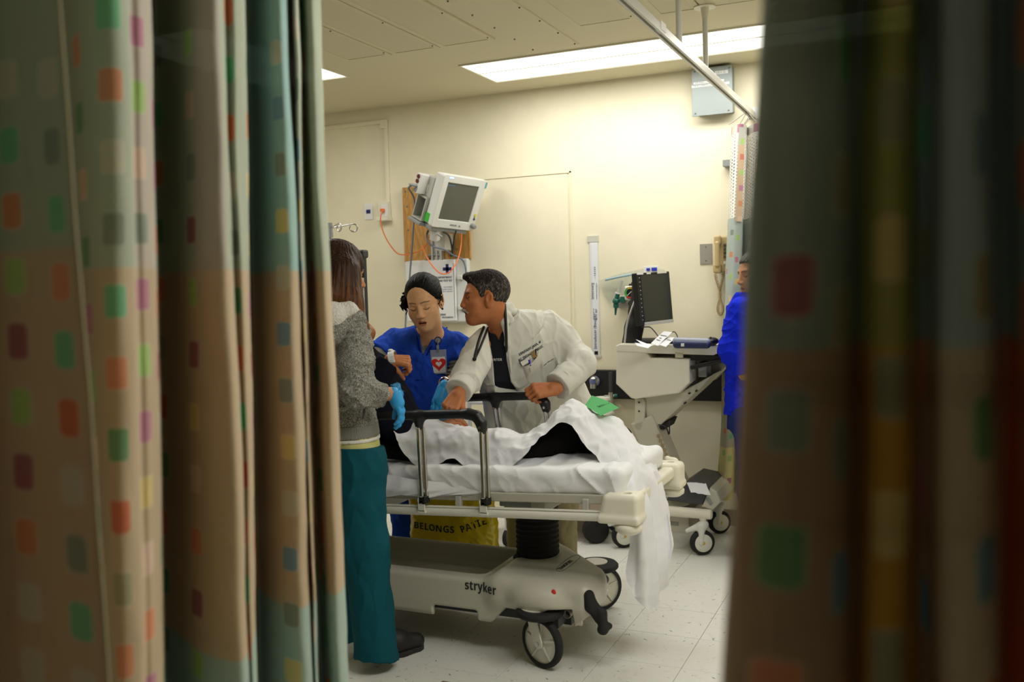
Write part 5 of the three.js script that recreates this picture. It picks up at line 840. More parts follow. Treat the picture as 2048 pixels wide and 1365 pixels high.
// head field in its own frame: x to its left, y up, z forward, eyes near y = 0
function headField(o = {}) {
  const fu = o.full || 1, j = (o.jaw || 1) * fu, nz = o.nose || 1, w = o.wide || 1, mo = o.mouth || 0;
  const parts = [ell([0, 0.035, -0.016], [0.073 * w, 0.084, 0.095]), ell([0, -0.028, 0.03], [0.057 * w * fu, 0.083, 0.06]), ell([0, -0.066, 0.026], [0.05 * w * j, 0.044, 0.055]), ell([0, -0.1, 0.062], [0.026 * j, 0.019, 0.022])];
  const skull = join(0.03, parts), so = o.soft ? 1 : 0, feat = join(0.014, cap([-0.034, 0.021, 0.071 - 0.004 * so], [0.034, 0.021, 0.071 - 0.004 * so], 0.012 - 0.003 * so), ell([0.042 * fu - 0.003 * so, -0.024 - 0.008 * so, 0.048], [0.022, 0.02 + 0.006 * so, 0.021]), ell([-0.042 * fu + 0.003 * so, -0.024 - 0.008 * so, 0.048], [0.022, 0.02 + 0.006 * so, 0.021]));
  const nose = join(0.01, cap([0, 0.012, 0.084], [0, -0.028, 0.105 * (0.4 + 0.6 * nz)], 0.0075, 0.0105), ell([0.011, -0.034, 0.094], [0.0085, 0.007, 0.01]), ell([-0.011, -0.034, 0.094], [0.0085, 0.007, 0.01]));
  const lips = join(0.006, cap([-0.018, -0.061, 0.08], [0, -0.0585, 0.087], 0.0052, 0.0065), cap([0.018, -0.061, 0.08], [0, -0.0585, 0.087], 0.0052, 0.0065), cap([-0.014, -0.0735 - mo, 0.08], [0.014, -0.0735 - mo, 0.08], 0.0075));
  const sz = 0.092 + 0.0045 * so, sock = [ell([0.031, 0.003, sz], [0.018, 0.012, 0.016]), ell([-0.031, 0.003, sz], [0.018, 0.012, 0.016])], eyes = [ell([0.031, 0.001, 0.068], [0.0145, 0.0125, 0.0135]), ell([-0.031, 0.001, 0.068], [0.0145, 0.0125, 0.0135])];
  const slit = ell([0, -0.067 - mo * 0.4, 0.088], [0.017, 0.0018 + mo * 0.55, 0.012]), nost = [ell([0.006, -0.041, 0.1], [0.0035, 0.004, 0.004]), ell([-0.006, -0.041, 0.1], [0.0035, 0.004, 0.004])];
  const ears = [], dents = [];
  for (const s of [1, -1]) { const A = [norm([1 * s, 0, 0.35]), norm([0, 1, -0.2]), norm([-0.35 * s, 0.2, 1])]; ears.push(ell([s * 0.077 * w, -0.008, -0.012], [0.01, 0.032, 0.019], A), ell([s * 0.073 * w, -0.034, -0.006], [0.008, 0.011, 0.01])); dents.push(ell([s * 0.087 * w, -0.004, -0.009], [0.007, 0.018, 0.0095], A)); }
  return (x, y, z) => {
    let d = skull(x, y, z); d = smin(d, feat(x, y, z), 0.018);
    for (const s of sock) d = smax(d, -s(x, y, z), 0.012);
    for (const e of eyes) d = smin(d, e(x, y, z), 0.003);
    d = smin(d, nose(x, y, z), 0.008); d = smin(d, lips(x, y, z), 0.007); d = smax(d, -slit(x, y, z), 0.003);
    for (const n of nost) d = smax(d, -n(x, y, z), 0.003);
    let e = 1; for (const q of ears) e = smin(e, q(x, y, z), 0.006); for (const q of dents) e = smax(e, -q(x, y, z), 0.005);
    return smin(d, e, 0.006);
  };
}
function handParts(h) {     // wrist h.w, finger direction h.d, back of the hand h.n, thumb side h.s, curls
  const X = norm(h.d), Nn = norm(subv(h.n, X.map(q => q * dot(h.n, X)))), Zs = norm(cross(X, Nn)).map(q => q * h.s), k = h.size || 1, P = (a, b, c) => add(add(add(h.w, X, a * k), Nn, b * k), Zs, c * k), out = [];
  const F = [[0.03, 0.07, 0.0088], [0.0098, 0.078, 0.009], [-0.0105, 0.072, 0.0086], [-0.0295, 0.055, 0.0076]], curls = h.curl || [[0.5, 0.6, 0.4], [0.5, 0.6, 0.4], [0.5, 0.6, 0.4], [0.5, 0.6, 0.4]];
  out.push(cap(P(-0.012, 0, 0), P(0.012, 0, 0), 0.025 * k, 0.025 * k));
  F.forEach((f, i) => {
    const kx = 0.088 - (i === 3 ? 0.012 : i === 2 ? 0.004 : 0), K = [kx, 0.004, f[0]];
    out.push(cap(P(0.005, 0, f[0] * 0.55), P(K[0], K[1], K[2]), 0.0165 * k, 0.0115 * k));
    let a = 0, p = K; const spread = (h.spread || 0) * (1.5 - i) * 0.5;
    [0.47, 0.3, 0.23].forEach((r, j) => { a += curls[i][j]; const L = f[1] * r + 0.004, q = [p[0] + Math.cos(a) * L * Math.cos(spread), p[1] - Math.sin(a) * L, p[2] + Math.sin(spread) * L]; out.push(cap(P(...p), P(...q), f[2] * (1 - 0.07 * j) * k, f[2] * (0.93 - 0.09 * j) * k)); p = q; });
  });
  const t = h.thumb || [0.5, 0.3]; let p = [0.018, -0.006, 0.026], a = t[0];
  const steps = [[0.042, 0.0125], [0.032, 0.0105], [0.025, 0.009]]; let b = t[2] === undefined ? 0.35 : t[2];
  steps.forEach(([L, r], i) => { const q = [p[0] + Math.cos(a) * L * Math.cos(b), p[1] - Math.sin(b) * L, p[2] + Math.sin(a) * L * Math.cos(b)]; out.push(cap(P(...p), P(...q), r * k, r * 0.88 * k)); p = q; a -= t[1]; b += 0.15; });
  return { parts: out, lo: [0, 1, 2].map(i => Math.min(...out.map(o => o.c[i] - o.r)) - 0.01), hi: [0, 1, 2].map(i => Math.max(...out.map(o => o.c[i] + o.r)) + 0.01) };
}
function handMesh(h, color, cell = 0.0032) { const q = handParts(h), f = join(0.007, q.parts); return netMesh((x, y, z) => f(x, y, z) + (h.grow ? -h.grow + 0.0006 * noise(x * 90, y * 90, z * 90) : 0), q.lo, q.hi, cell, color); }
const bounds = (pts, pad) => [[0, 1, 2].map(i => Math.min(...pts.map(p => p[i])) - pad), [0, 1, 2].map(i => Math.max(...pts.map(p => p[i])) + pad)];
function sleeve(a, b, ra, rb) { const d = norm(subv(b, a)), c = cap(a, add(b, d, 0.05), ra, rb), h = half(b, d); const f = (x, y, z) => smax(c(x, y, z), h(x, y, z), 0.006); f.c = c.c; f.r = c.r; return f; }
const folds = (amp, fr = 1, off = 0) => (x, y, z) => amp * (0.9 * noise(x * 9 * fr + off, y * 7 * fr, z * 9 * fr) - 1.3 * Math.abs(noise(x * 16 * fr, y * 11 * fr + x * 6 + off, z * 16 * fr)) + 0.35 * noise(x * 38 * fr, y * 30 * fr, z * 38 * fr));
// thin raised creases; sx sy sz stretch them along the cloth
const crease = (amp, sx, sy, sz, off = 0) => (x, y, z) => { const a = noise(x * sx + off, y * sy + x * sx * 0.35, z * sz), b = noise(x * sx * 1.9 + 4, y * sy * 1.7 - x * 4, z * sz * 1.9 + off); return -amp * (Math.pow(1 - Math.min(1, Math.abs(a) * 2.2), 3) + 0.55 * Math.pow(1 - Math.min(1, Math.abs(b) * 2.2), 3) - 0.3); };
// skin under everything: torso, limbs, neck coarse; head and hands fine; one geometry
function bodyGeo(s, tone) {
  const t = s.torso.map(q => ({ ...q, w: q.w * 0.82, d: q.d * 0.8 })), limbs = [], pts = s.torso.map(q => q.c);
  for (const a of s.arms) { limbs.push(cap(a.sh, a.el, a.r[0] * 0.6, a.r[1] * 0.62), cap(a.el, a.wr, a.r[1] * 0.6, a.wristR || 0.025)); pts.push(a.sh, a.el, a.wr); }
  for (const l of s.legs) { limbs.push(cap(l.hip, l.knee, l.r[0] * 0.75, l.r[1] * 0.68), cap(l.knee, l.ankle, l.r[1] * 0.66, 0.04)); pts.push(l.hip, l.knee, l.ankle); }
  const f = s.head, nk = [cap(add(f.c, f.world([0, -0.05, -0.03]).map((q, i) => q - f.c[i])), s.neck, s.neckR || 0.056, s.neckEnd || (s.neckR || 0.056) * 1.12)]; pts.push(f.c, s.neck);
  const body = join(0.03, loft(t), ...limbs, ...nk), [lo, hi] = bounds(pts, 0.2), geos = [netMesh(body, lo, hi, 0.012, tone)];
  const hf = headField(s.face), H = s.headScale || 1, neckF = nk[0], hfield = (x, y, z) => { const p = f.local(x, y, z); return smin(hf(p[0] / H, p[1] / H, p[2] / H) * H, neckF(x, y, z), 0.025); };
  const col = (x, y, z, g) => {
    const p = f.local(x, y, z).map(q => q / H), c = tone(x, y, z), m = (s.face && s.face.mouth) || 0;
    const lip = Math.hypot(p[0] / 0.02, (p[1] + 0.066 + m * 0.5) / (0.0125 + m * 0.5)) < 1 && p[2] > 0.07, brow = p[2] > 0.04 ? clamp(1.5 - Math.abs(p[1] - (s.browY || 0.021) - 0.004 * (1 - Math.abs(Math.abs(p[0]) - 0.03) / 0.03)) / (s.browW || 0.0035), 0, 1) * clamp((0.023 - Math.abs(Math.abs(p[0]) - 0.03)) / 0.006, 0, 1) : 0;
    const lash = p[2] > 0.05 ? clamp(1.5 - Math.abs(p[1] + (s.lash || 0.006) - 3 * (Math.abs(p[0]) - 0.031) ** 2 / 0.1) / (s.lashW || 0.0022), 0, 1) * clamp((0.0165 - Math.abs(Math.abs(p[0]) - 0.031)) / 0.004, 0, 1) : 0, nostril = Math.hypot(Math.abs(p[0]) - 0.006, p[1] + 0.04) < 0.0035 && p[2] > 0.09, slit = Math.abs(p[1] + 0.067 + m * 0.4) < 0.0016 + m * 0.4 && Math.abs(p[0]) < 0.016 && p[2] > 0.07;
    if (slit) return [0.06, 0.02, 0.018]; if (lip) return mix(c, s.lip || [0.35, 0.09, 0.08], 0.75); if (brow > 0) return mix(c, s.brow || [0.02, 0.014, 0.01], 0.82 * brow); if (lash > 0) return mix(c, [0.012, 0.009, 0.008], 0.88 * lash); if (nostril) return mix(c, [0.05, 0.015, 0.01], 0.7);
    return c;
  };
  const hl = [-0.115, -0.17, -0.14], hh = [0.115, 0.16, 0.15], cs = []; for (const a of [hl[0], hh[0]]) for (const b of [hl[1], hh[1]]) for (const c of [hl[2], hh[2]]) cs.push(f.world([a, b, c]));
  const [l2, h2] = bounds(cs, 0); const headOnly = (x, y, z) => { const p = f.local(x, y, z); return Math.max(hfield(x, y, z), -0.155 - p[1]); };
  geos.push(netMesh(headOnly, l2, h2, s.headCell || 0.0026, col));
  for (const h of s.hands || []) geos.push(handMesh(h, tone));
  return merge(geos);
}
const strands = (seed, base, light, share) => { const r = rng(seed); return canvasTexture(256, 512, (c, w, h) => { c.fillStyle = base; c.fillRect(0, 0, w, h); for (let i = 0; i < 900; i++) { c.strokeStyle = r() < share ? light : base; c.globalAlpha = 0.15 + 0.5 * r(); c.lineWidth = 0.6 + r() * 1.4; const x = r() * w, y = r() * h; c.beginPath(); c.moveTo(x, y); c.bezierCurveTo(x + 8 * (r() - 0.5), y + 60, x + 14 * (r() - 0.5), y + 120, x + 16 * (r() - 0.5), y + 200); c.stroke(); c.beginPath(); c.moveTo(x, y - h); c.lineTo(x + 10 * (r() - 0.5), y - h + 200); c.stroke(); } }, true); };
const table = (t, x) => { if (x <= t[0][0]) return t[0][1]; for (let i = 1; i < t.length; i++) if (x <= t[i][0]) { const k = (x - t[i - 1][0]) / (t[i][0] - t[i - 1][0]); return t[i - 1][1] + (t[i][1] - t[i - 1][1]) * k; } return t[t.length - 1][1]; };
function shoeGeo(heel, toe, side) { const d = norm(subv(toe, heel)), L = len(subv(toe, heel)), P = (t, y) => [heel[0] + d[0] * L * t, y, heel[2] + d[2] * L * t]; const f = join(0.03, cap(P(0.12, 0.045), P(0.45, 0.055), 0.04, 0.042), cap(P(0.45, 0.05), P(0.86, 0.036), 0.043, 0.034), cap(P(0.12, 0.05), P(0.2, 0.1), 0.036, 0.036)), fl = (x, y, z) => Math.max(f(x, y, z), 0.004 - y); const [lo, hi] = bounds([heel, toe, P(0.2, 0.12)], 0.08); return netMesh(fl, [lo[0], -0.01, lo[2]], hi, 0.006); }
const soleGeo = (heel, toe) => { const d = norm(subv(toe, heel)), f = join(0.02, cap(add(heel, d, 0.03), mix(heel, toe, 0.5), 0.038, 0.044), cap(mix(heel, toe, 0.5), add(toe, d, -0.035), 0.044, 0.036)); const [lo, hi] = bounds([heel, toe], 0.07); return netMesh((x, y, z) => Math.max(f(x, (y - 0.01) * 0.25, z), 0.001 - y, y - 0.02), [lo[0], -0.01, lo[2]], [hi[0], 0.04, hi[2]], 0.006); };
// ---- 1: woman in a grey hooded sweatshirt
{
  const S = [.703,.045,.71];
  const spec = {
    torso: [{ c: [-2.159,1.373,-3.176], w: 0.1, d: 0.07, s: S }, { c: [-2.159,1.308,-3.171], w: 0.175, d: 0.1, s: S }, { c: [-2.165,1.203,-3.162], w: 0.18, d: 0.115, s: S }, { c: [-2.16,1.041,-3.154], w: 0.165, d: 0.112, s: S }, { c: [-2.145,.878,-3.15], w: 0.18, d: 0.12, s: S }, { c: [-2.134,.777,-3.149], w: 0.175, d: 0.115, s: S }],
    arms: [{ sh: [-2.032,1.308,-3.031], el: [-1.982,1.096,-2.973], wr: [-1.891,1.078,-3.079], r: [0.066, 0.056], wristR: 0.027 }, { sh: [-2.283,1.301,-3.302], el: [-2.328,1.059,-3.321], wr: [-2.263,.893,-3.296], r: [0.062, 0.05] }],
    legs: [{ hip: [-2.061,.813,-3.085], knee: [-2.018,.474,-3.049], ankle: [-1.965,.112,-3.017], r: [0.1, 0.08] }, { hip: [-2.211,.782,-3.213], knee: [-2.271,.406,-3.217], ankle: [-2.295,.033,-3.249], r: [0.1, 0.08] }],
    head: frame([-2.164,1.555,-3.163], [.386,-.22,-.896], CU), neck: [-2.163,1.365,-3.173], face: { nose: 1.15 }, headCell: 0.0032, neckR: 0.05,
  };
  const ft = [-2.033,0,-3.091], g = thing('person', 'woman in grey hooded sweatshirt and teal trousers with blue gloves beside the stretcher', 'person', [ft[0], 0, ft[2]]);
  const tone = skinTone(0xc08a64);
  part(g, 'body', bodyGeo(spec, tone), skinMat);
  const heather = noiseTexture(256, (u, v, x, y) => { const r = n256(u, v) * 0.75 + n128(u, v * 0.6) * 0.45, s = 74 + 120 * clamp((r - 0.28) * 1.5, 0, 1); return [s, s * 0.985, s * 0.93]; }, true); heather.repeat.set(3.2, 3.2);
  const hoodMat = cloth(0xffffff, { sheen: 0, map: heather, bumpMap: fabricBump });
  const [sh, el, wr] = [spec.arms[0].sh, spec.arms[0].el, spec.arms[0].wr], cuffAt = [-1.908,1.076,-3.06], fo = folds(0.011, 1.05), jr = spec.torso.slice(0, 5);
  const jacket0 = join(0.035, loft(jr.map(q => ({ ...q }))), cap(sh, mix(sh, el, 0.5), 0.068, 0.062), cap(mix(sh, el, 0.5), el, 0.062, 0.058), sleeve(el, cuffAt, 0.056, 0.038), cap(spec.arms[1].sh, spec.arms[1].el, 0.066, 0.056), sleeve(spec.arms[1].el, [-2.276,.917,-3.303], 0.052, 0.036)), hemY = [-2.141,.903,-3.153][1];
  const ck = crease(0.0085, 6, 13, 6, 3);
  const jacket = (x, y, z) => Math.max(jacket0(x, y, z) + (fo(x, y, z) * 0.6 + ck(x, y, z)) * smooth(hemY + 0.02, hemY + 0.1, y), hemY + 0.045 - y);
  const [lo, hi] = bounds([...jr.map(q => q.c), sh, el, cuffAt, spec.arms[1].sh, spec.arms[1].el], 0.2);
  const jm = part(g, 'sweatshirt', netMesh(jacket, lo, hi, 0.0062), hoodMat);
  const rib = noiseTexture(128, (u, v, x, y) => { const s = (x % 8 < 4 ? 150 : 105) + 40 * (n128(u, v) - 0.5); return [s, s * 0.985, s * 0.93]; }, true); rib.repeat.set(14, 14);
  const ribMat = cloth(0xffffff, { map: rib });
  const band0 = loft([{ c: [-2.15,.955,-3.153], w: 0.178, d: 0.118, s: S }, { c: [-2.145,.878,-3.15], w: 0.183, d: 0.123, s: S }]);
  part(jm, 'hem_band', netMesh((x, y, z) => Math.max(band0(x, y, z) + 0.003 * noise(x * 20, y * 8, z * 20), hemY - y, y - hemY - 0.05), lo, hi, 0.0062), ribMat);
  part(jm, 'pocket_seam', tube([[-1.971,.992,-2.994], [-1.961,1.036,-2.995], [-1.95,1.064,-3.008], [-1.943,1.06,-3.038], [-1.938,1.031,-3.044]], 0.004, 24), std(0x4d4c48, 0.9));
  part(jm, 'raglan_seam', tube([[-2.014,1.385,-3.016], [-2.048,1.319,-2.975], [-2.089,1.258,-2.964], [-2.141,1.18,-2.974]], 0.003, 24), std(0x55544f, 0.9));
  // hood
  const hood = join(0.03, ell([-2.088,1.333,-3.007], [0.085, 0.075, 0.06]), cap([-2.175,1.277,-2.976], [-2.068,1.331,-2.972], 0.06, 0.05), cap([-2.068,1.331,-2.972], [-2.01,1.377,-3.045], 0.048, 0.022), cap([-2.01,1.377,-3.045], [-1.995,1.324,-3.081], 0.022, 0.018)), [hl, hh] = bounds([[-2.159,1.335,-2.976], [-1.988,1.348,-3.075]], 0.16);
  part(jm, 'hood', netMesh((x, y, z) => hood(x, y, z) + fo(x, y, z) * 0.5, hl, hh, 0.0055), hoodMat);
  const lining = join(0.025, cap([-2.167,1.355,-2.957], [-2.07,1.389,-2.958], 0.062, 0.05), cap([-2.07,1.389,-2.958], [-2.025,1.413,-3.008], 0.046, 0.024), cap([-2.025,1.413,-3.008], [-2.01,1.4,-3.046], 0.022, 0.012));
  part(jm, 'hood_lining', netMesh((x, y, z) => lining(x, y, z) + 0.003 * noise(x * 150, y * 150, z * 150), hl, hh, 0.004), cloth(0xd9d6cc, { bumpMap: crumpleBump, bumpScale: 0.003 }));
  // tee and trousers
  const teeY = [-2.141,.84,-3.149][1], tee0 = loft([{ c: [-2.147,.939,-3.153], w: 0.175, d: 0.112, s: S }, { c: [-2.138,.817,-3.15], w: 0.18, d: 0.118, s: S }]), tee = (x, y, z) => Math.max(tee0(x, y, z), teeY + 0.016 * Math.sin(x * 14 + 1) - y);
  part(g, 'tee_shirt', netMesh((x, y, z) => tee(x, y, z) + 0.002 * noise(x * 30, y * 9, z * 30), [lo[0], teeY - 0.1, lo[2]], hi, 0.007), cloth(0xd9d48a));
  part(g, 'undershirt', netMesh((x, y, z) => Math.max(tee0(x, y, z) - 0.005, hemY - 0.016 - y, y - hemY + 0.002), [lo[0], teeY - 0.1, lo[2]], hi, 0.007), cloth(0xe6e4d8));
  const L = spec.legs, pf = folds(0.008, 0.8, 5), pk2 = crease(0.006, 7, 3.2, 7, 8);
  const pants0 = join(0.05, loft([{ c: [-2.139,.862,-3.152], w: 0.175, d: 0.112, s: S }, { c: [-2.13,.756,-3.149], w: 0.19, d: 0.122, s: S }]), cap(L[0].hip, L[0].knee, 0.105, 0.084), cap(L[0].knee, add(L[0].ankle, [0, -0.06, 0]), 0.084, 0.082)), hemP = half([-1.965,.048,-3.013], [-.09,-.983,.158]);
  const pants1 = join(0.05, cap(L[1].hip, L[1].knee, 0.105, 0.082), cap(L[1].knee, add(L[1].ankle, [0, -0.06, 0]), 0.08, 0.076)), hemQ = half([-2.295,-.026,-3.245], [0, -1, 0]);
  const pants = (x, y, z) => smin(smax(pants0(x, y, z), hemP(x, y, z), 0.008), smax(pants1(x, y, z), hemQ(x, y, z), 0.008), 0.02) + pf(x, y, z) * 0.6 + pk2(x, y, z);
  const [pl, ph] = bounds([...L.flatMap(l => [l.hip, l.knee, l.ankle])], 0.22);
  const topP = half([-2.141,.86,-3.151], [.002,.998,-.065]);
  const pm = part(g, 'trousers', netMesh((x, y, z) => Math.max(pants(x, y, z), topP(x, y, z)), [pl[0], -0.01, pl[2]], ph, 0.0075), cloth(0x0e4f5b, { sheen: 0 }));
  const shoe = M.blackMatte;
  const h1 = [-2.025,0,-3.104], t1 = [-1.908,0,-3.279], h2 = [-2.352,0,-3.284], t2 = [-2.251,0,-3.421];
  for (const [a, b] of [[h1, t1], [h2, t2]]) { const s = part(g, 'shoe', shoeGeo(a, b), std(0x1c1b1b, 0.6)); part(s, 'sole', soleGeo(a, b), std(0x262524, 0.8)); }
  { const s = [[-1.873,.115,-3.025], [-1.843,.122,-3.039], [-1.82,.119,-3.06]]; }
  // gloves
  const glove = phys(0x2f9fe0, 0.45, { sheen: 0.15 });
  const hd = { w: [-1.882,1.074,-3.083], d: [.191,-.951,-.245], n: [.92,.232,-.315], s: -1, curl: [[0.35, 0.45, 0.3], [0.35, 0.45, 0.3], [0.35, 0.45, 0.3], [0.35, 0.45, 0.3]], thumb: [0.1, 0.1, 0.3], size: 0.84, grow: 0.0012 };
  part(g, 'glove', merge([handMesh(hd), netMesh(join(0.02, sleeve([-1.871,1.044,-3.086], [-1.884,1.085,-3.083], 0.027, 0.0285)), ...bounds([[-1.871,1.044,-3.086], [-1.884,1.087,-3.083]], 0.08), 0.004)]), glove);
  const hd2 = { w: [-2.263,.893,-3.296], d: [.326,-.924,-.198], n: [.872,.384,-.304], s: -1, size: 0.95, grow: 0.0015 };
  part(g, 'glove', merge([handMesh(hd2)]), glove);
  // long hair
  const f = spec.head, crown = ell([0, 0.036, -0.02], [0.088, 0.098, 0.112]), face = ell([0, -0.045, 0.1], [0.062, 0.12, 0.085]);
  const fall = join(0.035, cap([-2.148,1.527,-3.08], [-2.14,1.449,-3.035], 0.085, 0.07), cap([-2.14,1.449,-3.035], [-2.142,1.401,-3.009], 0.07, 0.04), cap([-2.109,1.555,-3.1], [-2.065,1.437,-3.068], 0.07, 0.05), cap([-2.065,1.437,-3.068], [-2.009,1.339,-3.054], 0.05, 0.03), cap([-2.009,1.339,-3.054], [-1.995,1.254,-3.077], 0.026, 0.008), cap([-2.128,1.447,-3.106], [-2.153,1.378,-3.091], 0.08, 0.06));
  const hair = (x, y, z) => { const p = f.local(x, y, z); let d = crown(...p); d = smin(d, fall(x, y, z), 0.03); d = smax(d, -face(...p), 0.012); const a = Math.atan2(p[0], p[2] + 0.02); return d + 0.0022 * noise(a * 16 + 0.9 * noise(x * 5, y * 3, z * 5), y * 2.5, 2) + 0.0016 * noise(x * 120, y * 6, z * 120); };
  const [h3, h4] = bounds([f.c, [-1.988,1.251,-3.069], [-2.118,1.372,-2.996]], 0.15);
  const dark = lin(0x1d100a), mid = lin(0x3f2212), tip = lin(0x7d4f24);
  part(g, 'hair', netMesh(hair, h3, h4, 0.0036, (x, y, z) => { const p = f.local(x, y, z), a = Math.atan2(p[0], p[2] + 0.02), s = 0.5 + 0.9 * noise(a * 45 + 1.2 * noise(x * 5, y * 3, z * 5), y * 1.8, 5), dye = smooth(0.02, -0.2, p[1] + 0.12 * noise(a * 12, 1, 9)); return mix(mix(dark, mid, clamp(s, 0, 1)), tip, clamp(dye * (0.3 + 0.7 * s), 0, 0.8)); }), phys(0xffffff, 0.5, { vertexColors: true, specularIntensity: 0.4 }));
}

// ---- 2: nurse in royal blue scrubs
{
  const S = CR;
  const spec = {
    torso: [{ c: [-2.123,1.28,-3.822], w: 0.075, d: 0.06, s: S }, { c: [-2.174,1.211,-3.861], w: 0.165, d: 0.095, s: S }, { c: [-2.194,1.082,-3.888], w: 0.165, d: 0.115, s: S }, { c: [-2.215,.907,-3.933], w: 0.16, d: 0.13, s: S }, { c: [-2.298,.696,-4.079], w: 0.175, d: 0.12, s: S }],
    arms: [{ sh: [-2.321,1.216,-3.795], el: [-2.349,1.116,-3.59], wr: [-2.151,1.086,-3.424], r: [0.062, 0.05] }, { sh: [-2.035,1.193,-3.922], el: [-2.006,1.071,-3.861], wr: [-1.975,1.042,-3.654], r: [0.06, 0.05] }],
    legs: [{ hip: [-2.393,.675,-4.102], knee: [-2.462,.338,-4.137], ankle: [-2.518,.051,-4.181], r: [0.095, 0.07] }, { hip: [-2.263,.671,-4.16], knee: [-2.315,.328,-4.224], ankle: [-2.354,.05,-4.277], r: [0.095, 0.07] }],
    head: frame([-2.083,1.423,-3.695], [.216,-.364,.906], add(CU, CR, -0.1)), neck: [-2.13,1.26,-3.839], neckR: 0.05, face: { mouth: 0.003, wide: 1.0, full: 1.1, nose: 0.85, soft: 1 }, lip: lin(0x9c4a48), brow: lin(0x3a2418), browW: 0.0024, browY: 0.025, lash: 0.007, lashW: 0.0024,
  };
  const ft = [-2.385,0,-4.145], g = thing('person', 'nurse in royal blue scrubs with a heart badge behind the stretcher', 'person', [ft[0], 0, ft[2]]);
  part(g, 'body', bodyGeo(spec, skinTone(0xd8a67c)), skinMat);
  const fa = folds(0.006, 1.1, 9), fb = crease(0.006, 7, 5, 7, 2), fo = (x, y, z) => fa(x, y, z) + fb(x, y, z), A = spec.arms;
  const V0 = [-2.081,1.337,-3.779], tip = [-2.157,1.169,-3.8];
  // V neck: a wedge in the chest plane
  const wedge = (x, y, z) => { const q = subv([x, y, z], tip), u = dot(q, CR), v = dot(q, CU), w = dot(q, CT); return Math.max(Math.abs(u - 0.23 * v) - 0.34 * Math.max(v, -0.01) - 0.001, -v, -0.16 - w) * 0.9; };
  const top0 = join(0.03, loft(spec.torso), sleeve(A[0].sh, [-2.347,1.175,-3.715], 0.07, 0.068), sleeve(A[1].sh, [-2.017,1.125,-3.882], 0.068, 0.062), cap([-2.281,1.237,-3.803], [-2.054,1.218,-3.904], 0.055, 0.055));
  const scrub = (x, y, z) => smax(top0(x, y, z) + fo(x, y, z), -wedge(x, y, z), 0.004);
  const [lo, hi] = bounds([...spec.torso.map(q => q.c), A[0].sh, A[1].sh, [-2.347,1.175,-3.715]], 0.19), blue = cloth(0x214bbb, { sheen: 0.1 });
  const tm = part(g, 'scrub_top', netMesh(scrub, lo, hi, 0.0062), blue);
  part(tm, 'neck_trim', tube([[-2.17,1.317,-3.748], [-2.153,1.259,-3.742], [-2.127,1.164,-3.747], [-2.085,1.223,-3.759], [-2.051,1.3,-3.823]].map((p, i) => settle(top0, add(p, CT, 0.1), CT.map(q => -q), 0.001)), 0.004, 50), cloth(0x0c227e));
  const wedge2 = (x, y, z) => { const q = subv([x, y, z], [-2.153,1.215,-3.805]), u = dot(q, CR), v = dot(q, CU); return Math.max(Math.abs(u - 0.25 * v) - 0.5 * Math.max(v, -0.01) - 0.004, -v) * 0.85; };
  const und0 = loft(spec.torso.map(q => ({ ...q, w: q.w - 0.008, d: q.d - 0.01 })));
  const gm = cloth(0x80807a);
  part(g, 'undershirt', netMesh((x, y, z) => smax(Math.max(und0(x, y, z), y - [-2.153,1.29,-3.809][1]), -wedge2(x, y, z), 0.004), lo, hi, 0.0075), gm);
  part(g, 'undershirt_sleeve', netMesh((x, y, z) => join(0.02, cap(mix(A[0].sh, A[0].el, 0.5), A[0].el, 0.05, 0.047), sleeve(A[0].el, mix(A[0].el, A[0].wr, 0.6), 0.046, 0.036))(x, y, z) + fo(x, y, z) * 0.6, ...bounds([A[0].sh, A[0].el, A[0].wr], 0.08), 0.0062), gm);
  { const s2 = join(0.02, cap(mix(A[1].sh, A[1].el, 0.4), A[1].el, 0.05, 0.047), sleeve(A[1].el, mix(A[1].el, A[1].wr, 0.35), 0.047, 0.042)); part(g, 'undershirt_sleeve', netMesh((x, y, z) => s2(x, y, z) + 0.004 * Math.sin(y * 330 + 4 * noise(x * 20, y * 20, z * 20)) + fo(x, y, z) * 0.3, ...bounds([A[1].sh, A[1].el, A[1].wr], 0.08), 0.005), gm); }
  const L = spec.legs, pant = join(0.05, loft([{ c: [-2.279,.777,-4.049], w: 0.165, d: 0.115, s: S }, { c: [-2.328,.622,-4.127], w: 0.18, d: 0.12, s: S }]), ...L.flatMap(l => [cap(l.hip, l.knee, 0.1, 0.085), cap(l.knee, l.ankle, 0.085, 0.078)]));
  part(g, 'scrub_trousers', netMesh((x, y, z) => Math.max(pant(x, y, z) + fo(x, y, z), 0.04 - y), ...bounds(L.flatMap(l => [l.hip, l.ankle]), 0.22), 0.0085), blue);
  for (const [a, b] of [[[-2.553,0,-4.252], [-2.453,0,-4.017]], [[-2.379,0,-4.33], [-2.263,0,-4.083]]]) part(g, 'shoe', shoeGeo(a, b), M.blackMatte);
  const glove = phys(0x2f9fe0, 0.45, { sheen: 0.15 });
  part(g, 'glove', merge([handMesh({ w: [-1.963,1.04,-3.637], d: [-.142,-.947,.289], n: [.355,.239,.904], s: -1, curl: [[0.15, 0.3, 0.3], [0.12, 0.3, 0.3], [0.15, 0.3, 0.3], [0.2, 0.35, 0.3]], thumb: [0.35, 0.2], size: 0.92, grow: 0.0015, spread: 0.12 }), netMesh(sleeve([-1.971,.988,-3.619], [-1.966,1.043,-3.647], 0.033, 0.0305), ...bounds([[-1.971,.988,-3.619], [-1.966,1.045,-3.647]], 0.07), 0.004)]), glove);
  part(g, 'glove', handMesh({ w: [-2.157,1.08,-3.443], d: [.896,-.367,-.25], n: [.4,.912,.094], s: 1, curl: [[0.7, 0.7, 0.4], [0.7, 0.8, 0.4], [0.8, 0.8, 0.4], [0.8, 0.8, 0.4]], thumb: [0.9, 0.1], size: 0.8, grow: 0.0018 }), glove);
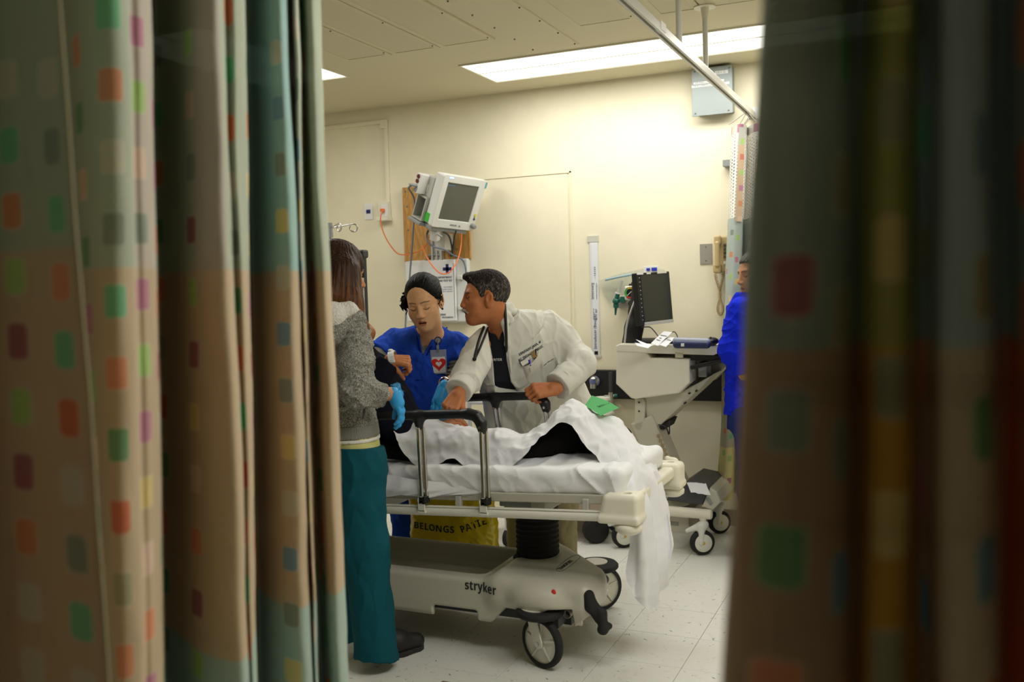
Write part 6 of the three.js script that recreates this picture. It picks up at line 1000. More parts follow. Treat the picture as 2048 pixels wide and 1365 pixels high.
  // watch
  const wq = [-1.985,1.057,-3.683], wd = norm(subv(A[1].wr, A[1].el)); part(g, 'watch', lathe(add(wq, wd, -0.011), add(wq, wd, 0.011), [[0.0265, 0], [0.0295, 0.2], [0.0295, 0.8], [0.0265, 1]], 24), M.chrome);
  // badge on reel
  const bd = thing('name_badge', 'clear badge holder with a red paper heart on the nurse', 'badge', [-2.079,1.079,-3.763]), bT = settle(scrub, [-1.984,1.199,-3.594], CT.map(q => -q), 0.004), bB = settle(scrub, [-1.98,1.102,-3.589], CT.map(q => -q), 0.006), by = norm(subv(bT, bB)), bx = norm(cross(by, CT)), bz = cross(bx, by), bo = add(bB, bz, 0.004), put = q => basisTo(q, bo, bx, by, bz), bw = 0.037;
  part(bd, 'holder', put(box([-bw, -0.004, 0], [bw, 0.112, 0.003], 0.001)), phys(0xb9c3d8, 0.2, { transmission: 0.45 }));
  part(bd, 'card', put(box([-0.03, 0.002, 0.003], [0.03, 0.078, 0.0042])), M.white);
  const heart = k => { const s = []; for (let i = 0; i < 40; i++) { const t = i / 40 * 6.2832; s.push([k * 16 * Math.sin(t) ** 3, k * (13 * Math.cos(t) - 5 * Math.cos(2 * t) - 2 * Math.cos(3 * t) - Math.cos(4 * t))]); } return s; };
  const hg = poly(heart(0.0021), 0.002); hg.translate(0, 0.045, 0.0042); part(bd, 'red_heart', put(hg), std(0xd92a22, 0.6)); const hw = poly(heart(0.0009), 0.001); hw.translate(0, 0.045, 0.006); part(bd, 'white_heart', put(hw), M.white);
  part(bd, 'strap', put(merge([box([-0.006, 0.1, 0.003], [0.006, 0.135, 0.006]), cyl([0, 0.13, 0.004], [0.002, 0.16, 0.006], 0.003)])), M.chrome);
  const rl = settle(scrub, [-1.984,1.254,-3.597], CT.map(q => -q), 0.002); part(bd, 'reel', merge([cyl(rl, add(rl, CT, 0.012), 0.018, 0.017, 24)]), M.navy); part(bd, 'reel_face', cyl(add(rl, CT, 0.011), add(rl, CT, 0.014), 0.012, 0.012, 20), M.grey);
  const sl = settle(scrub, [-1.866,1.18,-3.645], CT.map(q => -q), 0.002); part(tm, 'sleeve_mark', ball(sl, 0.012, 0.7, 1, 0.4), std(0xb01c24, 0.6));
  // hair drawn back
  const f = spec.head, cap0 = ell([0, 0.036, -0.018], [0.083, 0.094, 0.104]), line = [[-0.12, -0.07], [-0.05, -0.06], [-0.03, -0.035], [-0.015, 0.02], [0.005, 0.012], [0.02, -0.004], [0.05, -0.01], [0.1, -0.01]], bun = ell([0, 0.03, -0.13], [0.05, 0.05, 0.045]);
  const hair = (x, y, z) => { const p = f.local(x, y, z); let d = cap0(...p); const brow = (Math.hypot((p[0] + 0.004) / 0.062, (p[1] + 0.004) / 0.09) - 1) * 0.06 + 0.0014 * noise(p[0] * 120, p[1] * 120, 4), face = Math.max(brow, 0.012 - p[2]); d += 0.0095 * (1 - smooth(0, 0.024, Math.max(brow, 0.02 - p[2]))); d = smax(d, -face, 0.004); d = smax(d, (table(line, p[2]) + 0.004 * noise(p[0] * 60, 3, p[2] * 60) - p[1]) * 0.8, 0.01); d = smin(d, bun(...p), 0.02); const t = Math.atan2(p[0], p[1] + 0.01); const k = smooth(0.002, 0.03, Math.max(brow, 0.02 - p[2])); return d + k * (0.002 * noise(t * 18, p[2] * 10, 3) + 0.0014 * noise(t * 60, p[2] * 14, 8) + 0.001 * noise(p[0] * 240, p[1] * 200, p[2] * 60)); };
  const blk = phys(0x0d0a09, 0.55, { specularIntensity: 0.35 }), hm = part(g, 'hair', netMesh(hair, ...bounds([f.c], 0.19), 0.0034), blk), r = rng(21);
  const curls = []; for (let i = 0; i < 46; i++) { const sgn = i < 36 ? -1 : 1, b = [sgn * (0.07 + (sgn < 0 ? 0.014 : 0.004) * r()), 0.012 + 0.045 * r(), -0.03 + 0.04 * r()], pts = [], R0 = 0.005 + 0.006 * r(), ph = r() * 6; for (let k = 0; k < 14; k++) pts.push(f.world([b[0] + sgn * 0.0016 * k * (sgn < 0 ? 1 : 0.3) * r() + R0 * Math.cos(k * 0.8 + ph) + (sgn < 0 ? -0.0008 * k : 0), b[1] - k * 0.0035 * (0.5 + r()), b[2] + R0 * Math.sin(k * 0.8 + ph)])); curls.push(tube(pts, 0.0022, 30, 5)); }
  part(hm, 'curls', merge(curls), blk);
  const er = f.world([0.078, -0.044, -0.0]); part(g, 'ear_stud', ball(er, 0.005), M.black);
}

// ---- 3: doctor in a white coat leaning on the far rail
{
  const S = [.714,.054,-.698], Sd = norm(S);
  const spec = {
    torso: [{ c: [-1.788,1.316,-3.886], w: 0.066, d: 0.062, s: S }, { c: [-1.764,1.247,-3.947], w: 0.135, d: 0.098, s: S }, { c: [-1.754,1.129,-4.021], w: 0.18, d: 0.12, s: S }, { c: [-1.75,.956,-4.122], w: 0.17, d: 0.12, s: S }, { c: [-1.749,.771,-4.22], w: 0.18, d: 0.125, s: S }],
    arms: [{ sh: [-1.831,1.222,-3.773], el: [-1.835,1.096,-3.632], wr: [-1.829,1.042,-3.521], r: [0.06, 0.05] }, { sh: [-1.619,1.251,-4.111], el: [-1.475,1.112,-4.079], wr: [-1.542,1.008,-3.911], r: [0.07, 0.056], wristR: 0.03 }],
    legs: [{ hip: [-1.82,.72,-4.207], knee: [-1.845,.389,-4.218], ankle: [-1.873,.071,-4.274], r: [0.1, 0.078] }, { hip: [-1.684,.716,-4.268], knee: [-1.69,.385,-4.288], ankle: [-1.706,.073,-4.349], r: [0.1, 0.078] }],
    head: frame([-1.826,1.433,-3.789], [-.835,-.023,.55], CU), neck: [-1.786,1.301,-3.897], neckR: 0.064, neckEnd: 0.054, headScale: 1.0, face: { nose: 0.92, jaw: 1.08, mouth: 0.004 }, lip: lin(0x7c3a2e), brow: lin(0x1c1714), browW: 0.005, lash: -0.0005, lashW: 0.0034,
  };
  const ft = [-1.839,0,-4.421], g = thing('person', 'grey-haired doctor in white coat leaning over the far side rail', 'person', [ft[0], 0, ft[2]]);
  const A = spec.arms;
  spec.hands = [
    { w: [-1.826,1.035,-3.511], d: [-.104,-.676,.729], n: [.146,.606,.782], s: -1, curl: [[0.9, 1.3, 0.8], [0.85, 1.35, 0.8], [0.9, 1.35, 0.8], [0.95, 1.3, 0.8]], thumb: [0.35, 0.4], size: 1.02 },
    { w: [-1.535,1.015,-3.893], d: [-.801,-.086,.592], n: [.227,.666,.71], s: 1, curl: [[0.75, 1.25, 0.8], [0.8, 1.3, 0.8], [0.8, 1.3, 0.8], [0.85, 1.3, 0.8]], thumb: [0.2, 0.5, 0.9], size: 1.06 },
  ];
  part(g, 'body', bodyGeo(spec, skinTone(0xb87448, 0.3)), skinMat);
  // coat
  const f0 = folds(0.009, 0.55, 2), f1 = folds(0.003, 1.1, 5), f2 = crease(0.006, 6, 4.2, 6, 6), fo = (x, y, z) => f0(x, y, z) * 0.7 + f1(x, y, z) + f2(x, y, z);
  const coat0 = join(0.04, loft(spec.torso.map(q => ({ ...q, w: q.w + 0.012, d: q.d + 0.014 }))), cap([-1.823,1.237,-3.822], [-1.647,1.266,-4.1], 0.06, 0.07), cap(A[0].sh, mix(A[0].sh, A[0].el, 0.6), 0.066, 0.063), cap(mix(A[0].sh, A[0].el, 0.6), A[0].el, 0.063, 0.058), sleeve(A[0].el, [-1.833,1.041,-3.53], 0.058, 0.052), cap([-1.654,1.271,-4.097], [-1.6,1.211,-4.139], 0.085, 0.082), cap([-1.6,1.211,-4.139], A[1].el, 0.082, 0.064), sleeve(A[1].el, [-1.533,1.025,-3.927], 0.062, 0.06), cap([-1.644,1.073,-4.177], [-1.607,.781,-4.35], 0.1, 0.13), cap([-1.718,.924,-4.189], [-1.703,.66,-4.299], 0.13, 0.17), cap([-1.886,1.018,-3.977], [-1.876,.743,-4.052], 0.05, 0.075));
  const open = [[-1.818,1.334,-3.786], [-1.81,1.266,-3.786], [-1.792,1.153,-3.787], [-1.801,.967,-3.825], [-1.795,.73,-3.868], [-1.641,.706,-4.045], [-1.679,.868,-3.983], [-1.702,.957,-3.924], [-1.757,1.04,-3.905], [-1.755,1.148,-3.858], [-1.752,1.331,-3.837]], co = [-1.803,1.099,-3.888], op2 = open.map(p => { const q = subv(p, co); return [dot(q, CR), dot(q, CU)]; });
  const inPoly = (u, v) => { let d = 1e9, s = 1; for (let i = 0, j = op2.length - 1; i < op2.length; j = i++) { const e = [op2[j][0] - op2[i][0], op2[j][1] - op2[i][1]], w = [u - op2[i][0], v - op2[i][1]], t = clamp((w[0] * e[0] + w[1] * e[1]) / (e[0] * e[0] + e[1] * e[1]), 0, 1), b = [w[0] - e[0] * t, w[1] - e[1] * t]; d = Math.min(d, b[0] * b[0] + b[1] * b[1]); const c = [v >= op2[i][1], v < op2[j][1], e[0] * w[1] > e[1] * w[0]]; if (c.every(q => q) || c.every(q => !q)) s = -s; } return s * Math.sqrt(d); };
  const split = (x, y, z) => { const q = subv([x, y, z], co), w = dot(q, CT); return Math.max(inPoly(dot(q, CR), dot(q, CU)), -0.06 - w - 0.35 * dot(q, CU)); };
  const neckHole = cap(add(spec.neck, [0, 0.0, 0]), add([-1.819,1.41,-3.835], [0, 0, 0]), 0.046, 0.066);
  const coat = (x, y, z) => smax(smax(coat0(x, y, z) + fo(x, y, z), -split(x, y, z), 0.006), -neckHole(x, y, z), 0.004);
  const white = cloth(0xd8d7cc, { bumpScale: 0.0004 }), [lo, hi] = bounds([...spec.torso.map(q => q.c), A[0].el, A[1].el, A[0].sh, [-1.703,.66,-4.299]], 0.2);
  const cm = part(g, 'coat', netMesh(coat, lo, hi, 0.0058), white);
  const cuffs = [sleeve(mix(A[0].el, A[0].wr, 0.4), [-1.831,1.04,-3.52], 0.058, 0.06), sleeve([-1.501,1.068,-3.999], [-1.535,1.023,-3.926], 0.066, 0.066)];
  for (const c of cuffs) part(cm, 'cuff', netMesh((x, y, z) => c(x, y, z) + 0.003 * noise(x * 25, y * 25, z * 25), add(c.c, [-0.16, -0.16, -0.16]), add(c.c, [0.16, 0.16, 0.16]), 0.005), white);
  const on = (px, l = 0.0005) => settle(coat, add(px, CT, 0.25), CT.map(q => -q), l);
  const k1 = [[-1.75,1.395,-3.837], [-1.742,1.321,-3.819], on([-1.748,1.216,-3.865]), on([-1.736,1.09,-3.862])];
  const collar = join(0.015, cap(k1[0], k1[1], 0.012, 0.016), cap(k1[1], k1[2], 0.016, 0.012), cap(k1[2], k1[3], 0.012, 0.005), cap(k1[0], [-1.748,1.393,-3.887], 0.013, 0.016), cap([-1.748,1.393,-3.887], [-1.781,1.386,-3.982], 0.016, 0.016), cap([-1.744,1.371,-3.866], [-1.739,1.355,-3.933], 0.02, 0.024), cap([-1.734,1.349,-3.841], [-1.723,1.307,-3.871], 0.016, 0.018));
  part(cm, 'collar', netMesh((x, y, z) => collar(x, y, z) + 0.003 * noise(x * 30, y * 30, z * 30), ...bounds([...k1, [-1.785,1.391,-3.98]], 0.06), 0.005), white);
  // scrub top
  const scr = join(0.03, loft(spec.torso.map(q => ({ ...q, w: q.w - 0.002, d: q.d - 0.0 })))), vn = [-1.807,1.232,-3.895], vneck = (x, y, z) => { const q = subv([x, y, z], vn), u = dot(q, CR), v = dot(q, CU), w = dot(q, CT); return Math.max(Math.abs(u + 0.1 * v) - 0.36 * Math.max(v, -0.01) - 0.001, -v, -0.14 - w) * 0.9; };
  part(g, 'scrub_top', netMesh((x, y, z) => smax(scr(x, y, z) + fo(x, y, z) * 0.5, -vneck(x, y, z), 0.004), lo, hi, 0.0075), cloth(0x26282e, { sheen: 0 }));
  part(g, 'scrub_mark', textOn(scr, 'CENTER', 0.012, [-1.849,1.141,-3.87], [.866,-.013,-.499], CU, 'sans_bold', 0.9, 0.004), M.white);
  // trousers and shoes
  const L = spec.legs, pant = join(0.05, loft([{ c: [-1.749,.795,-4.222], w: 0.165, d: 0.11, s: S }, { c: [-1.756,.667,-4.243], w: 0.18, d: 0.12, s: S }]), ...L.flatMap(l => [cap(l.hip, l.knee, 0.105, 0.088), cap(l.knee, l.ankle, 0.088, 0.08)]));
  part(g, 'trousers', netMesh((x, y, z) => Math.max(pant(x, y, z) + folds(0.009, 0.9, 4)(x, y, z), 0.035 - y), ...bounds(L.flatMap(l => [l.hip, l.ankle]), 0.22), 0.0085), cloth(0x8a8260));
  for (const [a, b] of [[[-1.921,0,-4.393], [-1.898,0,-4.126]], [[-1.749,0,-4.47], [-1.715,0,-4.189]]]) part(g, 'shoe', shoeGeo(a, b), M.blackMatte);
  // embroidered name
  const ink = std(0x2b2d3f, 0.7), bx = subv([-1.632,1.208,-3.916], [-1.695,1.164,-3.853]);
  part(cm, 'embroidered_name', textOn(coat, 'ERNANDO JARA, M', 0.0125, [-1.707,1.164,-3.88], bx, CU, 'sans_bold', 0.82, 0.001), ink);
  part(cm, 'embroidered_line', textOn(coat, 'MC EMERGENCY MEDIC', 0.0125, [-1.705,1.137,-3.879], bx, CU, 'sans_bold', 0.72, 0.001), ink);
  // breast pocket
  const pk = [[-1.692,1.125,-3.884], [-1.678,1.114,-3.89], [-1.649,1.131,-3.904], [-1.628,1.158,-3.915], [-1.621,1.185,-3.92]].map(p => on(p, 0.003));
  { // patch pocket: a sheet sewn down at the sides and foot, standing open at its mouth
    const rim = spline([[-1.692,1.128,-3.884], [-1.678,1.116,-3.89], [-1.649,1.131,-3.904], [-1.628,1.158,-3.915], [-1.619,1.182,-3.92]], 16), foot = spline([[-1.665,1.045,-3.891], [-1.653,1.035,-3.896], [-1.628,1.044,-3.908], [-1.605,1.063,-3.919], [-1.59,1.086,-3.927]], 16), rows = [];
    for (let i = 0; i <= 10; i++) rows.push(rim.map((q, j) => { const p = mix(q, foot[j], i / 10), open = Math.sin(j / 16 * Math.PI) * (1 - i / 10) ** 1.5; return add(on(p, 0.0015), CT, 0.0015 + 0.016 * open); }));
    part(cm, 'breast_pocket', sheet(rows), white);
  }
  const nb = on([-1.674,1.138,-3.893], 0.004), nx = norm(bx), ny = norm(cross(CT, nx));
  const note = thing('pocket_notebook', 'white notebook edge sticking out of the doctor coat pocket', 'notebook', nb);
  part(note, 'cover', basisTo(box([-0.03, -0.012, -0.004], [0.024, 0.014, 0.004], 0.003), nb, nx, cross(CT, nx), CT), M.black); part(note, 'pages', basisTo(box([-0.026, -0.012, 0.002], [0.022, 0.011, 0.006], 0.002), nb, nx, cross(CT, nx), CT), std(0xd6cfc8, 0.6));
  const pn = on([-1.661,1.131,-3.898], 0.009), pen = thing('pen', 'blue and silver pen clipped to the doctor coat pocket', 'pen', pn);
  part(pen, 'barrel', cyl(add(pn, CU, 0.014), add(add(pn, CU, -0.014), CR, 0.005), 0.0055), std(0x2a24a8, 0.4)); part(pen, 'clip', cyl(add(pn, CR, -0.003), add(add(pn, CU, -0.042), CR, 0.008), 0.002), M.steel);
  const p3 = on([-1.632,1.171,-3.914], 0.006); const card = thing('pocket_card', 'brown folded card in the doctor coat pocket', 'card', p3); part(card, 'leaf', basisTo(box([-0.02, -0.014, -0.002], [0.002, 0.016, 0.002], 0.001), p3, nx, cross(CT, nx), CT), std(0x8a6a3a, 0.7)); part(card, 'dark_edge', cyl(add(p3, CU, -0.02), add(p3, CU, 0.022), 0.003), M.black);
  // stethoscope
  const st = thing('stethoscope', 'black stethoscope hanging round the doctor neck', 'stethoscope', [-1.74,1.107,-3.807]);
  const onC = (px, l) => settle((x, y, z) => Math.min(coat(x, y, z), collar(x, y, z)), add(px, CT, 0.25), CT.map(q => -q), l), low = onC([-1.736,1.118,-3.809], 0.007);
  part(st, 'tubing', tube([[-1.823,1.349,-3.983], [-1.767,1.407,-3.891], add(add(k1[0], CT, 0.014), CR, 0.004), add(add(k1[1], CT, 0.019), CR, 0.006), onC([-1.755,1.216,-3.862], 0.006), low], 0.0066, 60), M.black);
  part(st, 'end_piece', cyl(low, add(low, CU, -0.028), 0.0085), M.rubber);
  part(st, 'ear_tube', tube([[-1.827,1.301,-3.78], [-1.847,1.234,-3.767], [-1.858,1.178,-3.759], [-1.86,1.164,-3.757]].map(p => onC(p, 0.007)), 0.0062, 30), M.black);
  part(st, 'ear_tube', tube([[-1.81,1.298,-3.788], [-1.827,1.244,-3.777], [-1.847,1.189,-3.764], [-1.858,1.164,-3.758]].map(p => onC(p, 0.007)), 0.005, 30), M.black);
  part(st, 'ear_tip', ball(onC([-1.86,1.162,-3.757], 0.008), 0.009), M.rubber);
  // hair, moustache
  const f = spec.head, cap0 = ell([0, 0.037, -0.019], [0.081, 0.093, 0.103]), line = [[-0.13, -0.06], [-0.055, -0.062], [-0.04, -0.045], [-0.03, 0.0], [-0.02, 0.028], [0.0, 0.032], [0.008, 0.0], [0.016, -0.012], [0.026, -0.008], [0.034, 0.028], [0.05, 0.05], [0.062, 0.066], [0.075, 0.074], [0.12, 0.08]], fringe = ell([0, 0.098, 0.062], [0.045, 0.02, 0.03]);
  const hair = (x, y, z) => { const p = f.local(x, y, z); let d = smin(cap0(...p), fringe(...p), 0.03); d += 0.007 * (1 - smooth(0, 0.02, p[1] - table(line, p[2]))); d = smax(d, (table(line, p[2]) + 0.004 * noise(p[0] * 80, 3, p[2] * 110) - p[1]) * 0.8, 0.004); return d + 0.0028 * noise(p[0] * 150, p[1] * 80, p[2] * 190 + p[1] * 90) + 0.0018 * noise(p[0] * 300, p[1] * 160, p[2] * 330); };
  const dk = lin(0x241b16), gr = lin(0x8d8880);
  part(g, 'hair', netMesh(hair, ...bounds([f.c], 0.17), 0.0024, (x, y, z) => { const p = f.local(x, y, z), s = 0.45 + 0.9 * noise(p[0] * 200, p[1] * 60, p[2] * 240 + p[1] * 120), side = 0.06 * noise(p[0] * 40, p[1] * 30, p[2] * 40) + p[1] < 0.062 ? 1 : 0; return mix(dk, gr, clamp(s * s * (0.06 + 0.62 * side), 0, 0.75)); }), phys(0xffffff, 0.6, { vertexColors: true, specularIntensity: 0.35 }));
  const mu = join(0.008, cap([-0.03, -0.064, 0.076], [-0.003, -0.05, 0.094], 0.0065, 0.0085), cap([0.03, -0.064, 0.076], [0.003, -0.05, 0.094], 0.0065, 0.0085));
  part(g, 'moustache', netMesh((x, y, z) => { const p = f.local(x, y, z); return mu(...p) + 0.0016 * noise(p[0] * 260, p[1] * 90, p[2] * 260); }, ...bounds([f.world([0, -0.052, 0.088])], 0.05), 0.0024), std(0xb5aea0, 0.8));
}

// ---- 4: patient on the stretcher
{
  const S = [0, 0.05, 1];
  const spec = {
    torso: [{ c: [-2.312,1.193,-3.491], w: 0.09, d: 0.07, s: S }, { c: [-2.261,1.113,-3.487], w: 0.18, d: 0.1, s: S }, { c: [-2.176,.982,-3.483], w: 0.155, d: 0.11, s: S }, { c: [-2.071,.823,-3.509], w: 0.105, d: 0.075, s: S }, { c: [-1.932,.766,-3.546], w: 0.1, d: 0.06, s: S }],
    arms: [{ sh: [-2.169,1.098,-3.351], el: [-2.19,1.023,-3.293], wr: [-2.082,1.183,-3.384], r: [0.058, 0.05] }, { sh: [-2.304,1.091,-3.619], el: [-2.215,.884,-3.668], wr: [-2.004,.886,-3.609], r: [0.056, 0.048] }],
    legs: [{ hip: [-1.712,.752,-3.49], knee: [-1.387,.872,-3.643], ankle: [-1.298,.756,-3.675], r: [0.05, 0.05] }, { hip: [-1.862,.755,-3.576], knee: [-1.511,.749,-3.754], ankle: [-1.223,.757,-3.84], r: [0.05, 0.05] }],
    head: frame([-2.378,1.297,-3.533], norm([0.5, 0.75, 0.25]), [-0.75, 0.6, 0]), neck: [-2.319,1.2,-3.51], face: {}, headCell: 0.004,
  };
  spec.legs[0].ankle = [spec.legs[0].ankle[0], 0.825, spec.legs[0].ankle[2]];
  spec.hands = [
    { w: [-2.071,1.186,-3.378], d: [.944,-.152,-.292], n: [.447,.78,.437], s: 1, curl: [[1.35, 0.8, 0.5], [1.35, 0.85, 0.5], [1.4, 0.85, 0.5], [1.4, 0.85, 0.5]], thumb: [0.3, 0.4, 0.9], size: 0.86 },
    { w: [-1.999,.88,-3.589], d: [.86,.071,-.505], n: [.213,.933,.29], s: -1, curl: [[0.25, 0.5, 0.4], [0.25, 0.5, 0.4], [0.3, 0.5, 0.4], [0.35, 0.5, 0.4]], thumb: [0.6, 0.3], size: 0.98 },
  ];
  const g = thing('person', 'patient lying on the stretcher in dark clothes with one hand raised', 'person', [-1.9, 0.78, MZ]);
  part(g, 'body', bodyGeo(spec, skinTone(0xb9794e, 0.3)), skinMat);
  const navy = cloth(0x0b0d1a, { sheen: 0 }), A = spec.arms, fo = folds(0.008, 1, 3);
  const shirt = join(0.03, loft(spec.torso), cap(A[0].sh, A[0].el, 0.066, 0.06), sleeve(A[0].el, [-2.086,1.175,-3.382], 0.068, 0.052), cap(A[1].sh, A[1].el, 0.062, 0.055), sleeve(A[1].el, [-2.038,.879,-3.615], 0.055, 0.045));
  const [lo, hi] = bounds([...spec.torso.map(q => q.c), A[0].el, A[0].wr, A[1].el, A[1].wr], 0.16);
  part(g, 'shirt', netMesh((x, y, z) => shirt(x, y, z) + fo(x, y, z), lo, hi, 0.007), navy);
  const L = spec.legs, mid = [-1.55,.785,-3.542], pant = join(0.03, loft([{ c: [-2.021,.787,-3.529], w: 0.1, d: 0.06, s: S }, { c: [-1.882,.756,-3.567], w: 0.1, d: 0.045, s: S }]), cap(L[0].hip, mid, 0.05, 0.042), cap(mid, L[0].knee, 0.045, 0.05), cap(L[0].knee, L[0].ankle, 0.055, 0.06), cap([-1.479,.804,-3.619], mix(L[0].knee, L[0].ankle, 0.7), 0.05, 0.06), cap(mid, [-1.302,.74,-3.716], 0.04, 0.04), cap(L[1].hip, L[1].knee, 0.055, 0.05), cap(L[1].knee, L[1].ankle, 0.05, 0.045), cap([-2.209,.808,-3.402], [-1.85,.759,-3.461], 0.044, 0.032), cap([-1.827,.776,-3.417], [-1.557,.771,-3.428], 0.034, 0.024));
  part(g, 'trousers', netMesh((x, y, z) => Math.max(pant(x, y, z) + folds(0.006, 1.2, 6)(x, y, z), 0.79 + 0.0435 * (x + 1.1) - y), ...bounds([...L.flatMap(l => [l.hip, l.knee, l.ankle]), [-2.044,.824,-3.258]], 0.16), 0.0075), cloth(0x14130f, { sheen: 0 }));
  part(g, 'sock', netMesh(join(0.03, cap(L[1].ankle, [-1.207,.821,-3.851], 0.045, 0.04), cap(L[0].ankle, [-1.225,.735,-3.684], 0.045, 0.035)), ...bounds([L[1].ankle, [-1.207,.821,-3.851], L[0].ankle, [-1.225,.735,-3.684]], 0.08), 0.007), cloth(0x222222, { sheen: 0 }));
  const bd = thing('wristband', 'white plastic identity band on the raised wrist of the patient', 'wristband', [-2.058,1.185,-3.384]), wd = norm(subv([-2.027,1.186,-3.398], [-2.09,1.17,-3.38])), wc = [-2.066,1.187,-3.386];
  part(bd, 'band', lathe(add(wc, wd, -0.014), add(wc, wd, 0.014), [[0.033, 0], [0.0365, 0.05], [0.0365, 0.95], [0.033, 1]], 36), M.white);
  part(bd, 'clasp', ball(add(add(wc, CU, 0.037), CR, -0.012), 0.012, 1, 0.6, 1), M.white);
  for (let i = 0; i < 4; i++) part(bd, 'print_line', cyl(add(add(add(wc, CT, 0.0362), CU, 0.012 - 0.008 * i), wd, -0.009), add(add(add(wc, CT, 0.0362), CU, 0.012 - 0.008 * i), wd, 0.009), 0.0009, 0.0009, 5), M.grey);
  single('iv_tubing', 'thin dark tubing line curving over the far bed rail', 'tubing', tube([[-2.099,1.035,-3.477], [-2.083,1.041,-3.484], [-2.085,1.016,-3.515], [-2.099,.967,-3.549]], 0.0025, 24), std(0x30406a, 0.4));
}

// ---- 5: person in blue beyond the dark curtain
{
  const S = [.776,.039,.63];
  const spec = {
    torso: [{ c: [-.842,1.416,-4.974], w: 0.09, d: 0.07, s: S }, { c: [-.838,1.345,-4.972], w: 0.17, d: 0.1, s: S }, { c: [-.843,1.193,-4.96], w: 0.17, d: 0.12, s: S }, { c: [-.836,1.01,-4.951], w: 0.165, d: 0.115, s: S }, { c: [-.831,.775,-4.938], w: 0.18, d: 0.125, s: S }],
    arms: [{ sh: [-.868,1.324,-4.825], el: [-.911,1.133,-4.771], wr: [-.856,.995,-4.787], r: [0.062, 0.054] }, { sh: [-.817,1.323,-5.133], el: [-.872,1.102,-5.127], wr: [-.918,.968,-5.043], r: [0.062, 0.054] }],
    legs: [{ hip: [-.833,.758,-4.87], knee: [-.819,.396,-4.853], ankle: [-.809,.093,-4.86], r: [0.095, 0.07] }, { hip: [-.826,.743,-5.015], knee: [-.816,.388,-5.019], ankle: [-.811,.087,-5.035], r: [0.095, 0.07] }],
    head: frame([-.817,1.509,-4.969], [-.771,-.109,.628], CU), neck: [-.828,1.397,-4.979], face: { nose: 0.95 }, headCell: 0.0034, brow: lin(0x1a1412),
  };
  const ft = [-.843,0,-5.061], g = thing('person', 'dark-haired person in a bright blue jacket half hidden by the dark curtain', 'person', [ft[0], 0, ft[2]]);
  part(g, 'body', bodyGeo(spec, skinTone(0xc08a62)), skinMat);
  const A = spec.arms, fq = folds(0.004, 1, 12), fr = crease(0.008, 6, 9, 6, 12), fo = (x, y, z) => fq(x, y, z) + fr(x, y, z), blue = cloth(0x0c24c8, { sheen: 0.1 });
  const j = join(0.035, loft(spec.torso), cap(A[0].sh, A[0].el, 0.072, 0.064), sleeve(A[0].el, [-.861,1.005,-4.786], 0.062, 0.045), cap(A[1].sh, A[1].el, 0.07, 0.06), sleeve(A[1].el, [-.908,.979,-5.048], 0.058, 0.045)), hem = [-.843,.754,-4.931][1];
  part(g, 'jacket', netMesh((x, y, z) => Math.max(j(x, y, z) + fo(x, y, z), hem - y), ...bounds([...spec.torso.map(q => q.c), A[0].el, A[1].el], 0.18), 0.007), blue);
  const L = spec.legs, pant = join(0.05, loft([{ c: [-.831,.801,-4.94], w: 0.165, d: 0.11, s: S }, { c: [-.829,.696,-4.934], w: 0.175, d: 0.115, s: S }]), ...L.flatMap(l => [cap(l.hip, l.knee, 0.095, 0.08), cap(l.knee, l.ankle, 0.08, 0.072)]));
  part(g, 'trousers', netMesh((x, y, z) => Math.max(pant(x, y, z), 0.035 - y), ...bounds(L.flatMap(l => [l.hip, l.ankle]), 0.2), 0.01), cloth(0x1a2a6a));
  for (const [a, b] of [[[-.845,0,-5.141], [-.912,0,-4.998]], [[-.847,0,-5.287], [-.908,0,-5.161]]]) part(g, 'shoe', shoeGeo(a, b), M.blackMatte);
  const f = spec.head, cap0 = ell([0, 0.036, -0.02], [0.084, 0.096, 0.108]), line = [[-0.12, -0.09], [-0.02, -0.04], [0.01, 0.0], [0.03, 0.03], [0.06, 0.066], [0.1, 0.072]], bun = ell([0, 0.01, -0.14], [0.05, 0.05, 0.045]);
  part(g, 'hair', netMesh((x, y, z) => { const p = f.local(x, y, z); return smin(smax(cap0(...p), (table(line, p[2]) - p[1]) * 0.8, 0.01), bun(...p), 0.02) + 0.002 * noise(p[0] * 90, p[1] * 50, p[2] * 60); }, ...bounds([f.c], 0.2), 0.0045), std(0x15110f, 0.45));
}


